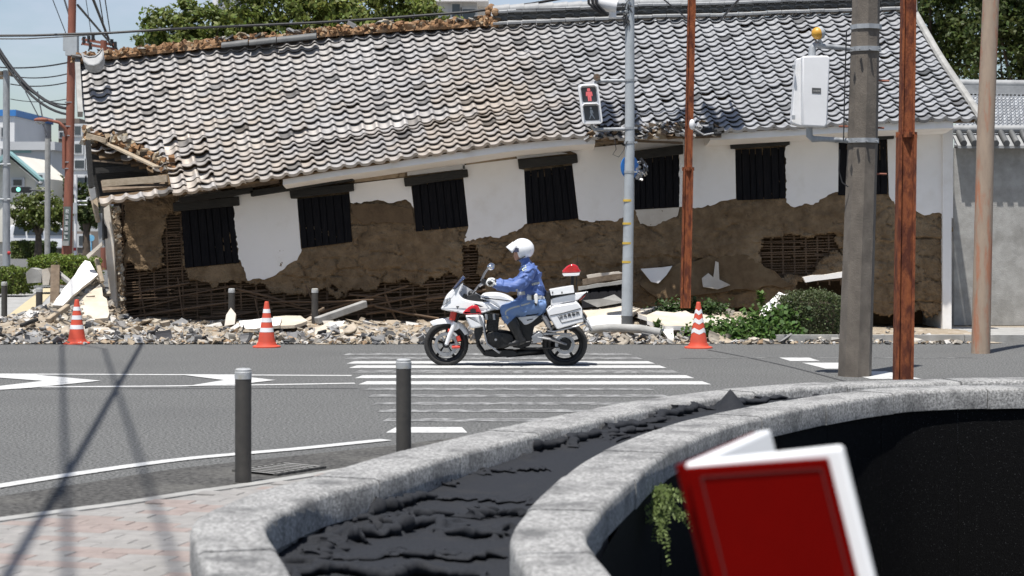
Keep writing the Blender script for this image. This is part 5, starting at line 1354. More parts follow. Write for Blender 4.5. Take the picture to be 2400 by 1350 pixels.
# windscreen, curved
mb = MB(); vs = []; nn = 10
for i in range(7):
    t = i / 6
    for k in range(nn + 1):
        s = -1 + 2 * k / nn; zx = 398 + (500 - 398) * t + 28 * s * s * (1 - .3 * t); zy = 545 + (424 - 545) * t + 26 * s * s * (t ** 2)
        vs.append(bk(zx, zy, s * (.20 - .07 * t)))
mb.add(vs, [(i * (nn + 1) + k, i * (nn + 1) + k + 1, (i + 1) * (nn + 1) + k + 1, (i + 1) * (nn + 1) + k) for i in range(6) for k in range(nn)])
ws = mb.build('windscreen', M['glass_blue'], bike, smooth=60); q = ws.modifiers.new('thickness', 'SOLIDIFY'); q.thickness = .006
shell('instrument_panel', [(530, 640), (545, 605), (620, 592), (690, 640), (680, 668), (560, 655)], .12, M['black_plastic'], rnd=10, sm=3)
mb = MB()
for s in (-1, 1): mb.ball(bk(575, 592, s * .05), (.045, .05, .04), 12, 8)
mb.build('gauge', M['black_plastic'], bike, smooth=60)
# handlebar, levers, mirrors
mb = MB()
for s in (-1, 1): mb.tube([bk(590, 590, s * .09), bk(640, 525, s * .14), bk(690, 492, s * .24), bk(742, 486, s * .33), bk(762, 486, s * .43)], .016, 10)
mb.tube([bk(590, 590, -.09), bk(590, 590, .09)], .02, 10)
hb = mb.build('handlebar', M['silver'], bike, smooth=50)
for s in (-1, 1):
    mb = MB(); mb.tube([bk(735, 486, s * .31), bk(764, 486, s * .45)], .021, 12); mb.build('grip', M['rubber'], hb, smooth=50)
    mb = MB(); mb.box(bk(690, 480, s * .25), (.07, .07, .05), (0, .5, 0)); mb.tube([bk(680, 492, s * .27), bk(702, 505, s * .42)], .008, 6); mb.tube([bk(668, 500, s * .2), bk(620, 560, s * .12), bk(560, 640, s * .1)], .008, 6)
    mb.build('lever', M['black_plastic'], hb, smooth=40)
    mb = MB(); mb.tube([bk(668, 470, s * .25), bk(700, 400, s * .31), bk(742, 345, s * .35)], [.012, .014, .011], 8)
    mr = mb.build('mirror_stem', M['silver'], hb, smooth=50)
    mb = MB(); mb.ball(bk(757, 340, s * .40), (.050, .07, .042), 14, 9); mb.build('mirror_head', M['chrome'], mr, smooth=60)
# tank, seat, tail
tank = shell('fuel_tank', [(655, 640), (672, 600), (710, 582), (800, 578), (865, 588), (925, 612), (975, 652), (950, 690), (900, 705), (845, 735), (790, 690), (720, 660)], .155, M['white_paint'], rnd=26, sm=4)
shell('tank_panel', [(690, 640), (735, 612), (800, 640), (880, 660), (880, 690), (845, 722), (800, 700), (740, 670)], .150, mat('silver_panel', (.52, .54, .57), (.47, .49, .52), scale=3, rough=.35, metal=.3), tank, rnd=8, sm=3)
shell('seat', [(930, 705), (1010, 720), (1110, 722), (1205, 700), (1250, 655), (1262, 590), (1285, 568), (1308, 590), (1316, 640), (1290, 712), (1222, 775), (1110, 792), (1000, 780), (945, 745)], .15, M['leather'], rnd=14, sm=3)
shell('side_cover', [(1000, 805), (1080, 795), (1202, 788), (1180, 822), (1130, 862), (1072, 882), (1035, 850)], .15, M['white_paint'], rnd=8, sm=3)
plate('cover_badge', [(1090, 832), (1150, 820), (1146, 828), (1092, 842)], -.154, .006, M['black_plastic'], bev=0)
shell('tail_cowl', [(1305, 660), (1330, 628), (1500, 592), (1640, 574), (1648, 580), (1590, 634), (1545, 660), (1440, 680), (1320, 712)], .12, M['white_paint'], rnd=9, sm=2)
shell('tail_lamp', [(1570, 652), (1605, 618), (1640, 588), (1644, 594), (1600, 650)], .09, M['red_lens'], rnd=5, sm=2)
tb = shell('top_box', [(1296, 556), (1306, 548), (1512, 512), (1524, 518), (1533, 578), (1524, 586), (1318, 612), (1308, 606)], .15, M['white_paint'], rnd=6, sm=0)
for z_ in (1328, 1414): plate('latch', [(z_ - 5, 572), (z_ + 5, 570), (z_ + 5, 588), (z_ - 5, 590)], -.158, .01, M['black_plastic'], tb, bev=0)
plate('rack', [(1310, 612), (1530, 580), (1540, 592), (1314, 628)], -.13, .26, M['black_metal'])
# side cases
for s in (-1, 1):
    pc = shell('side_case', [(1272, 745), (1300, 715), (1345, 692), (1540, 664), (1562, 672), (1594, 712), (1612, 838), (1598, 850), (1375, 914), (1358, 908), (1290, 800)], .085, M['white_paint'], y0=s * .285, rnd=12, sm=0)
    yo = s * .372
    mb = MB(); mb.tube([bk(1300, 786, yo), bk(1420, 762, yo), bk(1582, 718, yo)], .006, 6); mb.tube([bk(1372, 790, yo), bk(1402, 842, yo), bk(1408, 852, yo), bk(1605, 806, yo)], .0045, 6)
    mb.build('lid_seam', M['grey_dark'], pc)
    if s < 0:
        cu = bpy.data.curves.new('lettering', 'FONT'); cu.body = '熊本県警察'; cu.size = .052; cu.extrude = .0015; cu.space_character = 1.12; cu.offset = 0.0012
        to_ = bpy.data.objects.new('lettering_curve', cu); COL.objects.link(to_)
        bpy.context.view_layer.update()
        me = bpy.data.meshes.new_from_object(to_.evaluated_get(bpy.context.evaluated_depsgraph_get()))
        bpy.data.objects.remove(to_); me.materials.clear(); me.materials.append(M['black_plastic'])
        lo = bpy.data.objects.new('lettering', me); COL.objects.link(lo)
        place(lo, bk(1388, 815, -.3755), pc); lo.rotation_euler = (Matrix.Rotation(-.235, 3, 'Y') @ Matrix.Rotation(R(90), 3, 'X')).to_euler()
# rear flashing lamp on its mast
mb = MB(); mb.tube([bk(1512, 590), bk(1516, 425)], .02, 10); mast = mb.build('lamp_mast', M['black_metal'], bike, smooth=50)
shell('lamp_base', [(1420, 404), (1582, 396), (1578, 422), (1550, 428), (1430, 430)], .06, M['white_paint'], mast, rnd=4, sm=0)
shell('red_flash_lamp', [(1418, 402), (1446, 352), (1480, 326), (1520, 316), (1560, 332), (1576, 362), (1584, 396)], .06, M['red_lens'], mast, rnd=14, sm=2)
mb = MB(); mb.tube([bk(1546, 580, -.03), bk(1552, 470, -.03), bk(1562, 225, -.03)], [.008, .006, .002], 6); mb.build('antenna', M['black_metal'], mast)
# engine
en = shell('crankcase', [(705, 960), (760, 925), (900, 935), (965, 960), (985, 1030), (940, 1075), (850, 1105), (740, 1065), (705, 1010)], .21, M['black_metal'], rnd=22, sm=3)
mb = MB(); mb.lathe([(.0, -.02), (.03, -.022), (.10, -.012), (.112, .02)], bk(800, 1010, -.205), (0, 1, 0), 28); mb.lathe([(0, -.03), (.018, -.03), (.02, .0)], bk(802, 1012, -.215), (0, 1, 0), 16)
mb.lathe([(.0, -.015), (.06, -.012), (.068, .02)], bk(900, 1000, -.205), (0, 1, 0), 22); fix_normals(mb.build('clutch_cover', M['black_metal'], en, smooth=50))
mb = MB(); mb.lathe([(0, -.036), (.016, -.036), (.017, -.02)], bk(802, 1012, -.215), (0, 1, 0), 14); mb.build('cover_bolt', M['silver'], en, smooth=50)
mb = MB()
for k in range(9): mb.box(bk(778 - k * 1.5, 815 + k * 14, 0), (.16, .40, .009), (0, .12, 0))
mb.box(bk(775, 880, 0), (.13, .38, .16), (0, .12, 0)); mb.box(bk(760, 800, 0), (.2, .42, .06), (0, .12, 0))
mb.build('cylinder_block', M['black_metal'], en)
mb = MB()
for z_ in (715, 785): mb.tube([bk(z_, 775, -.20), bk(z_ + 4, 830, -.20)], .022, 10)
mb.build('carburettor', M['silver'], en, smooth=50)
mb = MB()
for k in range(4):
    y = -.15 + k * .1; mb.tube([bk(700, 850, y), bk(650, 880, y), bk(622, 960, y), bk(640, 1070, y * .9), bk(700, 1150, y * .7), bk(800, 1165, y * .6), bk(960, 1158, y * .5 + .05)], .024, 10)
mb.tube([bk(900, 1155, .02), bk(1100, 1140, .1), bk(1250, 1140, .2), bk(1330, 1080, .24), bk(1500, 1010, .27)], [.05, .05, .045, .055, .055], 12)
mb.build('exhaust', M['black_metal'], bike, smooth=60)
shell('belly_pan', [(690, 1130), (720, 1172), (960, 1178), (1010, 1150), (960, 1110), (760, 1110)], .14, M['black_metal'], rnd=8, sm=2)
shell('radiator', [(612, 880), (640, 790), (690, 790), (680, 960), (630, 1040), (600, 960)], .18, M['black_plastic'], rnd=6, sm=2)
for s in (-1, 1):
    shell('crash_pad', [(525, 800), (545, 785), (660, 782), (690, 800), (700, 870), (680, 892), (590, 906), (558, 880)], .055, M['white_paint'], y0=s * .23, rnd=14, sm=3)
    mb = MB(); mb.tube([bk(655, 790, s * .3), bk(690, 880, s * .31), bk(702, 960, s * .31), bk(722, 1048, s * .31), bk(835, 1130, s * .29)], .013, 8); mb.tube([bk(640, 770, s * .2), bk(655, 790, s * .3)], .013, 8); mb.tube([bk(835, 1130, s * .29), bk(845, 1128, s * .18)], .013, 8)
    mb.build('crash_bar', M['silver'], bike, smooth=60)
    mb = MB(); mb.tube([bk(1190, 990, s * .12), bk(1310, 1010, s * .13), bk(1460, 1062, s * .13)], [.05, .045, .035], 8, squash=.5, up=Vector((0, 1, 0))); mb.build('swingarm', M['silver'], bike, smooth=50)
    mb = MB(); mb.tube([bk(1235, 790, s * .14), bk(1320, 930, s * .14)], .017, 8); mb.tube([bk(1245, 805, s * .14), bk(1300, 895, s * .14)], .036, 12); mb.build('shock_absorber', M['silver'], bike, smooth=60)
    plate('foot_bracket', [(1130, 985), (1205, 940), (1240, 965), (1220, 1040), (1150, 1050)], s * .16 - .008, .016, M['silver'])
    mb = MB(); mb.tube([bk(1010, 1052, s * .16), bk(1010, 1052, s * .33)], .015, 8); mb.tube([bk(945, 1060, s * .22), bk(1120, 1030, s * .2)], .010, 6); mb.build('foot_peg', M['black_metal'], bike, smooth=50)
    mb = MB(); mb.tube([bk(1280, 930, s * .24), bk(1340, 935, s * .33), bk(1560, 880, s * .36), bk(1620, 860, s * .33), bk(1690, 930, s * .2)], .011, 8); mb.tube([bk(1560, 700, s * .33), bk(1600, 790, s * .36), bk(1690, 925, s * .25)], .010, 8); mb.build('case_guard', M['silver'], bike, smooth=60)
shell('frame', [(860, 800), (1000, 790), (1230, 780), (1260, 840), (1160, 900), (1140, 1010), (1110, 1080), (960, 1090), (960, 900)], .11, M['black_metal'], rnd=6, sm=2)
shell('rear_mudguard', [(1230, 800), (1420, 770), (1600, 760), (1650, 830), (1690, 930), (1672, 935), (1600, 840), (1500, 815), (1300, 850)], .08, M['black_plastic'], rnd=4, sm=2)
plate('number_plate', [(1632, 838), (1664, 830), (1692, 905), (1640, 935), (1625, 930), (1645, 900)], -.11, .22, M['white_flat'], bev=0)
plate('chain_guard', [(1240, 950), (1500, 955), (1515, 975), (1240, 975)], -.115, .02, M['silver'])
mb = MB()
for s in (-1, 1): mb.tube([bk(985 + 40, 1100, s * .09), bk(1200, 1092 + 10, s * .09), bk(1420, 1085, s * .09)], .008, 6)
mb.build('chain', M['black_metal'], bike)
mb = MB(); mb.lathe([(.0, -.01), (.075, -.01), (.08, 0), (.075, .01), (0, .01)], bk(1443, 1060, -.10), (0, 1, 0), 26); fix_normals(mb.build('sprocket', M['black_metal'], bike, smooth=40))

# ------------------------------------------------------------------ rider
rider = empty('person', bk(1120, 770), 'rider in blue jacket and trousers, white helmet and gloves, seated on the white motorcycle', 'person')
SEG = []      # (material index, p0, p1, r0, r1)
JK, TR, BT, SK, CL = 0, 1, 2, 3, 4
src = MB()
def limb(mi, pts, rs, squash=1.0, up=Vector((0, 0, 1))):
    pts = [Vector(p) for p in pts]
    src.tube(pts, rs, 14, squash=squash, up=up)
    for p, r in ((pts[0], rs[0]), (pts[-1], rs[-1])): src.ball(p, (r * .98,) * 3 if squash == 1 else (r * .9,) * 3, 12, 8)
    for i in range(len(pts) - 1): SEG.append((mi, pts[i], pts[i + 1], rs[i], rs[i + 1]))
UX = Vector((1, 0, 0))
limb(JK, [bk(1172, 655), bk(1138, 590), bk(1122, 500), bk(1118, 410), bk(1095, 340)], [.165, .190, .170, .150, .105], 1.12, UX)
limb(TR, [bk(1190, 690, -.06), bk(1190, 690, .06)], [.135, .135])
for s in (-1, 1):
    limb(JK, [bk(1112, 368, s * .13), bk(1108, 400, s * .215), bk(1040, 478, s * .29), bk(972, 520, s * .34), bk(880, 512, s * .37), bk(800, 500, s * .37)], [.095, .093, .085, .080, .066, .056])
    limb(TR, [bk(1178, 690, s * .09), bk(1060, 712, s * .17), bk(900, 742, s * .215)], [.135, .115, .092])
    limb(TR, [bk(900, 745, s * .215), bk(935, 830, s * .21)], [.090, .082])
    limb(BT, [bk(950, 845, s * .21), bk(990, 930, s * .205), bk(1030, 1010, s * .20)], [.082, .070, .056])
    limb(BT, [bk(1052, 1022, s * .20), bk(1000, 1042, s * .205), bk(950, 1052, s * .21), bk(930, 1056, s * .212)], [.048, .046, .038, .030])
limb(CL, [bk(1092, 330), bk(1062, 262)], [.075, .066])
limb(SK, [bk(1045, 215), bk(1030, 200)], [.095, .10], .85, UX)
limb(SK, [bk(1000, 262), bk(1020, 240)], [.040, .06])
limb(SK, [bk(972, 243), bk(985, 215)], [.013, .016])
me = bpy.data.meshes.new('src'); me.from_pydata(src.v, [], src.f)
tmp = bpy.data.objects.new('src', me); COL.objects.link(tmp)
rm = tmp.modifiers.new('r', 'REMESH'); rm.mode = 'VOXEL'; rm.voxel_size = 0.0105
sm_ = tmp.modifiers.new('s', 'SMOOTH'); sm_.factor = .5; sm_.iterations = 7
bpy.context.view_layer.update()
bm_ = bpy.data.meshes.new_from_object(tmp.evaluated_get(bpy.context.evaluated_depsgraph_get()))
bpy.data.objects.remove(tmp)
nv = len(bm_.vertices); co = np.empty(nv * 3); bm_.vertices.foreach_get('co', co); co = co.reshape(-1, 3)
no = np.empty(nv * 3); bm_.vertices.foreach_get('normal', no); no = no.reshape(-1, 3)
def nearest(P):
    best = np.full(len(P), 9e9); idx = np.zeros(len(P), int)
    for mi, a, b, r0, r1 in SEG:
        a_, b_ = np.array(a), np.array(b); ab = b_ - a_; t = np.clip(((P - a_) @ ab) / max(ab @ ab, 1e-9), 0, 1)
        d = np.linalg.norm(P - (a_ + t[:, None] * ab), axis=1) / (r0 + (r1 - r0) * t)
        w = d < best; best[w] = d[w]; idx[w] = mi
    return idx
vi = nearest(co)
wr = (fbm(co[:, 0] * 9 + co[:, 2] * 7, co[:, 1] * 5 + co[:, 2] * 16, 3, 5) - .5)
rdg = np.abs(fbm(co[:, 0] * 5 - co[:, 2] * 7, co[:, 2] * 4 + co[:, 1] * 5 + co[:, 0] * 3, 2, 15) - .5)
disp = np.where(vi <= 1, wr * .022 + .024 * np.exp(-(rdg / .035) ** 2) - .006, np.where(vi == 2, wr * .008, 0))
co = co + no * disp[:, None]
polys = [tuple(p.vertices) for p in bm_.polygons]
fc = np.array([co[list(p)].mean(0) for p in polys]); fm = nearest(fc)
bpy.data.meshes.remove(bm_)
body = mesh_obj('body', co, polys, [M['cloth_blue'], M['cloth_light'], M['leather'], M['skin'], M['cloth_blue']], rider, smooth=180, fm=fm)

# helmet
hel = MB(); hc = bk(1048, 178)
def hshell(mbx, rx, ry, rz, cutx, cuty, cutb, n=40, m=26):
    vs = []; 
    for i in range(m + 1):
        ph = math.pi * i / m
        for k in range(n):
            t = 2 * math.pi * k / n
            x_ = math.sin(ph) * math.cos(t); 
            vs.append(hc + Vector((rx * x_ * (1.06 if x_ > 0 else 1.0), ry * math.sin(ph) * math.sin(t), rz * math.cos(ph))))
    fs = []
    for i in range(m):
        for k in range(n):
            f = (i * n + k, (i + 1) * n + k, (i + 1) * n + (k + 1) % n, i * n + (k + 1) % n)
            c = sum((vs[j] for j in f), Vector()) / 4; zx = 840 + (c.x + .159) * BS; zy = 1262 - c.z * BS
            if (zx < cutx + (zy - 165) * .12 and zy > cuty) or zy > cutb - max(0, zx - 1060) * .18: continue
            fs.append(f)
    mbx.add(vs, fs)
hshell(hel, .150, .135, .142, 1003, 163, 262)
ho = fix_normals(hel.build('helmet', M['white_paint'], rider, smooth=60)); q = ho.modifiers.new('thickness', 'SOLIDIFY'); q.thickness = .012; q.offset = -1
hb_ = MB(); hshell(hb_, .137, .122, .130, 1012, 170, 258); hp = fix_normals(hb_.build('padding', M['black_plastic'], ho, smooth=60))
# peak
mb = MB(); vs = []; nn = 12
for i in range(6):
    t = i / 5
    for k in range(nn + 1):
        s = -1 + 2 * k / nn
        zx = 962 - 66 * t * (1 - .25 * s * s) + 40 * s * s; zy = 108 + 50 * t + 22 * s * s * t + 34 * s * s
        vs.append(bk(zx, zy, s * (.118 - .02 * t)))
mb.add(vs, [(i * (nn + 1) + k, i * (nn + 1) + k + 1, (i + 1) * (nn + 1) + k + 1, (i + 1) * (nn + 1) + k) for i in range(5) for k in range(nn)])
po = mb.build('peak', M['white_paint'], ho, smooth=60); q = po.modifiers.new('thickness', 'SOLIDIFY'); q.thickness = .008
mb = MB(); vs = []
for i in range(3):
    for k in range(nn + 1):
        s = -1 + 2 * k / nn; a = s * 1.25
        vs.append(hc + Vector((-.150 * math.cos(a) , .142 * math.sin(a), .012 - .026 * i)))
mb.add(vs, [(i * (nn + 1) + k, i * (nn + 1) + k + 1, (i + 1) * (nn + 1) + k + 1, (i + 1) * (nn + 1) + k) for i in range(2) for k in range(nn)])
mb.build('visor', M['glass_blue'], ho, smooth=60)
mb = MB()
for s in (-1, 1): mb.tube([bk(1075, 245, s * .122), bk(1040, 262, s * .11), bk(1000, 288, s * .05)], .009, 6)
mb.tube([bk(1000, 288, -.05), bk(1000, 288, .05)], .009, 6)
mb.build('chin_strap', M['black_plastic'], ho)
mb = MB()
for s in (-1, 1): mb.ball(bk(987, 214, s * .034), (.010, .013, .009), 8, 6)
mb.build('eye', M['black_plastic'], rider, smooth=60)
# gloves on the grips
for s in (-1, 1):
    g = MB(); c = bk(748, 486, s * .38)
    g.tube([bk(805, 500, s * .37), bk(785, 494, s * .375), bk(768, 486, s * .38)], [.046, .042, .040], 12, squash=1.15)
    g.ball(bk(766, 478, s * .38), (.046, .052, .038), 14, 9)
    for f in range(4):
        y = s * (.338 + .027 * f); L = (1.0, 1.08, 1.03, .85)[f]
        pts = []
        for k in range(7):
            t = R(70 + 190 * L * k / 6); pts.append(Vector((c.x + math.cos(t) * .036, BY + y, c.z + math.sin(t) * .036)))
        g.tube([Vector((c.x + .022, BY + y, c.z + .034))] + pts, [.0135, .0135, .013, .0125, .012, .0115, .011, .0095], 9)
    g.tube([bk(768, 500, s * .335), bk(752, 512, s * .322), bk(732, 508, s * .315), bk(722, 496, s * .315)], [.016, .0145, .0125, .010], 9)
    fix_normals(g.build('glove', M['glove'], rider, smooth=70))
    mb = MB(); mb.tube([bk(800, 499, s * .37), bk(786, 495, s * .373)], .050, 14); mb.build('cuff', M['black_plastic'], rider, smooth=50)
# reflective stripes, badge, belt kit laid on the body surface
from mathutils.bvhtree import BVHTree
bvh = BVHTree.FromPolygons([Vector(c) for c in co], polys)
def lay(name, pts, wid, m, parent, lift=.004):
    """strip of cloth following the near side of the body; pts zoomed pixels"""
    P = []
    Q = spline(pts, 16)
    Tn = np.gradient(Q, axis=0); Tn /= np.linalg.norm(Tn, axis=1)[:, None]
    for q, t in zip(Q, Tn):
        for sgn in (-1, 0, 1):
            zx, zy = q[0] - t[1] * wid / 2 * sgn, q[1] + t[0] * wid / 2 * sgn
            h = bvh.ray_cast(bk(zx, zy, -1.5), Vector((0, 1, 0)))
            P.append((h[0] + Vector((0, -lift, 0))) if h[0] is not None else None)
    last = next((p for p in P if p is not None), None)
    if last is None: return
    for i in range(len(P)):
        if P[i] is None or (P[i] - (last)).length > .2: P[i] = last.copy() if P[i] is None else P[i]
        last = P[i]
    n = len(Q)
    o = mesh_obj(name, P, [(3 * i + j, 3 * i + j + 1, 3 * i + 3 + j + 1, 3 * i + 3 + j) for i in range(n - 1) for j in (0, 1)], m, parent, smooth=60)
    s_ = o.modifiers.new('thickness', 'SOLIDIFY'); s_.thickness = .003
    return o
lay('trouser_stripe', [(1120, 672), (1040, 695), (960, 715), (905, 742), (893, 770), (915, 815)], 15, M['reflect'], rider)
lay('reflective_band', [(998, 545), (1000, 575), (1003, 612)], 20, M['reflect'], rider)
lay('reflective_band', [(1008, 592), (1040, 588), (1072, 583)], 32, M['reflect'], rider)
lay('reflective_band', [(1135, 505), (1165, 496), (1205, 492)], 22, M['reflect'], rider)
lay('reflective_band', [(1228, 622), (1240, 628), (1252, 630)], 24, M['reflect'], rider)
lay('sleeve_badge', [(1040, 362), (1062, 350), (1084, 345)], 44, M['patch'], rider)
lay('collar_band', [(1118, 288), (1145, 285), (1168, 300)], 26, M['reflect'], rider)
lay('belt', [(1090, 610), (1130, 618), (1180, 622), (1225, 626)], 34, M['glove'], rider, .010)
mb = MB(); mb.box(bk(1112, 628, -.215), (.06, .05, .055)); mb.build('belt_pouch', M['glove'], rider)
hs = shell('holster', [(1158, 600), (1185, 590), (1192, 640), (1182, 690), (1162, 680)], .03, M['glove'], rider, y0=-.235, rnd=6, sm=2)
shell('holster_tip', [(1160, 672), (1182, 676), (1180, 700), (1164, 694)], .026, M['black_plastic'], hs, y0=-.24, rnd=4, sm=2)
shell('belt_case', [(1130, 600), (1150, 596), (1150, 640), (1132, 642)], .03, M['black_plastic'], rider, y0=-.225, rnd=4, sm=0)
# ================================================================== POLES, SIGNALS, WIRES, BOOK
def px_pole(name, a, b, Y, r0, r1, m, label, cat, n=20, parent=None, ext=None):
    """pole through two photo pixels at depth Y (b lower)"""
    root = empty(name, W(*b, Y), label, cat)
    mb = MB(); mb.tube([W(*b, Y), W(*a, Y)], [r1, r0], n); mb.build('shaft', m, root, smooth=50)
    return root
# --- pedestrian signal pole
YP = 31.0
sp_ = empty('signal_pole', W(1469, 772, YP), 'grey steel pole with yellow bands carrying the pedestrian signal', 'signal pole')
top_ = W(1484, -1010, YP); mid_ = W(1476, 350, YP); bot_ = W(1469, 774, YP)
mb = MB(); mb.tube([bot_, W(1470, 700, YP), mid_, W(1476, 0, YP), top_], [.092, .092, .080, .076, .068], 24); mb.build('shaft', M['grey_paint'], sp_, smooth=50)
mb = MB(); mb.tube([bot_ + Vector((0, 0, -.1)), W(1469.5, 740, YP)], .0955, 24); mb.build('dark_base', M['grey_dark'], sp_, smooth=50)
for y in (470, 524, 570, 614):
    mb = MB(); p = W(1472.4 - (y - 470) * .012, y, YP); mb.tube([p - Vector((0, 0, .018)), p + Vector((0, 0, .018))], .0935 - .0045 * (1 - (y - 470) / 250), 24); mb.build('yellow_band', M['yellow_band'], sp_, smooth=50)
for y in (188, 300, 334, 403):
    mb = MB(); p = W(1475, y, YP); mb.tube([p - Vector((0, 0, .02)), p + Vector((0, 0, .02))], .088, 20); mb.box(p + Vector((.1, -.02, 0)), (.06, .05, .03)); mb.build('clamp', M['galv'], sp_, smooth=40)
mb = MB()
for k in range(40):      # frayed tape and cables round the pole
    y = random.uniform(0, 60); p = W(1470 + random.uniform(-10, 6), y, YP - .08); mb.tube([p, p + Vector((random.uniform(-.06, .06), -.02, random.uniform(-.12, .05)))], .008, 5)
mb.build('cable_ties', M['cable'], sp_)
# pedestrian signal head
sig = empty('pedestrian_signal', W(1383, 300, YP - .1), 'white pedestrian signal showing a red standing figure, tilted on its bracket', 'pedestrian signal')
sc = W(1383, 243, YP - .15); tl = R(-6); k_ = (YP - .15) / F
def sg(x, y, d=0.0):
    c, s_ = math.cos(R(7)), math.sin(R(7))
    return sc + Vector(((x * c + y * s_) * k_, -d, -(y * c - x * s_ * .3) * k_))
def rrect(x0, y0, x1, y1, r, n=5):
    out = []
    for cx_, cy_, a0 in ((x1 - r, y0 + r, -90), (x1 - r, y1 - r, 0), (x0 + r, y1 - r, 90), (x0 + r, y0 + r, 180)):
        for i in range(n + 1):
            a = R(a0 + 90 * i / n); out.append((cx_ + math.cos(a) * r, cy_ + math.sin(a) * r))
    return out
mb = MB(); mb.prism([sg(x, y, .07) for x, y in rrect(-24, -46, 24, 48, 7)], (0, .15, 0)); fix_normals(mb.build('housing', M['white_flat'], sig, smooth=40))
for (y0, y1, lit) in ((-38, -3, True), (5, 40, False)):
    mb = MB(); mb.prism([sg(x, y, .074) for x, y in rrect(-17, y0, 17, y1, 4)], (0, .01, 0)); ln = fix_normals(mb.build('lens', M['grey_dark'], sig))
    f = MB()
    cy_ = (y0 + y1) / 2
    m = M['red_lit'] if lit else M['grey_paint']
    if lit:
        f.prism([sg(x, y, .079) for x, y in [(-3, cy_ - 15), (3, cy_ - 15), (4, cy_ - 11), (3, cy_ - 8), (-3, cy_ - 8), (-4, cy_ - 11)]], (0, .004, 0))
        f.prism([sg(x, y, .079) for x, y in [(-7, cy_ - 7), (7, cy_ - 7), (8, cy_ + 3), (5, cy_ + 3), (4.5, cy_ - 2), (4, cy_ + 15), (.7, cy_ + 15), (0, cy_ + 5), (-.7, cy_ + 15), (-4, cy_ + 15), (-4.5, cy_ - 2), (-5, cy_ + 3), (-8, cy_ + 3)]], (0, .004, 0))
    else:
        f.prism([sg(x, y, .079) for x, y in [(-2, cy_ - 14), (2, cy_ - 14), (2, cy_ - 9), (-2, cy_ - 9)]], (0, .004, 0))
        f.prism([sg(x, y, .079) for x, y in [(-2, cy_ - 8), (3, cy_ - 7), (5, cy_ + 1), (3, cy_ + 1), (2, cy_ - 2), (2, cy_ + 3), (7, cy_ + 14), (5, cy_ + 14), (0, cy_ + 5), (-5, cy_ + 14), (-7, cy_ + 14), (-2, cy_ + 3), (-3, cy_ - 1)]], (0, .004, 0))
    fix_normals(f.build('figure', m, ln))
    # hood
    h = MB(); prs = [(-19, y0 + 10), (-19, y0 - 1), (-14, y0 - 5), (14, y0 - 5), (19, y0 - 1), (19, y0 + 10)]
    a = [sg(x, y, .07) for x, y in prs]; b = [sg(x, y + 2, .15) for x, y in prs]; kk = len(prs)
    h.add(a + b, [(i, i + 1, kk + i + 1, kk + i) for i in range(kk - 1)]); ho_ = h.build('hood', M['white_flat'], sig); q = ho_.modifiers.new('thickness', 'SOLIDIFY'); q.thickness = .006
mb = MB(); mb.tube([W(1390, 198, YP - .1), W(1400, 190, YP - .1), W(1475, 189, YP)], .03, 10); mb.tube([W(1385, 292, YP - .1), W(1392, 304, YP - .1), W(1475, 302, YP)], .03, 10); mb.build('bracket', M['galv'], sig, smooth=50)
mb = MB(); c = W(1399, 181, YP - .15); mb.lathe([(.055, -.02), (.06, .02), (.03, .06), (.0, .062)], c, (0, 1, 0), 18); mb.lathe([(.055, -.022), (.04, .0), (0, .01)], c, (0, 1, 0), 18); fix_normals(mb.build('speaker', M['wood_old'], sig, smooth=50))
mb = MB(); mb.ball(c + Vector((0, -.012, 0)), (.02, .012, .02), 10, 6); mb.build('speaker_cone', M['rust'], sig)
# cable loop hanging from the pole
mb = MB(); mb.tube([W(1440, 262 + 60, YP - .05), W(1444, 350, YP - .1), W(1436, 362, YP - .1), W(1450, 368, YP - .1), W(1462, 352, YP - .05), W(1470, 330, YP - .08)], .006, 6); tag(mb.build('loose_cable', M['cable']), 'thin black cable looping down beside the signal pole', 'cable')
# equipment above: hooded vehicle signal arm and transformer box at the frame top
tr = empty('cable_drum', W(1440, 36, YP - .2), 'white insulated joint box hung on the signal pole at the top edge', 'joint box')
mb = MB(); mb.tube([W(1392, -8, YP - .15), W(1405, 6, YP - .15), W(1445, 14, YP - .15)], [.09, .12, .13], 16); mb.tube([W(1436, -40, YP - .15), W(1436, 42, YP - .15)], .06, 14); mb.build('box_body', M['white_flat'], tr, smooth=50)
mb = MB()
for i in range(3): mb.tube([W(1378 + i * 9, -30, YP - .3), W(1380 + i * 9, 8, YP - .32), W(1395 + i * 8, 22, YP - .3), W(1418 + i * 4, 36, YP - .25)], .022, 8)
mb.build('cable_tail', M['cable'], tr, smooth=60)
mb = MB(); mb.tube([W(1436, 10, YP - .1), W(1476, 8, YP)], .035, 10); mb.tube([W(1440, 30, YP - .1), W(1476, 26, YP)], .02, 8); mb.build('bracket', M['galv'], tr, smooth=50)
sgn = empty('vehicle_signal', (1.9, YP, 10.6), 'pair of vehicle signals on the signal pole above the picture', 'traffic signal')
for (x_, y_, s_) in ((.6, 30.8, (.36, 1.3, .42)), (1.07, 30.9, (.22, 1.15, .42)), (2.47, 30.85, (.2, .95, .3)), (2.80, 30.6, (.36, .6, .35))):
    mb = MB(); mb.box((x_, y_, 11.0), s_); o = mb.build('signal_housing', M['grey_dark'], sgn); q = o.modifiers.new('bevel', 'BEVEL'); q.width = .05
mb = MB(); mb.tube([(.5, 30.95, 11.26), (1.95, YP, 11.3), (2.95, 30.9, 11.22)], .04, 8); mb.build('arm', M['grey_paint'], sgn, smooth=50)
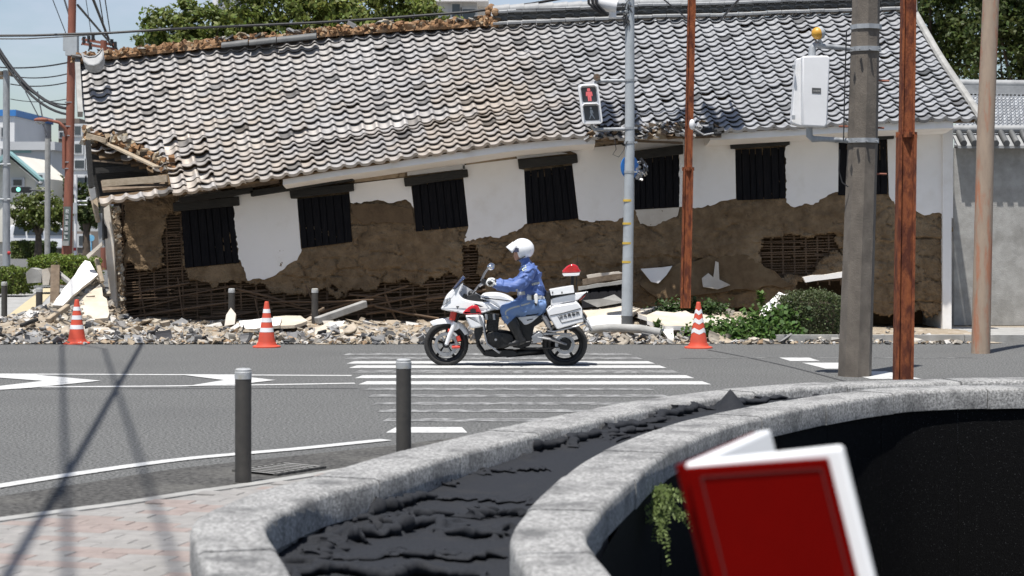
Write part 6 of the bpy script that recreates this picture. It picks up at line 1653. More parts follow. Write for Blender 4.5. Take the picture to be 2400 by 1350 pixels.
# round blue sign seen from behind with torn reflector
bs_ = empty('round_sign', W(1475, 430, YP + .1), 'round blue sign on the signal pole with crumpled silver mirror beside it', 'sign')
mb = MB(); mb.lathe([(.20, -.006), (.20, .006)], W(1476, 392, YP + .12), (.62, -.78, 0), 30); mb.build('disc', M['blue_sign'], bs_, smooth=40)
mb = MB(); c = W(1502, 402, YP - .02)
for i in range(26):
    mb.box(c + Vector((random.uniform(-.07, .09), random.uniform(-.05, .05), random.uniform(-.2, .18))), (random.uniform(.03, .09), .02, random.uniform(.03, .09)), (random.uniform(-1, 1), random.uniform(-1, 1), random.uniform(-1, 1)))
mb.build('crumpled_foil', M['silver'], bs_)
mb = MB(); mb.tube([W(1500, 372, YP - .05), W(1512, 385, YP - .05), W(1516, 402, YP - .05)], .03, 8); mb.build('rubber_hood', M['black_plastic'], bs_, smooth=50)

# --- rusty H-section posts with sleeves
def h_post(a, b, sleeve_y, Y, w, label):
    root = empty('rusty_post', W(*b, Y), label, 'steel post', 'rusty steel posts')
    def hsec(p, q, w, nm):
        mb = MB(); d = (q - p).normalized(); t = w * .16
        for s in (-1, 1): mb.bar(p + Vector((s * (w / 2 - t / 2), 0, 0)), q + Vector((s * (w / 2 - t / 2), 0, 0)), t, w, up=Vector((0, 1, 0)))
        mb.bar(p + Vector((0, -.01, 0)), q + Vector((0, -.01, 0)), w - 2 * t, w * .45, up=Vector((0, 1, 0))); return mb.build(nm, M['rust'], root)
    sl = W(a[0] + (b[0] - a[0]) * (sleeve_y - a[1]) / (b[1] - a[1]), sleeve_y, Y)
    hsec(sl, W(*a, Y), w * .78, 'upper_section'); hsec(W(*b, Y), sl, w, 'lower_section')
    mb = MB(); mb.tube([sl - Vector((0, 0, .03)), sl + Vector((0, 0, .03))], w * .62, 4); mb.build('sleeve_collar', M['rust'], root)
h_post((1630, -420), (1606, 722), 396, 31.6, .165, 'slender rusty steel post rising in front of the leaning brown slab')
h_post((2135, -420), (2116, 920), 316, 20.5, .19, 'thick rusty steel post to the right of the concrete pole')
mb = MB(); mb.ball(W(1622, 292, 31.3), (.05, .05, .09), 12, 8); mb.tube([W(1624, 300, 31.3), W(1650, 316, 31.5), W(1672, 312, 32.2)], .012, 6); tag(mb.build('white_insulator', M['white_flat'], smooth=60), 'white porcelain insulator at the slender rusty post', 'insulator')
mb = MB()
for i in range(8): mb.box(W(1640 + i * 7, 305 + random.uniform(-8, 8), 32.3), (random.uniform(.06, .16), .1, random.uniform(.03, .09)), (random.uniform(-.5, .5), random.uniform(-.6, .6), 0))
tag(mb.build('crushed_gutter', M['black_metal']), 'crushed dark gutter remains at the broken eave by the rusty post', 'gutter')

# --- concrete pole with control box
YC = 22.9
cp = empty('concrete_pole', W(2003, 881, YC), 'octagonal weathered concrete pole carrying a white control box', 'utility pole')
mb = MB(); mb.tube([W(2003, 884, YC), W(2022, 330, YC), W(2038, -330, YC)], [.205, .185, .155], 8); mb.build('shaft', M['conc_pole'], cp)
for y in (64, 116, 330):
    p = W(2030 - (y - 64) * .035, y, YC); mb = MB(); mb.tube([p - Vector((0, 0, .028)), p + Vector((0, 0, .028))], .205 - .00005 * (330 - y), 8); mb.build('steel_band', M['galv'], cp)
    if y > 100:
        mb = MB()
        for dx in (-.2, -.1, .02, .14): mb.tube([p + Vector((dx, -.18, -.012)), p + Vector((dx, -.235, -.012))], .014, 6)
        mb.build('band_bolt', M['galv'], cp)
mb = MB(); mb.tube([W(1984, 70, YC - .15), W(1980, 200, YC - .12), W(1977, 330, YC - .15)], .008, 6); mb.tube([W(1968, 350, YC - .1), W(1966, 400, YC - .1), W(1974, 428, YC - .1), W(1988, 438, YC - .1)], .008, 6); mb.build('cable', M['cable'], cp)
for a, b in ((W(1966, 296, YC + .1), W(2072, 300, YC + .1)), (W(2040, 188, YC), W(2084, 190, YC)), (W(2034, 407, YC), W(2078, 408, YC))):
    mb = MB(); mb.tube([a, b], .014, 6); mb.build('step_bolt', M['rust_pole'], cp)
cb = empty('control_box', W(1897, 302, YC - .2), 'tall white control cabinet hung on the concrete pole', 'control box')
k_ = (YC - .2) / F
def cbx(x, y, d): return W(x, y, YC - .2) + Vector((0, -d, 0))
q = [(1871, 132, ), (1934, 131), (1940, 138), (1934, 290), (1928, 300), (1868, 296), (1857, 290), (1864, 140)]
fr_ = [(1876, 134), (1936, 133), (1940, 139), (1934, 292), (1929, 300), (1876, 297)]
mb = MB(); mb.prism([cbx(x, y, .16) for x, y in fr_], (0, .30, 0)); o = fix_normals(mb.build('cabinet', M['white_flat'], cb, smooth=40)); b_ = o.modifiers.new('bevel', 'BEVEL'); b_.width = .025; b_.segments = 3
mb = MB(); mb.prism([cbx(x, y, .02) for x, y in [(1866, 138), (1880, 135), (1880, 297), (1858, 291), (1855, 286)]], (0, .18, 0)); o = fix_normals(mb.build('cabinet_side', M['white_flat'], cb)); b_ = o.modifiers.new('bevel', 'BEVEL'); b_.width = .02; b_.segments = 3
mb = MB()
for y in (158, 276): mb.box(cbx(1858, y, .07), (.03, .05, .05))
mb.build('hinge', M['galv'], cb)
mb = MB(); mb.prism([cbx(x, y, .164) for x, y in [(1898, 208), (1919, 209), (1919, 222), (1898, 221)]], (0, .006, 0)); lab = mb.build('name_plate', M['grey_dark'], cb)
mb = MB()
for i, (x, w_) in enumerate(((1901, 4), (1906, 5), (1912, 5))): mb.prism([cbx(a, b, .1655) for a, b in [(x, 214), (x + w_, 214), (x + w_, 217), (x, 217)]], (0, .001, 0))
mb.build('plate_marking', M['concrete'], lab)
mb = MB(); mb.tube([W(1903, 134, YC - .2), W(1904, 112, YC - .2), W(1912, 104, YC - .2), W(1926, 108, YC - .18), W(1990, 114, YC - .02)], [.045, .045, .042, .032, .030], 12); mb.build('pipe_bracket', M['galv'], cb, smooth=50)
mb = MB(); mb.tube([W(1897, 300, YC - .2), W(1897, 318, YC - .2), W(1905, 326, YC - .2), W(1930, 326, YC - .18), W(1992, 330, YC - .02)], [.04, .042, .04, .032, .03], 12)
mb.build('pipe_bracket', M['galv'], cb, smooth=50)
mb = MB(); mb.ball(W(1916, 78, YC - .25), .075, 18, 10); mb.build('amber_lamp', M['amber'], cb, smooth=70)
mb = MB(); mb.lathe([(.078, -.0), (.078, .04), (.05, .07), (0, .075)], W(1918, 78, YC - .24), (.85, .35, .3), 18); mb.tube([W(1920, 90, YC - .2), W(1926, 106, YC - .2)], .02, 8); mb.build('lamp_back', M['grey_paint'], cb, smooth=50)
# --- leaning tan pole at the right
tpz = empty('leaning_pole', W(2298, 838, 27.2), 'leaning tan pole with rust patches near the right edge', 'utility pole')
mb = MB(); mb.tube([W(2298, 845, 27.2), W(2310, 310, 27.2), W(2334, -300, 27.2)], [.135, .125, .11], 20); mb.build('shaft', M['tan_pole'], tpz, smooth=50)

# --- red brown pole at the left with its sign, lamp and boxes
YR = 58.0
rp = empty('red_brown_pole', W(155, 676, YR), 'tall red brown utility pole at the left with vertical name boards', 'utility pole')
mb = MB(); mb.tube([W(154, 682, YR), W(163, 380, YR), W(174, -260, YR)], [.17, .135, .11], 18); mb.build('shaft', M['rust_pole'], rp, smooth=50)
mb = MB(); mb.tube([W(150, 320, YR - .1), W(150, 395, YR - .1)], .06, 8); mb.build('side_pipe', M['rust_pole'], rp, smooth=50)
mb = MB(); mb.box(W(169, 106, YR - .15), (.36, .3, .65)); mb.box(W(153, 100, YR - .1), (.1, .2, .5)); mb.build('pole_box', M['grey_paint'], rp)
mb = MB(); mb.box(W(157, 530, YR - .17), (.20, .10, 1.20), (0, R(1.7), 0)); sb_ = mb.build('name_board', M['pole_sign'], rp)
def mark(mb, boxes, cx_, cy_, s):
    for x, y, w_, h_ in boxes: mb.box(W(cx_ + x * s, cy_ + y * s, YR - .235), (w_ * s * YR / F, .01, h_ * s * YR / F))
mb = MB()
mark(mb, [(-2.2, 0, 1.3, 9), (.5, -3.5, 6, 1.3), (.8, 0, 4, 1.2), (.8, 4, 7, 1.3), (3, -1, 1.2, 4)], 157, 495, .95)
mark(mb, [(0, -3.8, 7, 1.3), (0, 0, 6, 1.3), (0, 4, 8, 1.3), (3, 0, 1.2, 8)], 156.5, 508, .9)
mark(mb, [(0, -4, 6, 1.3), (0, -1, 7, 1.3), (0, 2, 6, 1.5), (0, 4.6, 7, 1.2), (0, 0, 1.3, 9)], 156, 522, .9)
mark(mb, [(0, -4, 8, 1.2), (0, 4, 8, 1.2), (-3.4, 0, 1.2, 8), (3.4, 0, 1.2, 8), (0, 0, 5, 1.3), (0, 0, 1.2, 6)], 155.5, 536, .9)
mark(mb, [(0, -1.6, 9, 1.3), (0, 1.2, 9, 1.3)], 155, 547, .9)
mark(mb, [(-3, -1.5, 1.6, 7), (0, 2.2, 8, 1.6)], 154.6, 557, .9)
mb.build('board_lettering', M['white_flat'], sb_)
mb = MB(); mb.box(W(154, 570, YR - .18), (.21, .11, .15)); mb.build('small_plate', M['concrete'], rp)
mb = MB(); mb.tube([W(156, 318, YR - .1), W(152, 300, YR - .15), W(138, 287, YR - .2), W(112, 281, YR - .2)], [.06, .055, .05, .045], 10); mb.build('lamp_arm', M['rust_pole'], rp, smooth=50)
mb = MB(); mb.ball(W(97, 281, YR - .2), (.24, .14, .075), 14, 8); mb.build('lamp_hood', M['rust_pole'], rp, smooth=60)
mb = MB(); mb.ball(W(94, 285, YR - .2), (.17, .11, .08), 12, 8); mb.build('lamp_bowl', M['lamp_glass'], rp, smooth=60)
mb = MB()
for y in (240, 296, 318, 380, 395):
    mb = MB(); mb.tube([W(164 - (y - 200) * .027, y - 1, YR), W(164 - (y - 200) * .027, y + 1, YR)], .15, 14); mb.build('pole_band', M['galv'], rp)
# cross-arms of the pole behind it
yb = 75.0
cpo = empty('utility_pole', W(243, 640, yb), 'far utility pole top with cross-arms and insulators above the roof corner', 'utility pole')
mb = MB(); mb.tube([W(243, 660, yb), W(243, 95, yb)], .13, 10); mb.build('shaft', M['rust_pole'], cpo)
for y in (98, 108):
    mb = MB(); mb.bar(W(192, y - 6, yb), W(272, y + 8, yb), .1, .1); mb.build('cross_arm', M['rust_pole'], cpo)
mb = MB()
for x, y in ((197, 92), (208, 90), (218, 84), (240, 100), (262, 98), (270, 104), (212, 106)):
    mb = MB(); mb.tube([W(x, y + 10, yb), W(x, y - 6, yb)], .07, 8); mb.tube([W(x, y, yb), W(x + random.uniform(-8, 8), y + 14, yb)], .03, 6); mb.build('insulator', M['cable'], cpo)
# thin white pole with red mark beside it, grey pole at the far left
wpz = empty('white_sign_pole', W(178, 660, 60), 'thin white pole with a small red band right of the red brown pole', 'pole')
mb = MB(); mb.tube([W(176, 664, 60), W(178, 410, 60)], .05, 10); mb.build('shaft', M['white_flat'], wpz, smooth=50)
mb = MB(); mb.box(W(176, 488, 59.9), (.13, .08, .35)); mb.build('small_box', M['grey_paint'], wpz)
mb = MB(); p = W(176, 584, 60); mb.tube([p - Vector((0, 0, .05)), p + Vector((0, 0, .05))], .056, 10); mb.build('red_band', M['red_mark'], wpz, smooth=50)
mb = MB()
for y in (471, 480): mb.tube([W(180, y, 60), W(204, y, 60)], .025, 6)
mb.build('arm', M['white_flat'], wpz)
YG = 60.0
gp = empty('grey_pole', W(15, 668, YG), 'galvanised grey pole with cross-arm at the left edge', 'pole')
mb = MB(); mb.tube([W(15, 672, YG), W(15, 165, YG)], [.125, .105], 16); mb.build('shaft', M['galv'], gp, smooth=50)
mb = MB(); mb.bar(W(-20, 172, YG), W(27, 172, YG), .12, .14); mb.bar(W(-20, 182, YG), W(20, 182, YG), .1, .1); mb.build('cross_arm', M['wood_old'], gp)
mb = MB()
for y in (385, 467):
    mb = MB(); p = W(15, y, YG); mb.tube([p - Vector((0, 0, .06)), p + Vector((0, 0, .06))], .135, 12); mb.tube([W(-10, y, YG - .1), W(25, y, YG - .1)], .03, 6); mb.build('clamp', M['galv'], gp)
mb = MB(); p = W(21, 593, YG - .1); mb.ball(p, .06, 8, 6); mb.build('reflector', M['red_mark'], gp)
# road signs in the background
for x, y, r, m, lb, Yb in ((203, 531, .14, 'white_flat', 'small round white and red sign above a blue one in the background', 88), (203, 542, .14, 'blue_sign', 'small round blue sign below the white one in the background', 87.9), (214, 558, .14, 'sky_sign', 'pale blue disc sign by the broken corner in the background', 82)):
    mb = MB(); mb.lathe([(r, -.01), (r, .01)], W(x, y, Yb), (0, -1, 0), 22)
    if m != 'blue_sign': mb.tube([W(x, y, Yb + .03), W(x, 640, Yb + .03)], .03, 8)
    tag(mb.build('round_sign', M[m]), lb, 'sign')
# green vehicle signal far off
gs = empty('traffic_signal', W(43, 445, 85), 'dark far-off traffic signal showing green beside the grey pole', 'traffic signal')
mb = MB(); mb.prism([W(x, y, 85) for x, y in rrect(26, 438, 72, 452, 5)], (0, .2, 0)); mb.build('housing', M['black_plastic'], gs)
mb = MB(); mb.lathe([(0, -.02), (.09, -.02), (.1, 0)], W(43, 444, 84.98), (0, 1, 0), 16); fix_normals(mb.build('green_lens', M['green_lit'], gs))
mb = MB(); mb.tube([W(70, 445, 85), W(113, 448, 85)], .05, 6); mb.build('arm', M['grey_dark'], gs)
sgp = empty('signal_mast', W(112, 610, 85), 'slim pale mast carrying the far-off green signal', 'pole')
mb = MB(); mb.tube([W(111, 620, 85), W(112, 325, 85)], .13, 10); mb.build('shaft', M['concrete'], sgp)

# --- overhead wires
def wire(pts, r, label, sag=None, n=14):
    mb = MB(); P = [Vector(p) for p in pts]
    if sag is not None:
        a, b = P; P = [a.lerp(b, t) - Vector((0, 0, sag * 4 * t * (1 - t))) for t in np.linspace(0, 1, n)]
    mb.tube(P, r, 6); return tag(mb.build('overhead_wire', M['cable']), label, 'wire', 'overhead wires')
wire([W(-60, 84, 40), W(80, 83, 40), W(165, 80, 40), W(260, 77, 40.0), W(400, 68, 40), W(560, 61, 39), W(740, 53, 38.5), W(900, 43, 38), W(1100, 28, 37.5), W(1250, 8, 37), W(1420, -22, 36)], .028, 'thick black cable crossing the whole upper left in front of the trees')
wire([W(-60, 91, 40.1), W(60, 91, 40.1), W(150, 86, 40.1), W(240, 80, 40.1)], .014, 'thin cable just under the thick black cable')
for i, (a, b, r, lb) in enumerate((((-20, 85, 60), (160, 255, 58), .05, 'black cable sagging from upper left to the red brown pole, upper strand'), ((-20, 95, 60), (158, 268, 58), .04, 'black cable sagging from upper left to the red brown pole, lower strand'), ((-20, 105, 60), (160, 245, 58), .025, 'thin strand beside the two sagging cables at upper left'))):
    wire([W(*a), W(*b)], r, lb, sag=.5)
for i, (a, b, r, lb) in enumerate((((-20, 156, 62), (162, 146, 59), .025, 'level thin wire highest between grey pole and red brown pole'), ((25, 178, 60), (162, 172, 58.5), .02, 'level thin wire second between grey pole and red brown pole'), ((25, 197, 60), (162, 192, 58.5), .02, 'level thin wire third between grey pole and red brown pole'), ((25, 232, 62), (162, 231, 58.5), .014, 'level thin wire lowest between grey pole and red brown pole'))):
    wire([W(*a), W(*b)], r, lb, sag=.1)
for a, b, r, lb in (((145, -20, 60), (165, 45, 58), .03, 'wire dropping from the top edge left of the red brown pole'), ((182, 12, 58), (262, 105, 75), .04, 'slanting wire from the pole top to the far cross-arms'), ((215, -10, 60), (255, 92, 75), .05, 'steep black wire to the far cross-arms'), ((232, -10, 62), (248, 90, 75), .02, 'thin steep wire right of the steep black wire'), ((245, -10, 62), (258, 76, 75), .02, 'rightmost thin steep wire above the roof corner'), ((120, -10, 80), (155, 80, 80), .02, 'faint wire in the sky left of the red brown pole'), ((60, 215, 90), (120, 330, 85), .03, 'faint slanting wire above the far signal mast'), ((88, 215, 90), (108, 320, 85), .03, 'second faint slanting wire above the far signal mast'), ((200, -10, 75), (214, 80, 75), .015, 'fine wire hanging above the far cross-arms'),
                    ((1545, -10, 30.5), (1630, 60, 33), .012, 'thin cable crossing the ridge right of the signal pole'), ((1735, -5, 30), (1690, 45, 33), .02, 'short black cable at the roof ridge right of the rusty post'), ((1400, 18, 33), (1210, 22, 35), .01, 'thin cable along the ridge left of the signal pole')):
    wire([W(*a), W(*b)], r, lb)
# wires above the frame whose shadows cross the road
def shadow_wire(g0, g1, h, r, label, end):
    Lv = -SUNV; k = h / SUNV.z
    a, b = G(*g0), G(*g1); a = a + SUNV * k; b = b + SUNV * k
    d = (b - a); return wire([end, a - d * .02, b, b + d * .9], r, label)
shadow_wire((145, 815), (155, 1150), 11.0, .024, 'high wire over the left lane, leftmost of three', W(172, -228, YR))
shadow_wire((330, 810), (30, 1340), 8.0, .034, 'high wire over the left lane that slants across the other two', Vector((-22, 45, 11)))
shadow_wire((245, 820), (345, 1130), 11.5, .022, 'high wire over the left lane, rightmost of three', Vector((-21, 45, 11.6)))

# --- red book on a plain stand in the foreground (what held it in the place is left out)
book = empty('red_book', W(1800, 1500, 3.6), 'open hardback book with glossy red covers and thick white pages, blurred in the foreground', 'book')
def q4(a, b, c, d): return [W(*a), W(*b), W(*c), W(*d)]
fq = q4((1603, 1086, 3.62), (1972, 1046, 3.52), (2092, 1530, 3.50), (1722, 1570, 3.60))
def slabq(name, q, thick, m, parent, inset_=0.0, off_=0.0, bev=.006):
    n_ = (q[1] - q[0]).cross(q[3] - q[0]).normalized()
    if n_.y > 0: n_ = -n_
    c = sum(q, Vector()) / 4; p = [v + (c - v) * inset_ + n_ * off_ for v in q]
    mb = MB(); mb.prism(p, -n_ * thick); o = fix_normals(mb.build(name, m, parent)); 
    if bev:
        b_ = o.modifiers.new('bevel', 'BEVEL'); b_.width = bev; b_.segments = 3
    return o, n_
pb, nn_ = slabq('page_block', fq, .030, M['page'], book, bev=.008)
ux, uy = (fq[1] - fq[0]), (fq[3] - fq[0])
cq = [fq[0] + uy * .02 + ux * .005, fq[0] + ux * .905 + uy * .045, fq[0] + ux * .905 + uy * 1.0, fq[0] + uy * 1.0 + ux * .005]
slabq('cover', cq, .010, M['book_red'], book, off_=.008, bev=.004)
mb = MB()
lp = [cq[0].lerp(cq[1], .10) + (cq[3] - cq[0]) * .05, cq[0].lerp(cq[1], .94) + (cq[2] - cq[1]) * .05, cq[3].lerp(cq[2], .94), cq[3].lerp(cq[2], .10)]
lp = [p + nn_ * .009 for p in lp]
for a, b in ((lp[0], lp[1]), (lp[1], lp[2]), (lp[0], lp[3])): mb.bar(a, b, .003, .003, up=Vector((0, 1, 0)))
mb.build('cover_line', M['book_line'], book)
bq = q4((1598, 1088, 3.66), (1772, 1012, 4.05), (1872, 1420, 4.05), (1718, 1572, 3.64))
o, n2 = slabq('page_block', bq, .035, M['page'], book, off_=.035, bev=.008)
slabq('back_cover', bq, .010, M['book_red'], book, off_=-.001, bev=.004)
mb = MB(); mb.tube([W(1601, 1087, 3.66), W(1720, 1570, 3.64)], .016, 10); mb.build('spine', M['book_red'], book, smooth=60)
stand = empty('book_stand', (.62, 3.75, 0), 'plain black post with a tray under the red book, below the picture', 'stand')
zb = W(1722, 1570, 3.6).z
mb = MB(); mb.box((.60, 3.74, zb - .02), (.50, .6, .03)); mb.build('tray', M['black_metal'], stand)
mb = MB(); mb.tube([(.62, 3.75, zb - .03), (.62, 3.75, .03)], .04, 14); mb.build('post', M['black_metal'], stand, smooth=50)
mb = MB(); mb.lathe([(.2, .012), (.2, .03), (.05, .05)], (.62, 3.75, 0), n=24); mb.build('foot', M['black_metal'], stand, smooth=40)
# ================================================================== VEGETATION AND BACKGROUND
def leaves(P, N_, size, col, var=.35, seed=1, aspect=.6):
    """P: points, N_: outward directions; returns quads and tints"""
    rng = np.random.default_rng(seed); n = len(P)
    d = rng.normal(size=(n, 3)); d /= np.linalg.norm(d, axis=1)[:, None]
    nn = N_ * .7 + d * .9 + np.array([0, 0, .35]); nn /= np.linalg.norm(nn, axis=1)[:, None]
    a = np.cross(nn, rng.normal(size=(n, 3))); a /= np.linalg.norm(a, axis=1)[:, None]; b = np.cross(nn, a)
    s = (size * rng.uniform(.6, 1.35, n))[:, None]; a = a * s * .5; b = b * s * .5 * aspect
    Q = np.stack([P - a, P - b * 1.0 + a * .1, P + a, P + b * 1.0 + a * .1], 1)
    t = np.array(col)[None, :] * rng.uniform(1 - var, 1 + var, (n, 1)) * (1 + rng.uniform(-.12, .12, (n, 3)))
    return Q, t
def crown_points(blobs, n, seed, clump=.75):
    rng = np.random.default_rng(seed); out = []; nor = []
    vol = np.array([b[3] * b[4] * b[5] for b in blobs]) ** .67; cnt = (n * vol / vol.sum()).astype(int)
    for (x, y, z, rx, ry, rz), c in zip(blobs, cnt):
        # small leaf clumps near the surface of the blob
        k = max(14, c // 26)
        d = rng.normal(size=(k, 3)); d /= np.linalg.norm(d, axis=1)[:, None]
        rad = rng.uniform(.55, 1.08, (k, 1)); cc = d * rad
        idx = rng.integers(0, k, c)
        q = cc[idx] + rng.normal(size=(c, 3)) * .13
        out.append(np.array([x, y, z]) + q * np.array([rx, ry, rz])); nor.append(d[idx])
    return np.concatenate(out), np.concatenate(nor)
LEAFN = [0]
def tree(name, base, blobs, n, size, col, label, trunk_r=.16, group=None, seed=1, limbs=6):
    root = empty(name, base, label, 'tree', group)
    P, N_ = crown_points(blobs, n, seed); Q, t = leaves(P, N_, size, col, seed=seed)
    lowz = min(b[2] - b[5] for b in blobs); hi = max(b[2] for b in blobs)
    mb = MB(); bx, by, bz = base
    cx_ = np.mean([b[0] for b in blobs]); cy_ = np.mean([b[1] for b in blobs])
    fork = Vector((bx + (cx_ - bx) * .4, by + (cy_ - by) * .4, bz + (hi - bz) * .45))
    mb.tube([(bx, by, bz - .1), ((bx * 2 + fork.x) / 3 + .05, by, (bz * 2 + fork.z) / 3), fork], [trunk_r * 1.25, trunk_r, trunk_r * .8], 10)
    tk = mb.build('trunk', M['bark'], root, smooth=60)
    for b in blobs[:limbs]:
        l = MB(); e = Vector(b[:3]); m_ = fork.lerp(e, .5) + Vector((random.uniform(-.2, .2), random.uniform(-.2, .2), .2)); l.tube([fork, m_, e], [trunk_r * .6, trunk_r * .38, trunk_r * .12], 7); l.build('limb', M['bark'], tk, smooth=60)
    quad_cloud('crown', Q, M['leaf'], root, t)
    return root
def px_blobs(lst, Y):
    """(px, py, radius in px, depth offset)"""
    return [(XA(x, Y), Y + dy, ZA(y, Y), r * Y / F * 1.05, r * Y / F * 1.1, r * Y / F * .92) for x, y, r, dy in lst]
GRN = (.145, .178, .040); DGRN = (.075, .10, .028); YGRN = (.165, .195, .045)
tree('camphor_tree', (XA(440, 60), 60, 0), px_blobs([(400, 75, 62, 0), (350, 105, 45, .5), (460, 52, 55, .3), (515, 70, 52, -.2), (430, 120, 70, 0), (500, 130, 70, .4), (372, 60, 30, -.3), (440, 28, 28, 0)], 60), 9000, .17, GRN, 'leafy tree behind the torn roof ridge, leftmost of the crowns', seed=3)
tree('camphor_tree', (XA(640, 62), 62, 0), px_blobs([(590, 50, 62, 0), (650, 22, 60, .4), (720, 40, 66, 0), (620, 100, 70, .2), (710, 100, 72, .2), (560, 30, 40, -.4), (690, -20, 50, 0), (760, 10, 45, .3), (600, -15, 38, 0)], 62), 10500, .17, GRN, 'broad leafy tree in the middle behind the torn ridge', seed=5)
tree('camphor_tree', (XA(900, 61), 61, 0), px_blobs([(830, 40, 62, 0), (900, 22, 60, .4), (970, 40, 60, 0), (1030, 62, 46, .2), (860, 95, 70, 0), (950, 95, 70, 0), (800, -5, 48, .3), (905, -22, 48, 0), (985, 2, 42, .2), (1070, 80, 34, 0), (840, -40, 40, 0)], 61), 11000, .17, YGRN, 'leafy tree behind the ridge beside the standing ridge tiles', seed=7)
tree('tall_tree', (XA(2190, 58), 58, 0), px_blobs([(2170, 60, 80, 0), (2230, 20, 80, .5), (2180, -50, 80, 0), (2240, 130, 80, .2), (2270, 80, 70, -.4), (2190, 150, 60, 0), (2150, 110, 50, 0), (2260, -40, 70, .3)], 58), 11000, .16, (.080, .105, .028), 'dark tall tree behind the gable, left of the leaning pole', seed=9)
tree('tall_tree', (XA(2390, 56), 56, 0), px_blobs([(2340, 60, 80, 0), (2400, 20, 85, .5), (2380, -50, 80, 0), (2350, 140, 80, .2), (2430, 110, 80, -.4), (2460, 40, 80, 0), (2320, -20, 60, 0), (2420, 180, 60, .3)], 56), 11000, .16, (.072, .096, .026), 'dark tall tree at the right edge behind the leaning pole', seed=11)
tree('street_tree', (XA(86, 96), 96, .3), px_blobs([(60, 490, 36, 0), (95, 480, 38, .4), (125, 495, 32, 0), (80, 510, 36, .2), (45, 508, 24, 0), (120, 515, 30, -.3), (150, 500, 22, 0)], 96), 6500, .17, (.12, .145, .03), 'round street tree between grey pole and red brown pole', .2, seed=13)
tree('street_tree', (XA(140, 112), 112, .4), px_blobs([(138, 440, 26, 0), (132, 465, 28, .3), (150, 430, 18, 0), (150, 470, 26, 0)], 112), 3500, .18, DGRN, 'darker street tree behind the round one', .2, seed=15)
tree('street_tree', (XA(200, 80), 80, .2), px_blobs([(195, 500, 24, 0), (215, 470, 26, 0), (205, 520, 24, .3), (235, 500, 30, 0), (185, 470, 18, 0), (190, 440, 14, 0)], 80), 4500, .15, DGRN, 'street tree showing between white pole and broken corner', .18, seed=17)

def hedge(name, x0, x1, y0, y1, z0, z1, n, size, col, label, seed, rough=.06, cat='hedge'):
    root = empty(name, ((x0 + x1) / 2, (y0 + y1) / 2, z0), label, cat)
    rng = np.random.default_rng(seed)
    L, D_, H = x1 - x0, y1 - y0, z1 - z0
    f = rng.random(n); P = rng.random((n, 3)) * [L, D_, H]; N_ = np.zeros((n, 3))
    wt = np.cumsum([L * H * 1.6, L * D_ * 1.2, D_ * H, D_ * H]); wt = wt / wt[-1]
    a = f < wt[0]; P[a, 1] = 0; N_[a] = (0, -1, 0)
    b = (f >= wt[0]) & (f < wt[1]); P[b, 2] = H; N_[b] = (0, 0, 1)
    c = (f >= wt[1]) & (f < wt[2]); P[c, 0] = 0; N_[c] = (-1, 0, 0)
    e = f >= wt[2]; P[e, 0] = L; N_[e] = (1, 0, 0)
    # rounded shoulders and uneven face
    q = (P / np.array([L, D_, H]) - .5) * 2
    rr = np.clip(np.abs(q[:, 2]) - .55, 0, 1) * (q[:, 2] > 0)
    P[:, 1] += np.where(a, rr * .25 * D_, 0); P[:, 2] -= np.where(b, np.clip(np.abs(q[:, 1]) - .5, 0, 1) ** 2 * .6 * H + np.clip(np.abs(q[:, 0]) - 1 + .3 / max(L, .3), 0, 1) ** 2 * H * .8, 0)
    bump = (fbm((P[:, 0] + P[:, 1]) * 4, (P[:, 2] + P[:, 1] * .7) * 4, 3, seed) - .5) * 4 * rough
    P = P + N_ * (bump + rng.normal(0, rough * .5, n))[:, None]
    P += [x0, y0, z0]
    Q, t = leaves(P, N_, size, col, seed=seed, var=.45)
    quad_cloud('foliage', Q, M['leaf'], root, t)
    mb = MB(); mb.box(((x0 + x1) / 2, (y0 + y1) / 2 + rough, (z0 + z1) / 2 - .06), (L - 3 * rough, D_ - 3 * rough, H - .14)); mb.build('branches', M['bark'], root)
    return root
hedge('hedge', XA(66, 50), XA(205, 50), 50, 51.5, ZA(668, 50), ZA(606, 50), 9000, .075, (.15, .20, .035), 'bright clipped hedge behind the leaning white slab', 21)
hedge('hedge', XA(-60, 48), XA(44, 48), 48, 49.2, ZA(690, 48), ZA(632, 48), 6000, .07, (.13, .17, .032), 'clipped hedge at the left edge behind the leftmost bollard', 22)
hedge('hedge', XA(58, 98), XA(122, 98), 98, 99, .3, ZA(568, 98), 2500, .14, DGRN, 'low dark hedge far off under the round street tree', 23)
hedge('grass_clump', XA(26, 96), XA(58, 96), 96, 97, .3, ZA(566, 96), 1800, .14, (.15, .18, .05), 'light green grass clump far off beside the grey pole', 24, cat='grass clump')
hedge('box_hedge', XA(1846, 30.7), XA(1968, 30.7), 30.5, 31.7, .08, ZA(694, 30.6), 9500, .038, (.085, .105, .045), 'rounded box bush beside the ivy and tilted plaster slab', 25, .05)
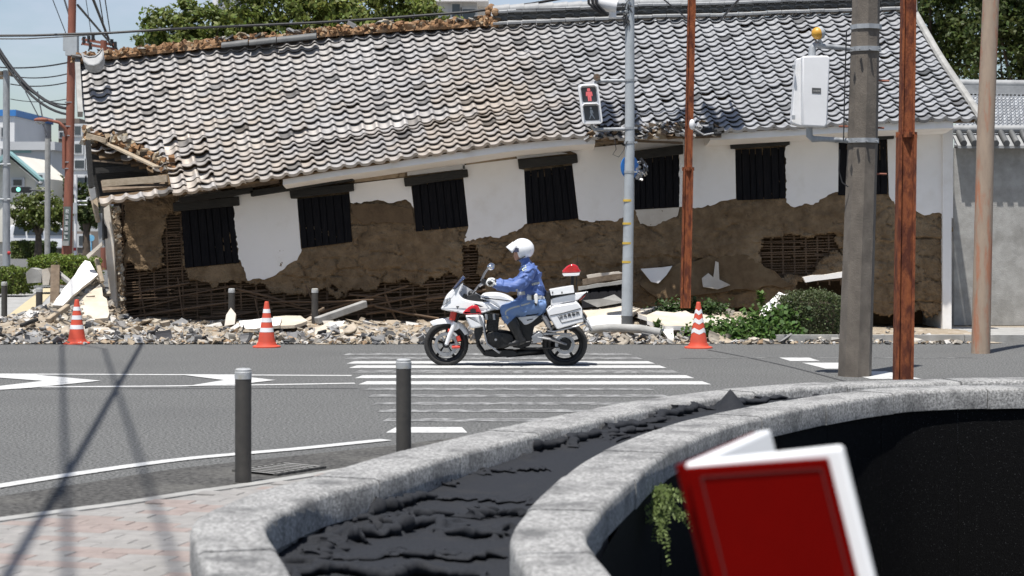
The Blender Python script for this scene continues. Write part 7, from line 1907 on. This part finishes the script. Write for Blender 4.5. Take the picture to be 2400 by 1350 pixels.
# ivy and weeds in the debris
def leafy(name, pts, n, size, col, label, seed, spread=.12, cat='ivy'):
    rng = np.random.default_rng(seed); A = np.array([W(*p) for p in pts]); idx = rng.integers(0, len(A), n)
    P = A[idx] + rng.normal(0, 1, (n, 3)) * [spread * 1.3, spread, spread * .75]; P[:, 2] = np.maximum(P[:, 2], .03)
    N_ = np.tile([0, -.5, .8], (n, 1)); Q, t = leaves(P, N_, size, col, seed=seed, var=.5, aspect=.85)
    o = quad_cloud(name, Q, M['leaf'], None, t); return tag(o, label, cat, kind='stuff' if cat == 'ivy' else None)
leafy('ivy', [(x, 775 + random.uniform(-10, 10), 30.3) for x in range(1650, 1860, 10)] + [(x, 750 - (x - 1780) * .2, 30.6) for x in range(1760, 1860, 9)] + [(x, 785, 30.1) for x in range(1640, 1830, 14)], 3600, .075, (.075, .135, .03), 'trailing green ivy spilling below the wide cream slab', 31)
leafy('ivy', [(x, 722, 31.9) for x in range(1545, 1690, 9)], 1300, .06, (.06, .10, .03), 'patch of low ivy around the slender rusty post foot', 32, .09)
def sprig(name, pts, n, size, col, label, seed):
    """a weed of one piece: stem with leaves that touch it"""
    rng = np.random.default_rng(seed); P = [W(*p) for p in pts]; mb = MB()
    mb.tube(P, .006, 5)
    for k in range(n):
        c = P[0].lerp(P[-1], rng.random()); d = Vector(rng.normal(size=3)); d.z = abs(d.z) * .6; d.normalize(); a_ = d.cross(Vector((0, 0, 1))).normalized() * size * .3
        mb.add([c, c + d * size * .5 + a_, c + d * size, c + d * size * .5 - a_], [(0, 1, 2, 3)])
    o = mesh_obj(name, mb.v, mb.f, M['leaf'], tint=np.array(col)[None, :] * rng.uniform(.6, 1.3, (len(mb.f), 1))); return tag(o, label, 'weed')
sprig('weed', [(1784, 716, 31.7), (1783, 700, 31.7), (1785, 684, 31.75)], 70, .13, (.10, .17, .04), 'small upright weed left of the tilted plaster slab', 33)
sprig('weed', [(1545, 786, 30.2), (1546, 772, 30.3), (1540, 758, 30.4)], 60, .12, (.10, .15, .05), 'small weed under the left end of the wide cream slab', 34)
for (x, y, z_, lb, sd) in ((1065, 1088, .33, 'tiny weed in a kerb joint, nearest of the kerb weeds', 35), (1205, 1032, .33, 'tiny weed sprouting at the kerb beside the black sheet', 36), (1340, 1008, .33, 'larger weed sprouting at the outer kerb of the planter', 37), (1455, 995, .33, 'flat weed tuft at the outer kerb farther along', 38), (1578, 965, .33, 'farthest small weed on the black sheet', 39)):
    p = G(x, y, z_); rng = np.random.default_rng(sd); n = 26; P = np.array(p) + rng.normal(0, 1, (n, 3)) * [.035, .03, .03]
    Q, t = leaves(P, np.tile([0, -.3, .9], (n, 1)), .045, (.20, .25, .04), seed=sd); tag(quad_cloud('weed', Q, M['leaf'], None, t), lb, 'weed', 'weeds in the planter kerb')
# fern on the dark wall
Qs = []; rng = np.random.default_rng(41); base = Vector((XA(1535, 10.9), 10.62, ZA(1128, 10.9)))
for f in range(22):
    a = rng.uniform(-1.0, 1.0); L = rng.uniform(.06, .30); p = np.array(base) + np.array([rng.uniform(-.05, .05), rng.uniform(-.03, .03), rng.uniform(-.16, .02)])
    dirv = np.array([a * .8, -.3 + rng.normal() * .3, -.8 + abs(a) * .8 + rng.normal() * .2]); dirv /= np.linalg.norm(dirv)
    for k in range(14):
        t = k / 13; c = p + dirv * L * t + np.array([0, -.05 * math.sin(t * 3), -.04 * t * t]); s_ = .038 * (1 - .6 * t) * (1.2 if t > .1 else .7)
        for sgn in (-1, 1):
            sd_ = np.array([sgn * (abs(dirv[2])), 0, sgn * dirv[0]]) * 1.0 + dirv * .35 + rng.normal(0, .35, 3); sd_ /= np.linalg.norm(sd_)
            w_ = np.cross(sd_, [0, -1, .3]); w_ /= np.linalg.norm(w_); Qs.append([c, c + sd_ * s_ * .5 + w_ * .007, c + sd_ * s_, c + sd_ * s_ * .5 - w_ * .007])
Qs = np.array(Qs); tag(quad_cloud('fern', Qs, M['leaf'], None, np.array([.17, .22, .07]) * rng.uniform(.6, 1.2, (len(Qs), 1))), 'green fern hanging on the dark basin wall under the inner kerb', 'fern')

# ---- neighbouring house at the right
nb = empty('neighbour_house', (12, 44, 0), 'tiled white house beyond the gable at the right edge', 'building')
a0, a1 = W(2245, 222, 47), W(2560, 226, 47); e0, e1 = W(2236, 345, 43.2), W(2600, 345, 43.2)
ncl, nrw = 34, 17; bv, bf, bt = [], [], []; off_n = 0
def NP(u, v): return (a0.lerp(a1, u)).lerp(e0.lerp(e1, u), v)
nrm_ = (a1 - a0).cross(e0 - a0).normalized(); nrm_ = -nrm_ if nrm_.z < 0 else nrm_
for c in range(ncl):
    for r_ in range(nrw):
        us = [c / ncl + t / ncl for t in PT]; vs_ = [NP(u, max(0, (r_ - .1) / nrw)) + nrm_ * (h + .004) for u, h in zip(us, PH)] + [NP(u, (r_ + 1) / nrw) + nrm_ * (h + .05) for u, h in zip(us, PH)] + [NP(u, (r_ + 1) / nrw) + nrm_ * (h + .01) for u, h in zip(us, PH)]
        n = len(us); bv += [tuple(p) for p in vs_]; fl = [(i, n + i, n + i + 1, i + 1) for i in range(n - 1)] + [(n + i, 2 * n + i, 2 * n + i + 1, n + i + 1) for i in range(n - 1)]
        bf += [tuple(q + off_n for q in f) for f in fl]; bt += [np.array([.52, .53, .54]) * random.uniform(.8, 1.1)] * len(fl); off_n += 3 * n
tag(mesh_obj('roof_tile_field', bv, bf, M['tile_t'], nb, smooth=40, tint=np.array(bt)), kind='stuff')
mb = MB(); mb.prism([a0, a1, e1, e0], nrm_ * -.12); mb.build('roof_deck', M['tile_dark'], nb)
mb = MB(); mb.bar(a0 + Vector((-.1, 0, .12)), a1 + Vector((0, 0, .12)), .4, .22); mb.tube([a0 + Vector((-.15, 0, .28)), a1 + Vector((0, 0, .28))], .11, 10); mb.build('ridge', M['tile_grey'], nb, smooth=40)
mb = MB(); mb.box(((e0.x + e1.x) / 2, 45.2, e0.z / 2), (e1.x - e0.x - .6, 2.4, e0.z - .1)); mb.build('wall', M['plaster'], nb)
mb = MB(); mb.box(((e0.x + e1.x) / 2, 43.93, .75), (e1.x - e0.x - .7, .1, 1.5)); mb.build('wainscot', M['wood_dark'], nb)
for i in range(12):
    x = e0.x + .4 + i * (e1.x - e0.x - .8) / 12; mb = MB(); mb.box((x + .14, 43.86, .76), (.27, .03, 1.46)); mb.build('plank', M['wood_dark'], nb)
# low tiled wall roof between the houses
lw = empty('boundary_wall', (8.6, 35.5, 0), 'short white boundary wall with dark tile coping right of the storehouse', 'wall')
x0, x1 = XA(2236, 35.5), XA(2520, 35.5); zt = ZA(322, 35.5)
mb = MB(); mb.box(((x0 + x1) / 2, 35.6, zt / 2 - .1), (x1 - x0, .25, zt - .2)); mb.build('wall', M['concrete'], lw)
n = int((x1 - x0) / .2)
for i in range(n):
    x = x0 + (i + .5) * .2
    mb = MB(); mb.tube([(x, 35.15, zt - .12), (x, 35.6, zt + .12)], .055, 10); mb.lathe([(.06, -.02), (.06, .0)], (x, 35.13, zt - .13), (0, -1, -.3), 12); mb.build('coping_tile', M['tile_dark'], lw, smooth=40)
mb = MB(); mb.prism([(x0, 35.18, zt - .17), (x1, 35.18, zt - .17), (x1, 35.62, zt + .07), (x0, 35.62, zt + .07)], (0, 0, -.05)); mb.tube([(x0, 35.62, zt + .16), (x1, 35.62, zt + .16)], .08, 10); mb.build('coping', M['tile_grey'], lw, smooth=40)

# ---- far buildings at the left and behind
def block(name, px0, px1, py0, Y, depth, m, label, windows=(), top=None, base_y=None):
    root = empty(name, (XA((px0 + px1) / 2, Y), Y, 0), label, 'building')
    z1 = ZA(py0, Y); x0, x1 = XA(px0, Y), XA(px1, Y)
    mb = MB(); mb.box(((x0 + x1) / 2, Y + depth / 2, z1 / 2), (x1 - x0, depth, z1)); mb.build('wall', m, root)
    if top:
        mb = MB(); mb.box(((x0 + x1) / 2, Y + depth / 2, z1 + top[1] / 2), (x1 - x0 + top[2], depth + top[2], top[1])); mb.build('roof', top[0], root)
    for (a, b, c, d, *mm) in windows:
        xa, xb, za, zb_ = XA(a, Y), XA(b, Y), ZA(d, Y), ZA(c, Y)
        mb = MB(); mb.box(((xa + xb) / 2, Y - .02, (za + zb_) / 2), (xb - xa + .2, .12, zb_ - za + .2)); fr__ = mb.build('window', mm[1] if len(mm) > 1 else M['wallB'], root)
        mb = MB(); mb.box(((xa + xb) / 2, Y - .07, (za + zb_) / 2), (xb - xa, .06, zb_ - za)); mb.build('pane', mm[0] if mm else M['window'], fr__)
    return root
block('office_building', -60, 34, 272, 150, 12, M['wallW'], 'tall white building with blue rim behind the grey pole', [(-10, -4, 300, 320), (4, 10, 300, 320), (-10, -4, 350, 370), (4, 10, 350, 370)], (M['blue_trim'], .5, .3))
block('office_building', 25, 121, 352, 135, 10, M['wallB'], 'pale grey building with teal band and flat roof', [(26, 70, 338, 355, M['teal'], M['teal']), (70, 100, 375, 392), (72, 98, 398, 415), (104, 110, 380, 400)], (M['wallB'], .6, .6))
hs_ = empty('gable_house', (XA(50, 105), 105, 0), 'cream gabled house with green roof edge behind the grey pole', 'building')
mb = MB(); g_ = [(-45, 620), (-45, 420), (22, 362), (84, 416), (84, 620)]; mb.prism([W(x, y, 105) for x, y in g_], (0, 8, 0)); fix_normals(mb.build('wall', M['wallA'], hs_))
mb = MB(); mb.bar(W(20, 358, 104.6), W(98, 424, 104.6), .9, .22, up=Vector((0, 0, 1))); mb.bar(W(24, 358, 104.6), W(-60, 430, 104.6), .9, .22); mb.build('roof_edge', M['teal'], hs_)
mb = MB(); mb.bar(W(22, 364, 104.4), W(96, 428, 104.4), .5, .12); mb.build('fascia', M['wallW'], hs_)
for a, b, c, d in ((26, 58, 416, 440), (84, 106, 405, 438), (26, 60, 520, 545), (64, 80, 470, 490)):
    mb = MB(); mb.box((XA((a + b) / 2, 104.9), 104.9, (ZA(c, 104.9) + ZA(d, 104.9)) / 2), (XA(b, 104.9) - XA(a, 104.9), .1, ZA(c, 104.9) - ZA(d, 104.9))); fr__ = mb.build('window', M['wallB'], hs_)
    mb = MB(); mb.box((XA((a + b) / 2, 104.9), 104.83, (ZA(c, 104.9) + ZA(d, 104.9)) / 2), (XA(b, 104.9) - XA(a, 104.9) - .3, .06, ZA(c, 104.9) - ZA(d, 104.9) - .25)); mb.build('pane', M['window'], fr__)
mb = MB(); mb.box((XA(52, 104), 105.5, ZA(470, 104) - 1.2), (3.6, 1.4, 2.2)); mb.build('porch', M['wallA'], hs_)
mb = MB(); mb.box((XA(90, 103), 106.5, 1.9), (1.6, 4, 3.6)); mb.build('annex', M['wallA'], hs_)
block('brown_building', 137, 182, 289, 160, 10, M['wallC'], 'tall brown building behind the red brown pole', [(140, 148, 310, 322), (140, 148, 345, 357), (140, 148, 380, 392), (152, 160, 310, 322), (152, 160, 345, 357)], (M['wallC'], .4, .4))
block('apartment_block', 172, 246, 290, 110, 10, M['wallB'], 'pale apartment block with dark window bands between pole and roof corner', [(176, 190, 296, 316), (176, 192, 338, 358), (176, 198, 376, 394), (176, 200, 416, 434), (204, 240, 338, 358), (204, 240, 376, 394), (204, 240, 416, 434)])
block('white_building', 498, 548, -60, 120, 10, M['wallW'], 'white building corner showing above the left tree crown', [(512, 522, -12, 14), (528, 540, -12, 14)])
block('white_building', 1010, 1118, 6, 100, 10, M['wallB'], 'pale building with window band right of the tree crowns', [(1060, 1078, 10, 44), (1084, 1114, 22, 46)], (M['wallW'], .6, 1.2))
block('white_building', 1118, 1492, 12, 102, 10, M['wallW'], 'long white building just showing above the standing ridge')
block('white_building', 1500, 1660, 8, 108, 10, M['wallW'], 'white building strip above the ridge right of the signal pole')
# dark block added to stand in for the shade under the far building
block('shade_block', 150, 262, 560 - 18, 90, 4, M['wallC'], 'low dark block filling the shade far off behind the white sign pole', [(186, 210, 553, 575, M['window'])])

# ---- parked cars far off
def car(loc, yaw, m, label, van=True):
    root = empty('parked_car', loc, label, 'car', 'cars parked down the side street')
    Mx = Matrix.Translation(loc) @ Matrix.Rotation(yaw, 4, 'Z')
    def T(x, y, z): return Mx @ Vector((x, y, z))
    H = 1.75 if van else 1.45
    side = [(-2.1, .35), (-2.12, .85), (-1.75, 1.0), (-1.15, 1.08), (-.55, H - .04), (0.2, H), (1.5, H - .02), (1.95, H - .12), (2.1, 1.0), (2.1, .35)]
    mb = MB(); n = len(side); rows = []
    for y, sc_ in ((-.82, .0), (-.80, .0), (.80, 0), (.82, 0)): pass
    def yy(z, s): return s * (.84 if z < 1.05 else .84 - (z - 1.05) * .22)
    vs_ = [T(x, yy(z, -1), z) for x, z in side] + [T(x, yy(z, 1), z) for x, z in side]
    mb.add(vs_, [tuple(range(n)), tuple(reversed(range(n, 2 * n)))] + [(i, i + n, (i + 1) % n + n, (i + 1) % n) for i in range(n)])
    b = fix_normals(mb.build('body', m, root)); q = b.modifiers.new('bevel', 'BEVEL'); q.width = .07; q.segments = 3
    for s in (-1, 1):
        for poly in ([(-1.0, 1.1), (-.52, H - .12), (.15, H - .1), (.15, 1.1)], [(.25, 1.1), (.25, H - .1), (1.1, H - .1), (1.1, 1.1)], [(1.2, 1.1), (1.2, H - .1), (1.75, H - .16), (1.85, 1.1)]):
            mb = MB(); mb.prism([T(x, yy(z, s) * 1.012, z) for x, z in poly], Mx.to_3x3() @ Vector((0, -s * .02, 0))); mb.build('window', M['window'], root)
        for x in (-1.3, 1.3):
            mb = MB(); mb.lathe([(0, -.1), (.2, -.11), (.31, -.08), (.32, .08), (0, .1)], T(x, s * .78, .32), Mx.to_3x3() @ Vector((0, s, 0)), 20); w_ = fix_normals(mb.build('wheel', M['rubber'], root, smooth=50))
            mb = MB(); mb.lathe([(0, -.02), (.19, -.015), (.2, .01)], T(x, s * .90, .32), Mx.to_3x3() @ Vector((0, -s, 0)), 16); mb.build('rim', M['silver'], w_, smooth=50)
        mb = MB(); mb.box(T(-2.06, s * .6, .78), (.1, .3, .14), Matrix.Rotation(yaw, 3, 'Z')); mb.build('headlight', M['lamp_glass'], root)
    mb = MB(); mb.prism([T(x, y, z) for x, y, z in ((-1.22, -.72, 1.1), (-1.22, .72, 1.1), (-.62, .64, H - .1), (-.62, -.64, H - .1))], Mx.to_3x3() @ Vector((-.015, 0, .01))); mb.build('windscreen', M['window'], root)
    return root
car(Vector((XA(108, 104), 104, .52)), math.pi + .35, M['car_white'], 'silver white van parked far off left of the red brown pole')
car(Vector((XA(38, 112), 112, .55)), .2, M['car_white'], 'white car parked far off behind the grey pole', False)
ss_ = MB(); ss_.add([(-70, 56, .12), (-8, 56, .12), (4, 120, .58), (4, 175, .6), (-80, 175, .6), (-80, 120, .58)], [(0, 1, 2, 5), (5, 2, 3, 4)]); tag(ss_.build('far_street', M['asphalt']), kind='structure')
mb = MB(); mb.add([W(30, 612, 100) * 1, W(70, 612, 100), W(70, 616, 98), W(30, 616, 98)], [(0, 1, 2, 3)])
o = None
pz_ = G(60, 612, .34); mb = MB(); mb.box((pz_.x, pz_.y, .45), (1.8, .3, .012)); 
bpy.context.view_layer.update()
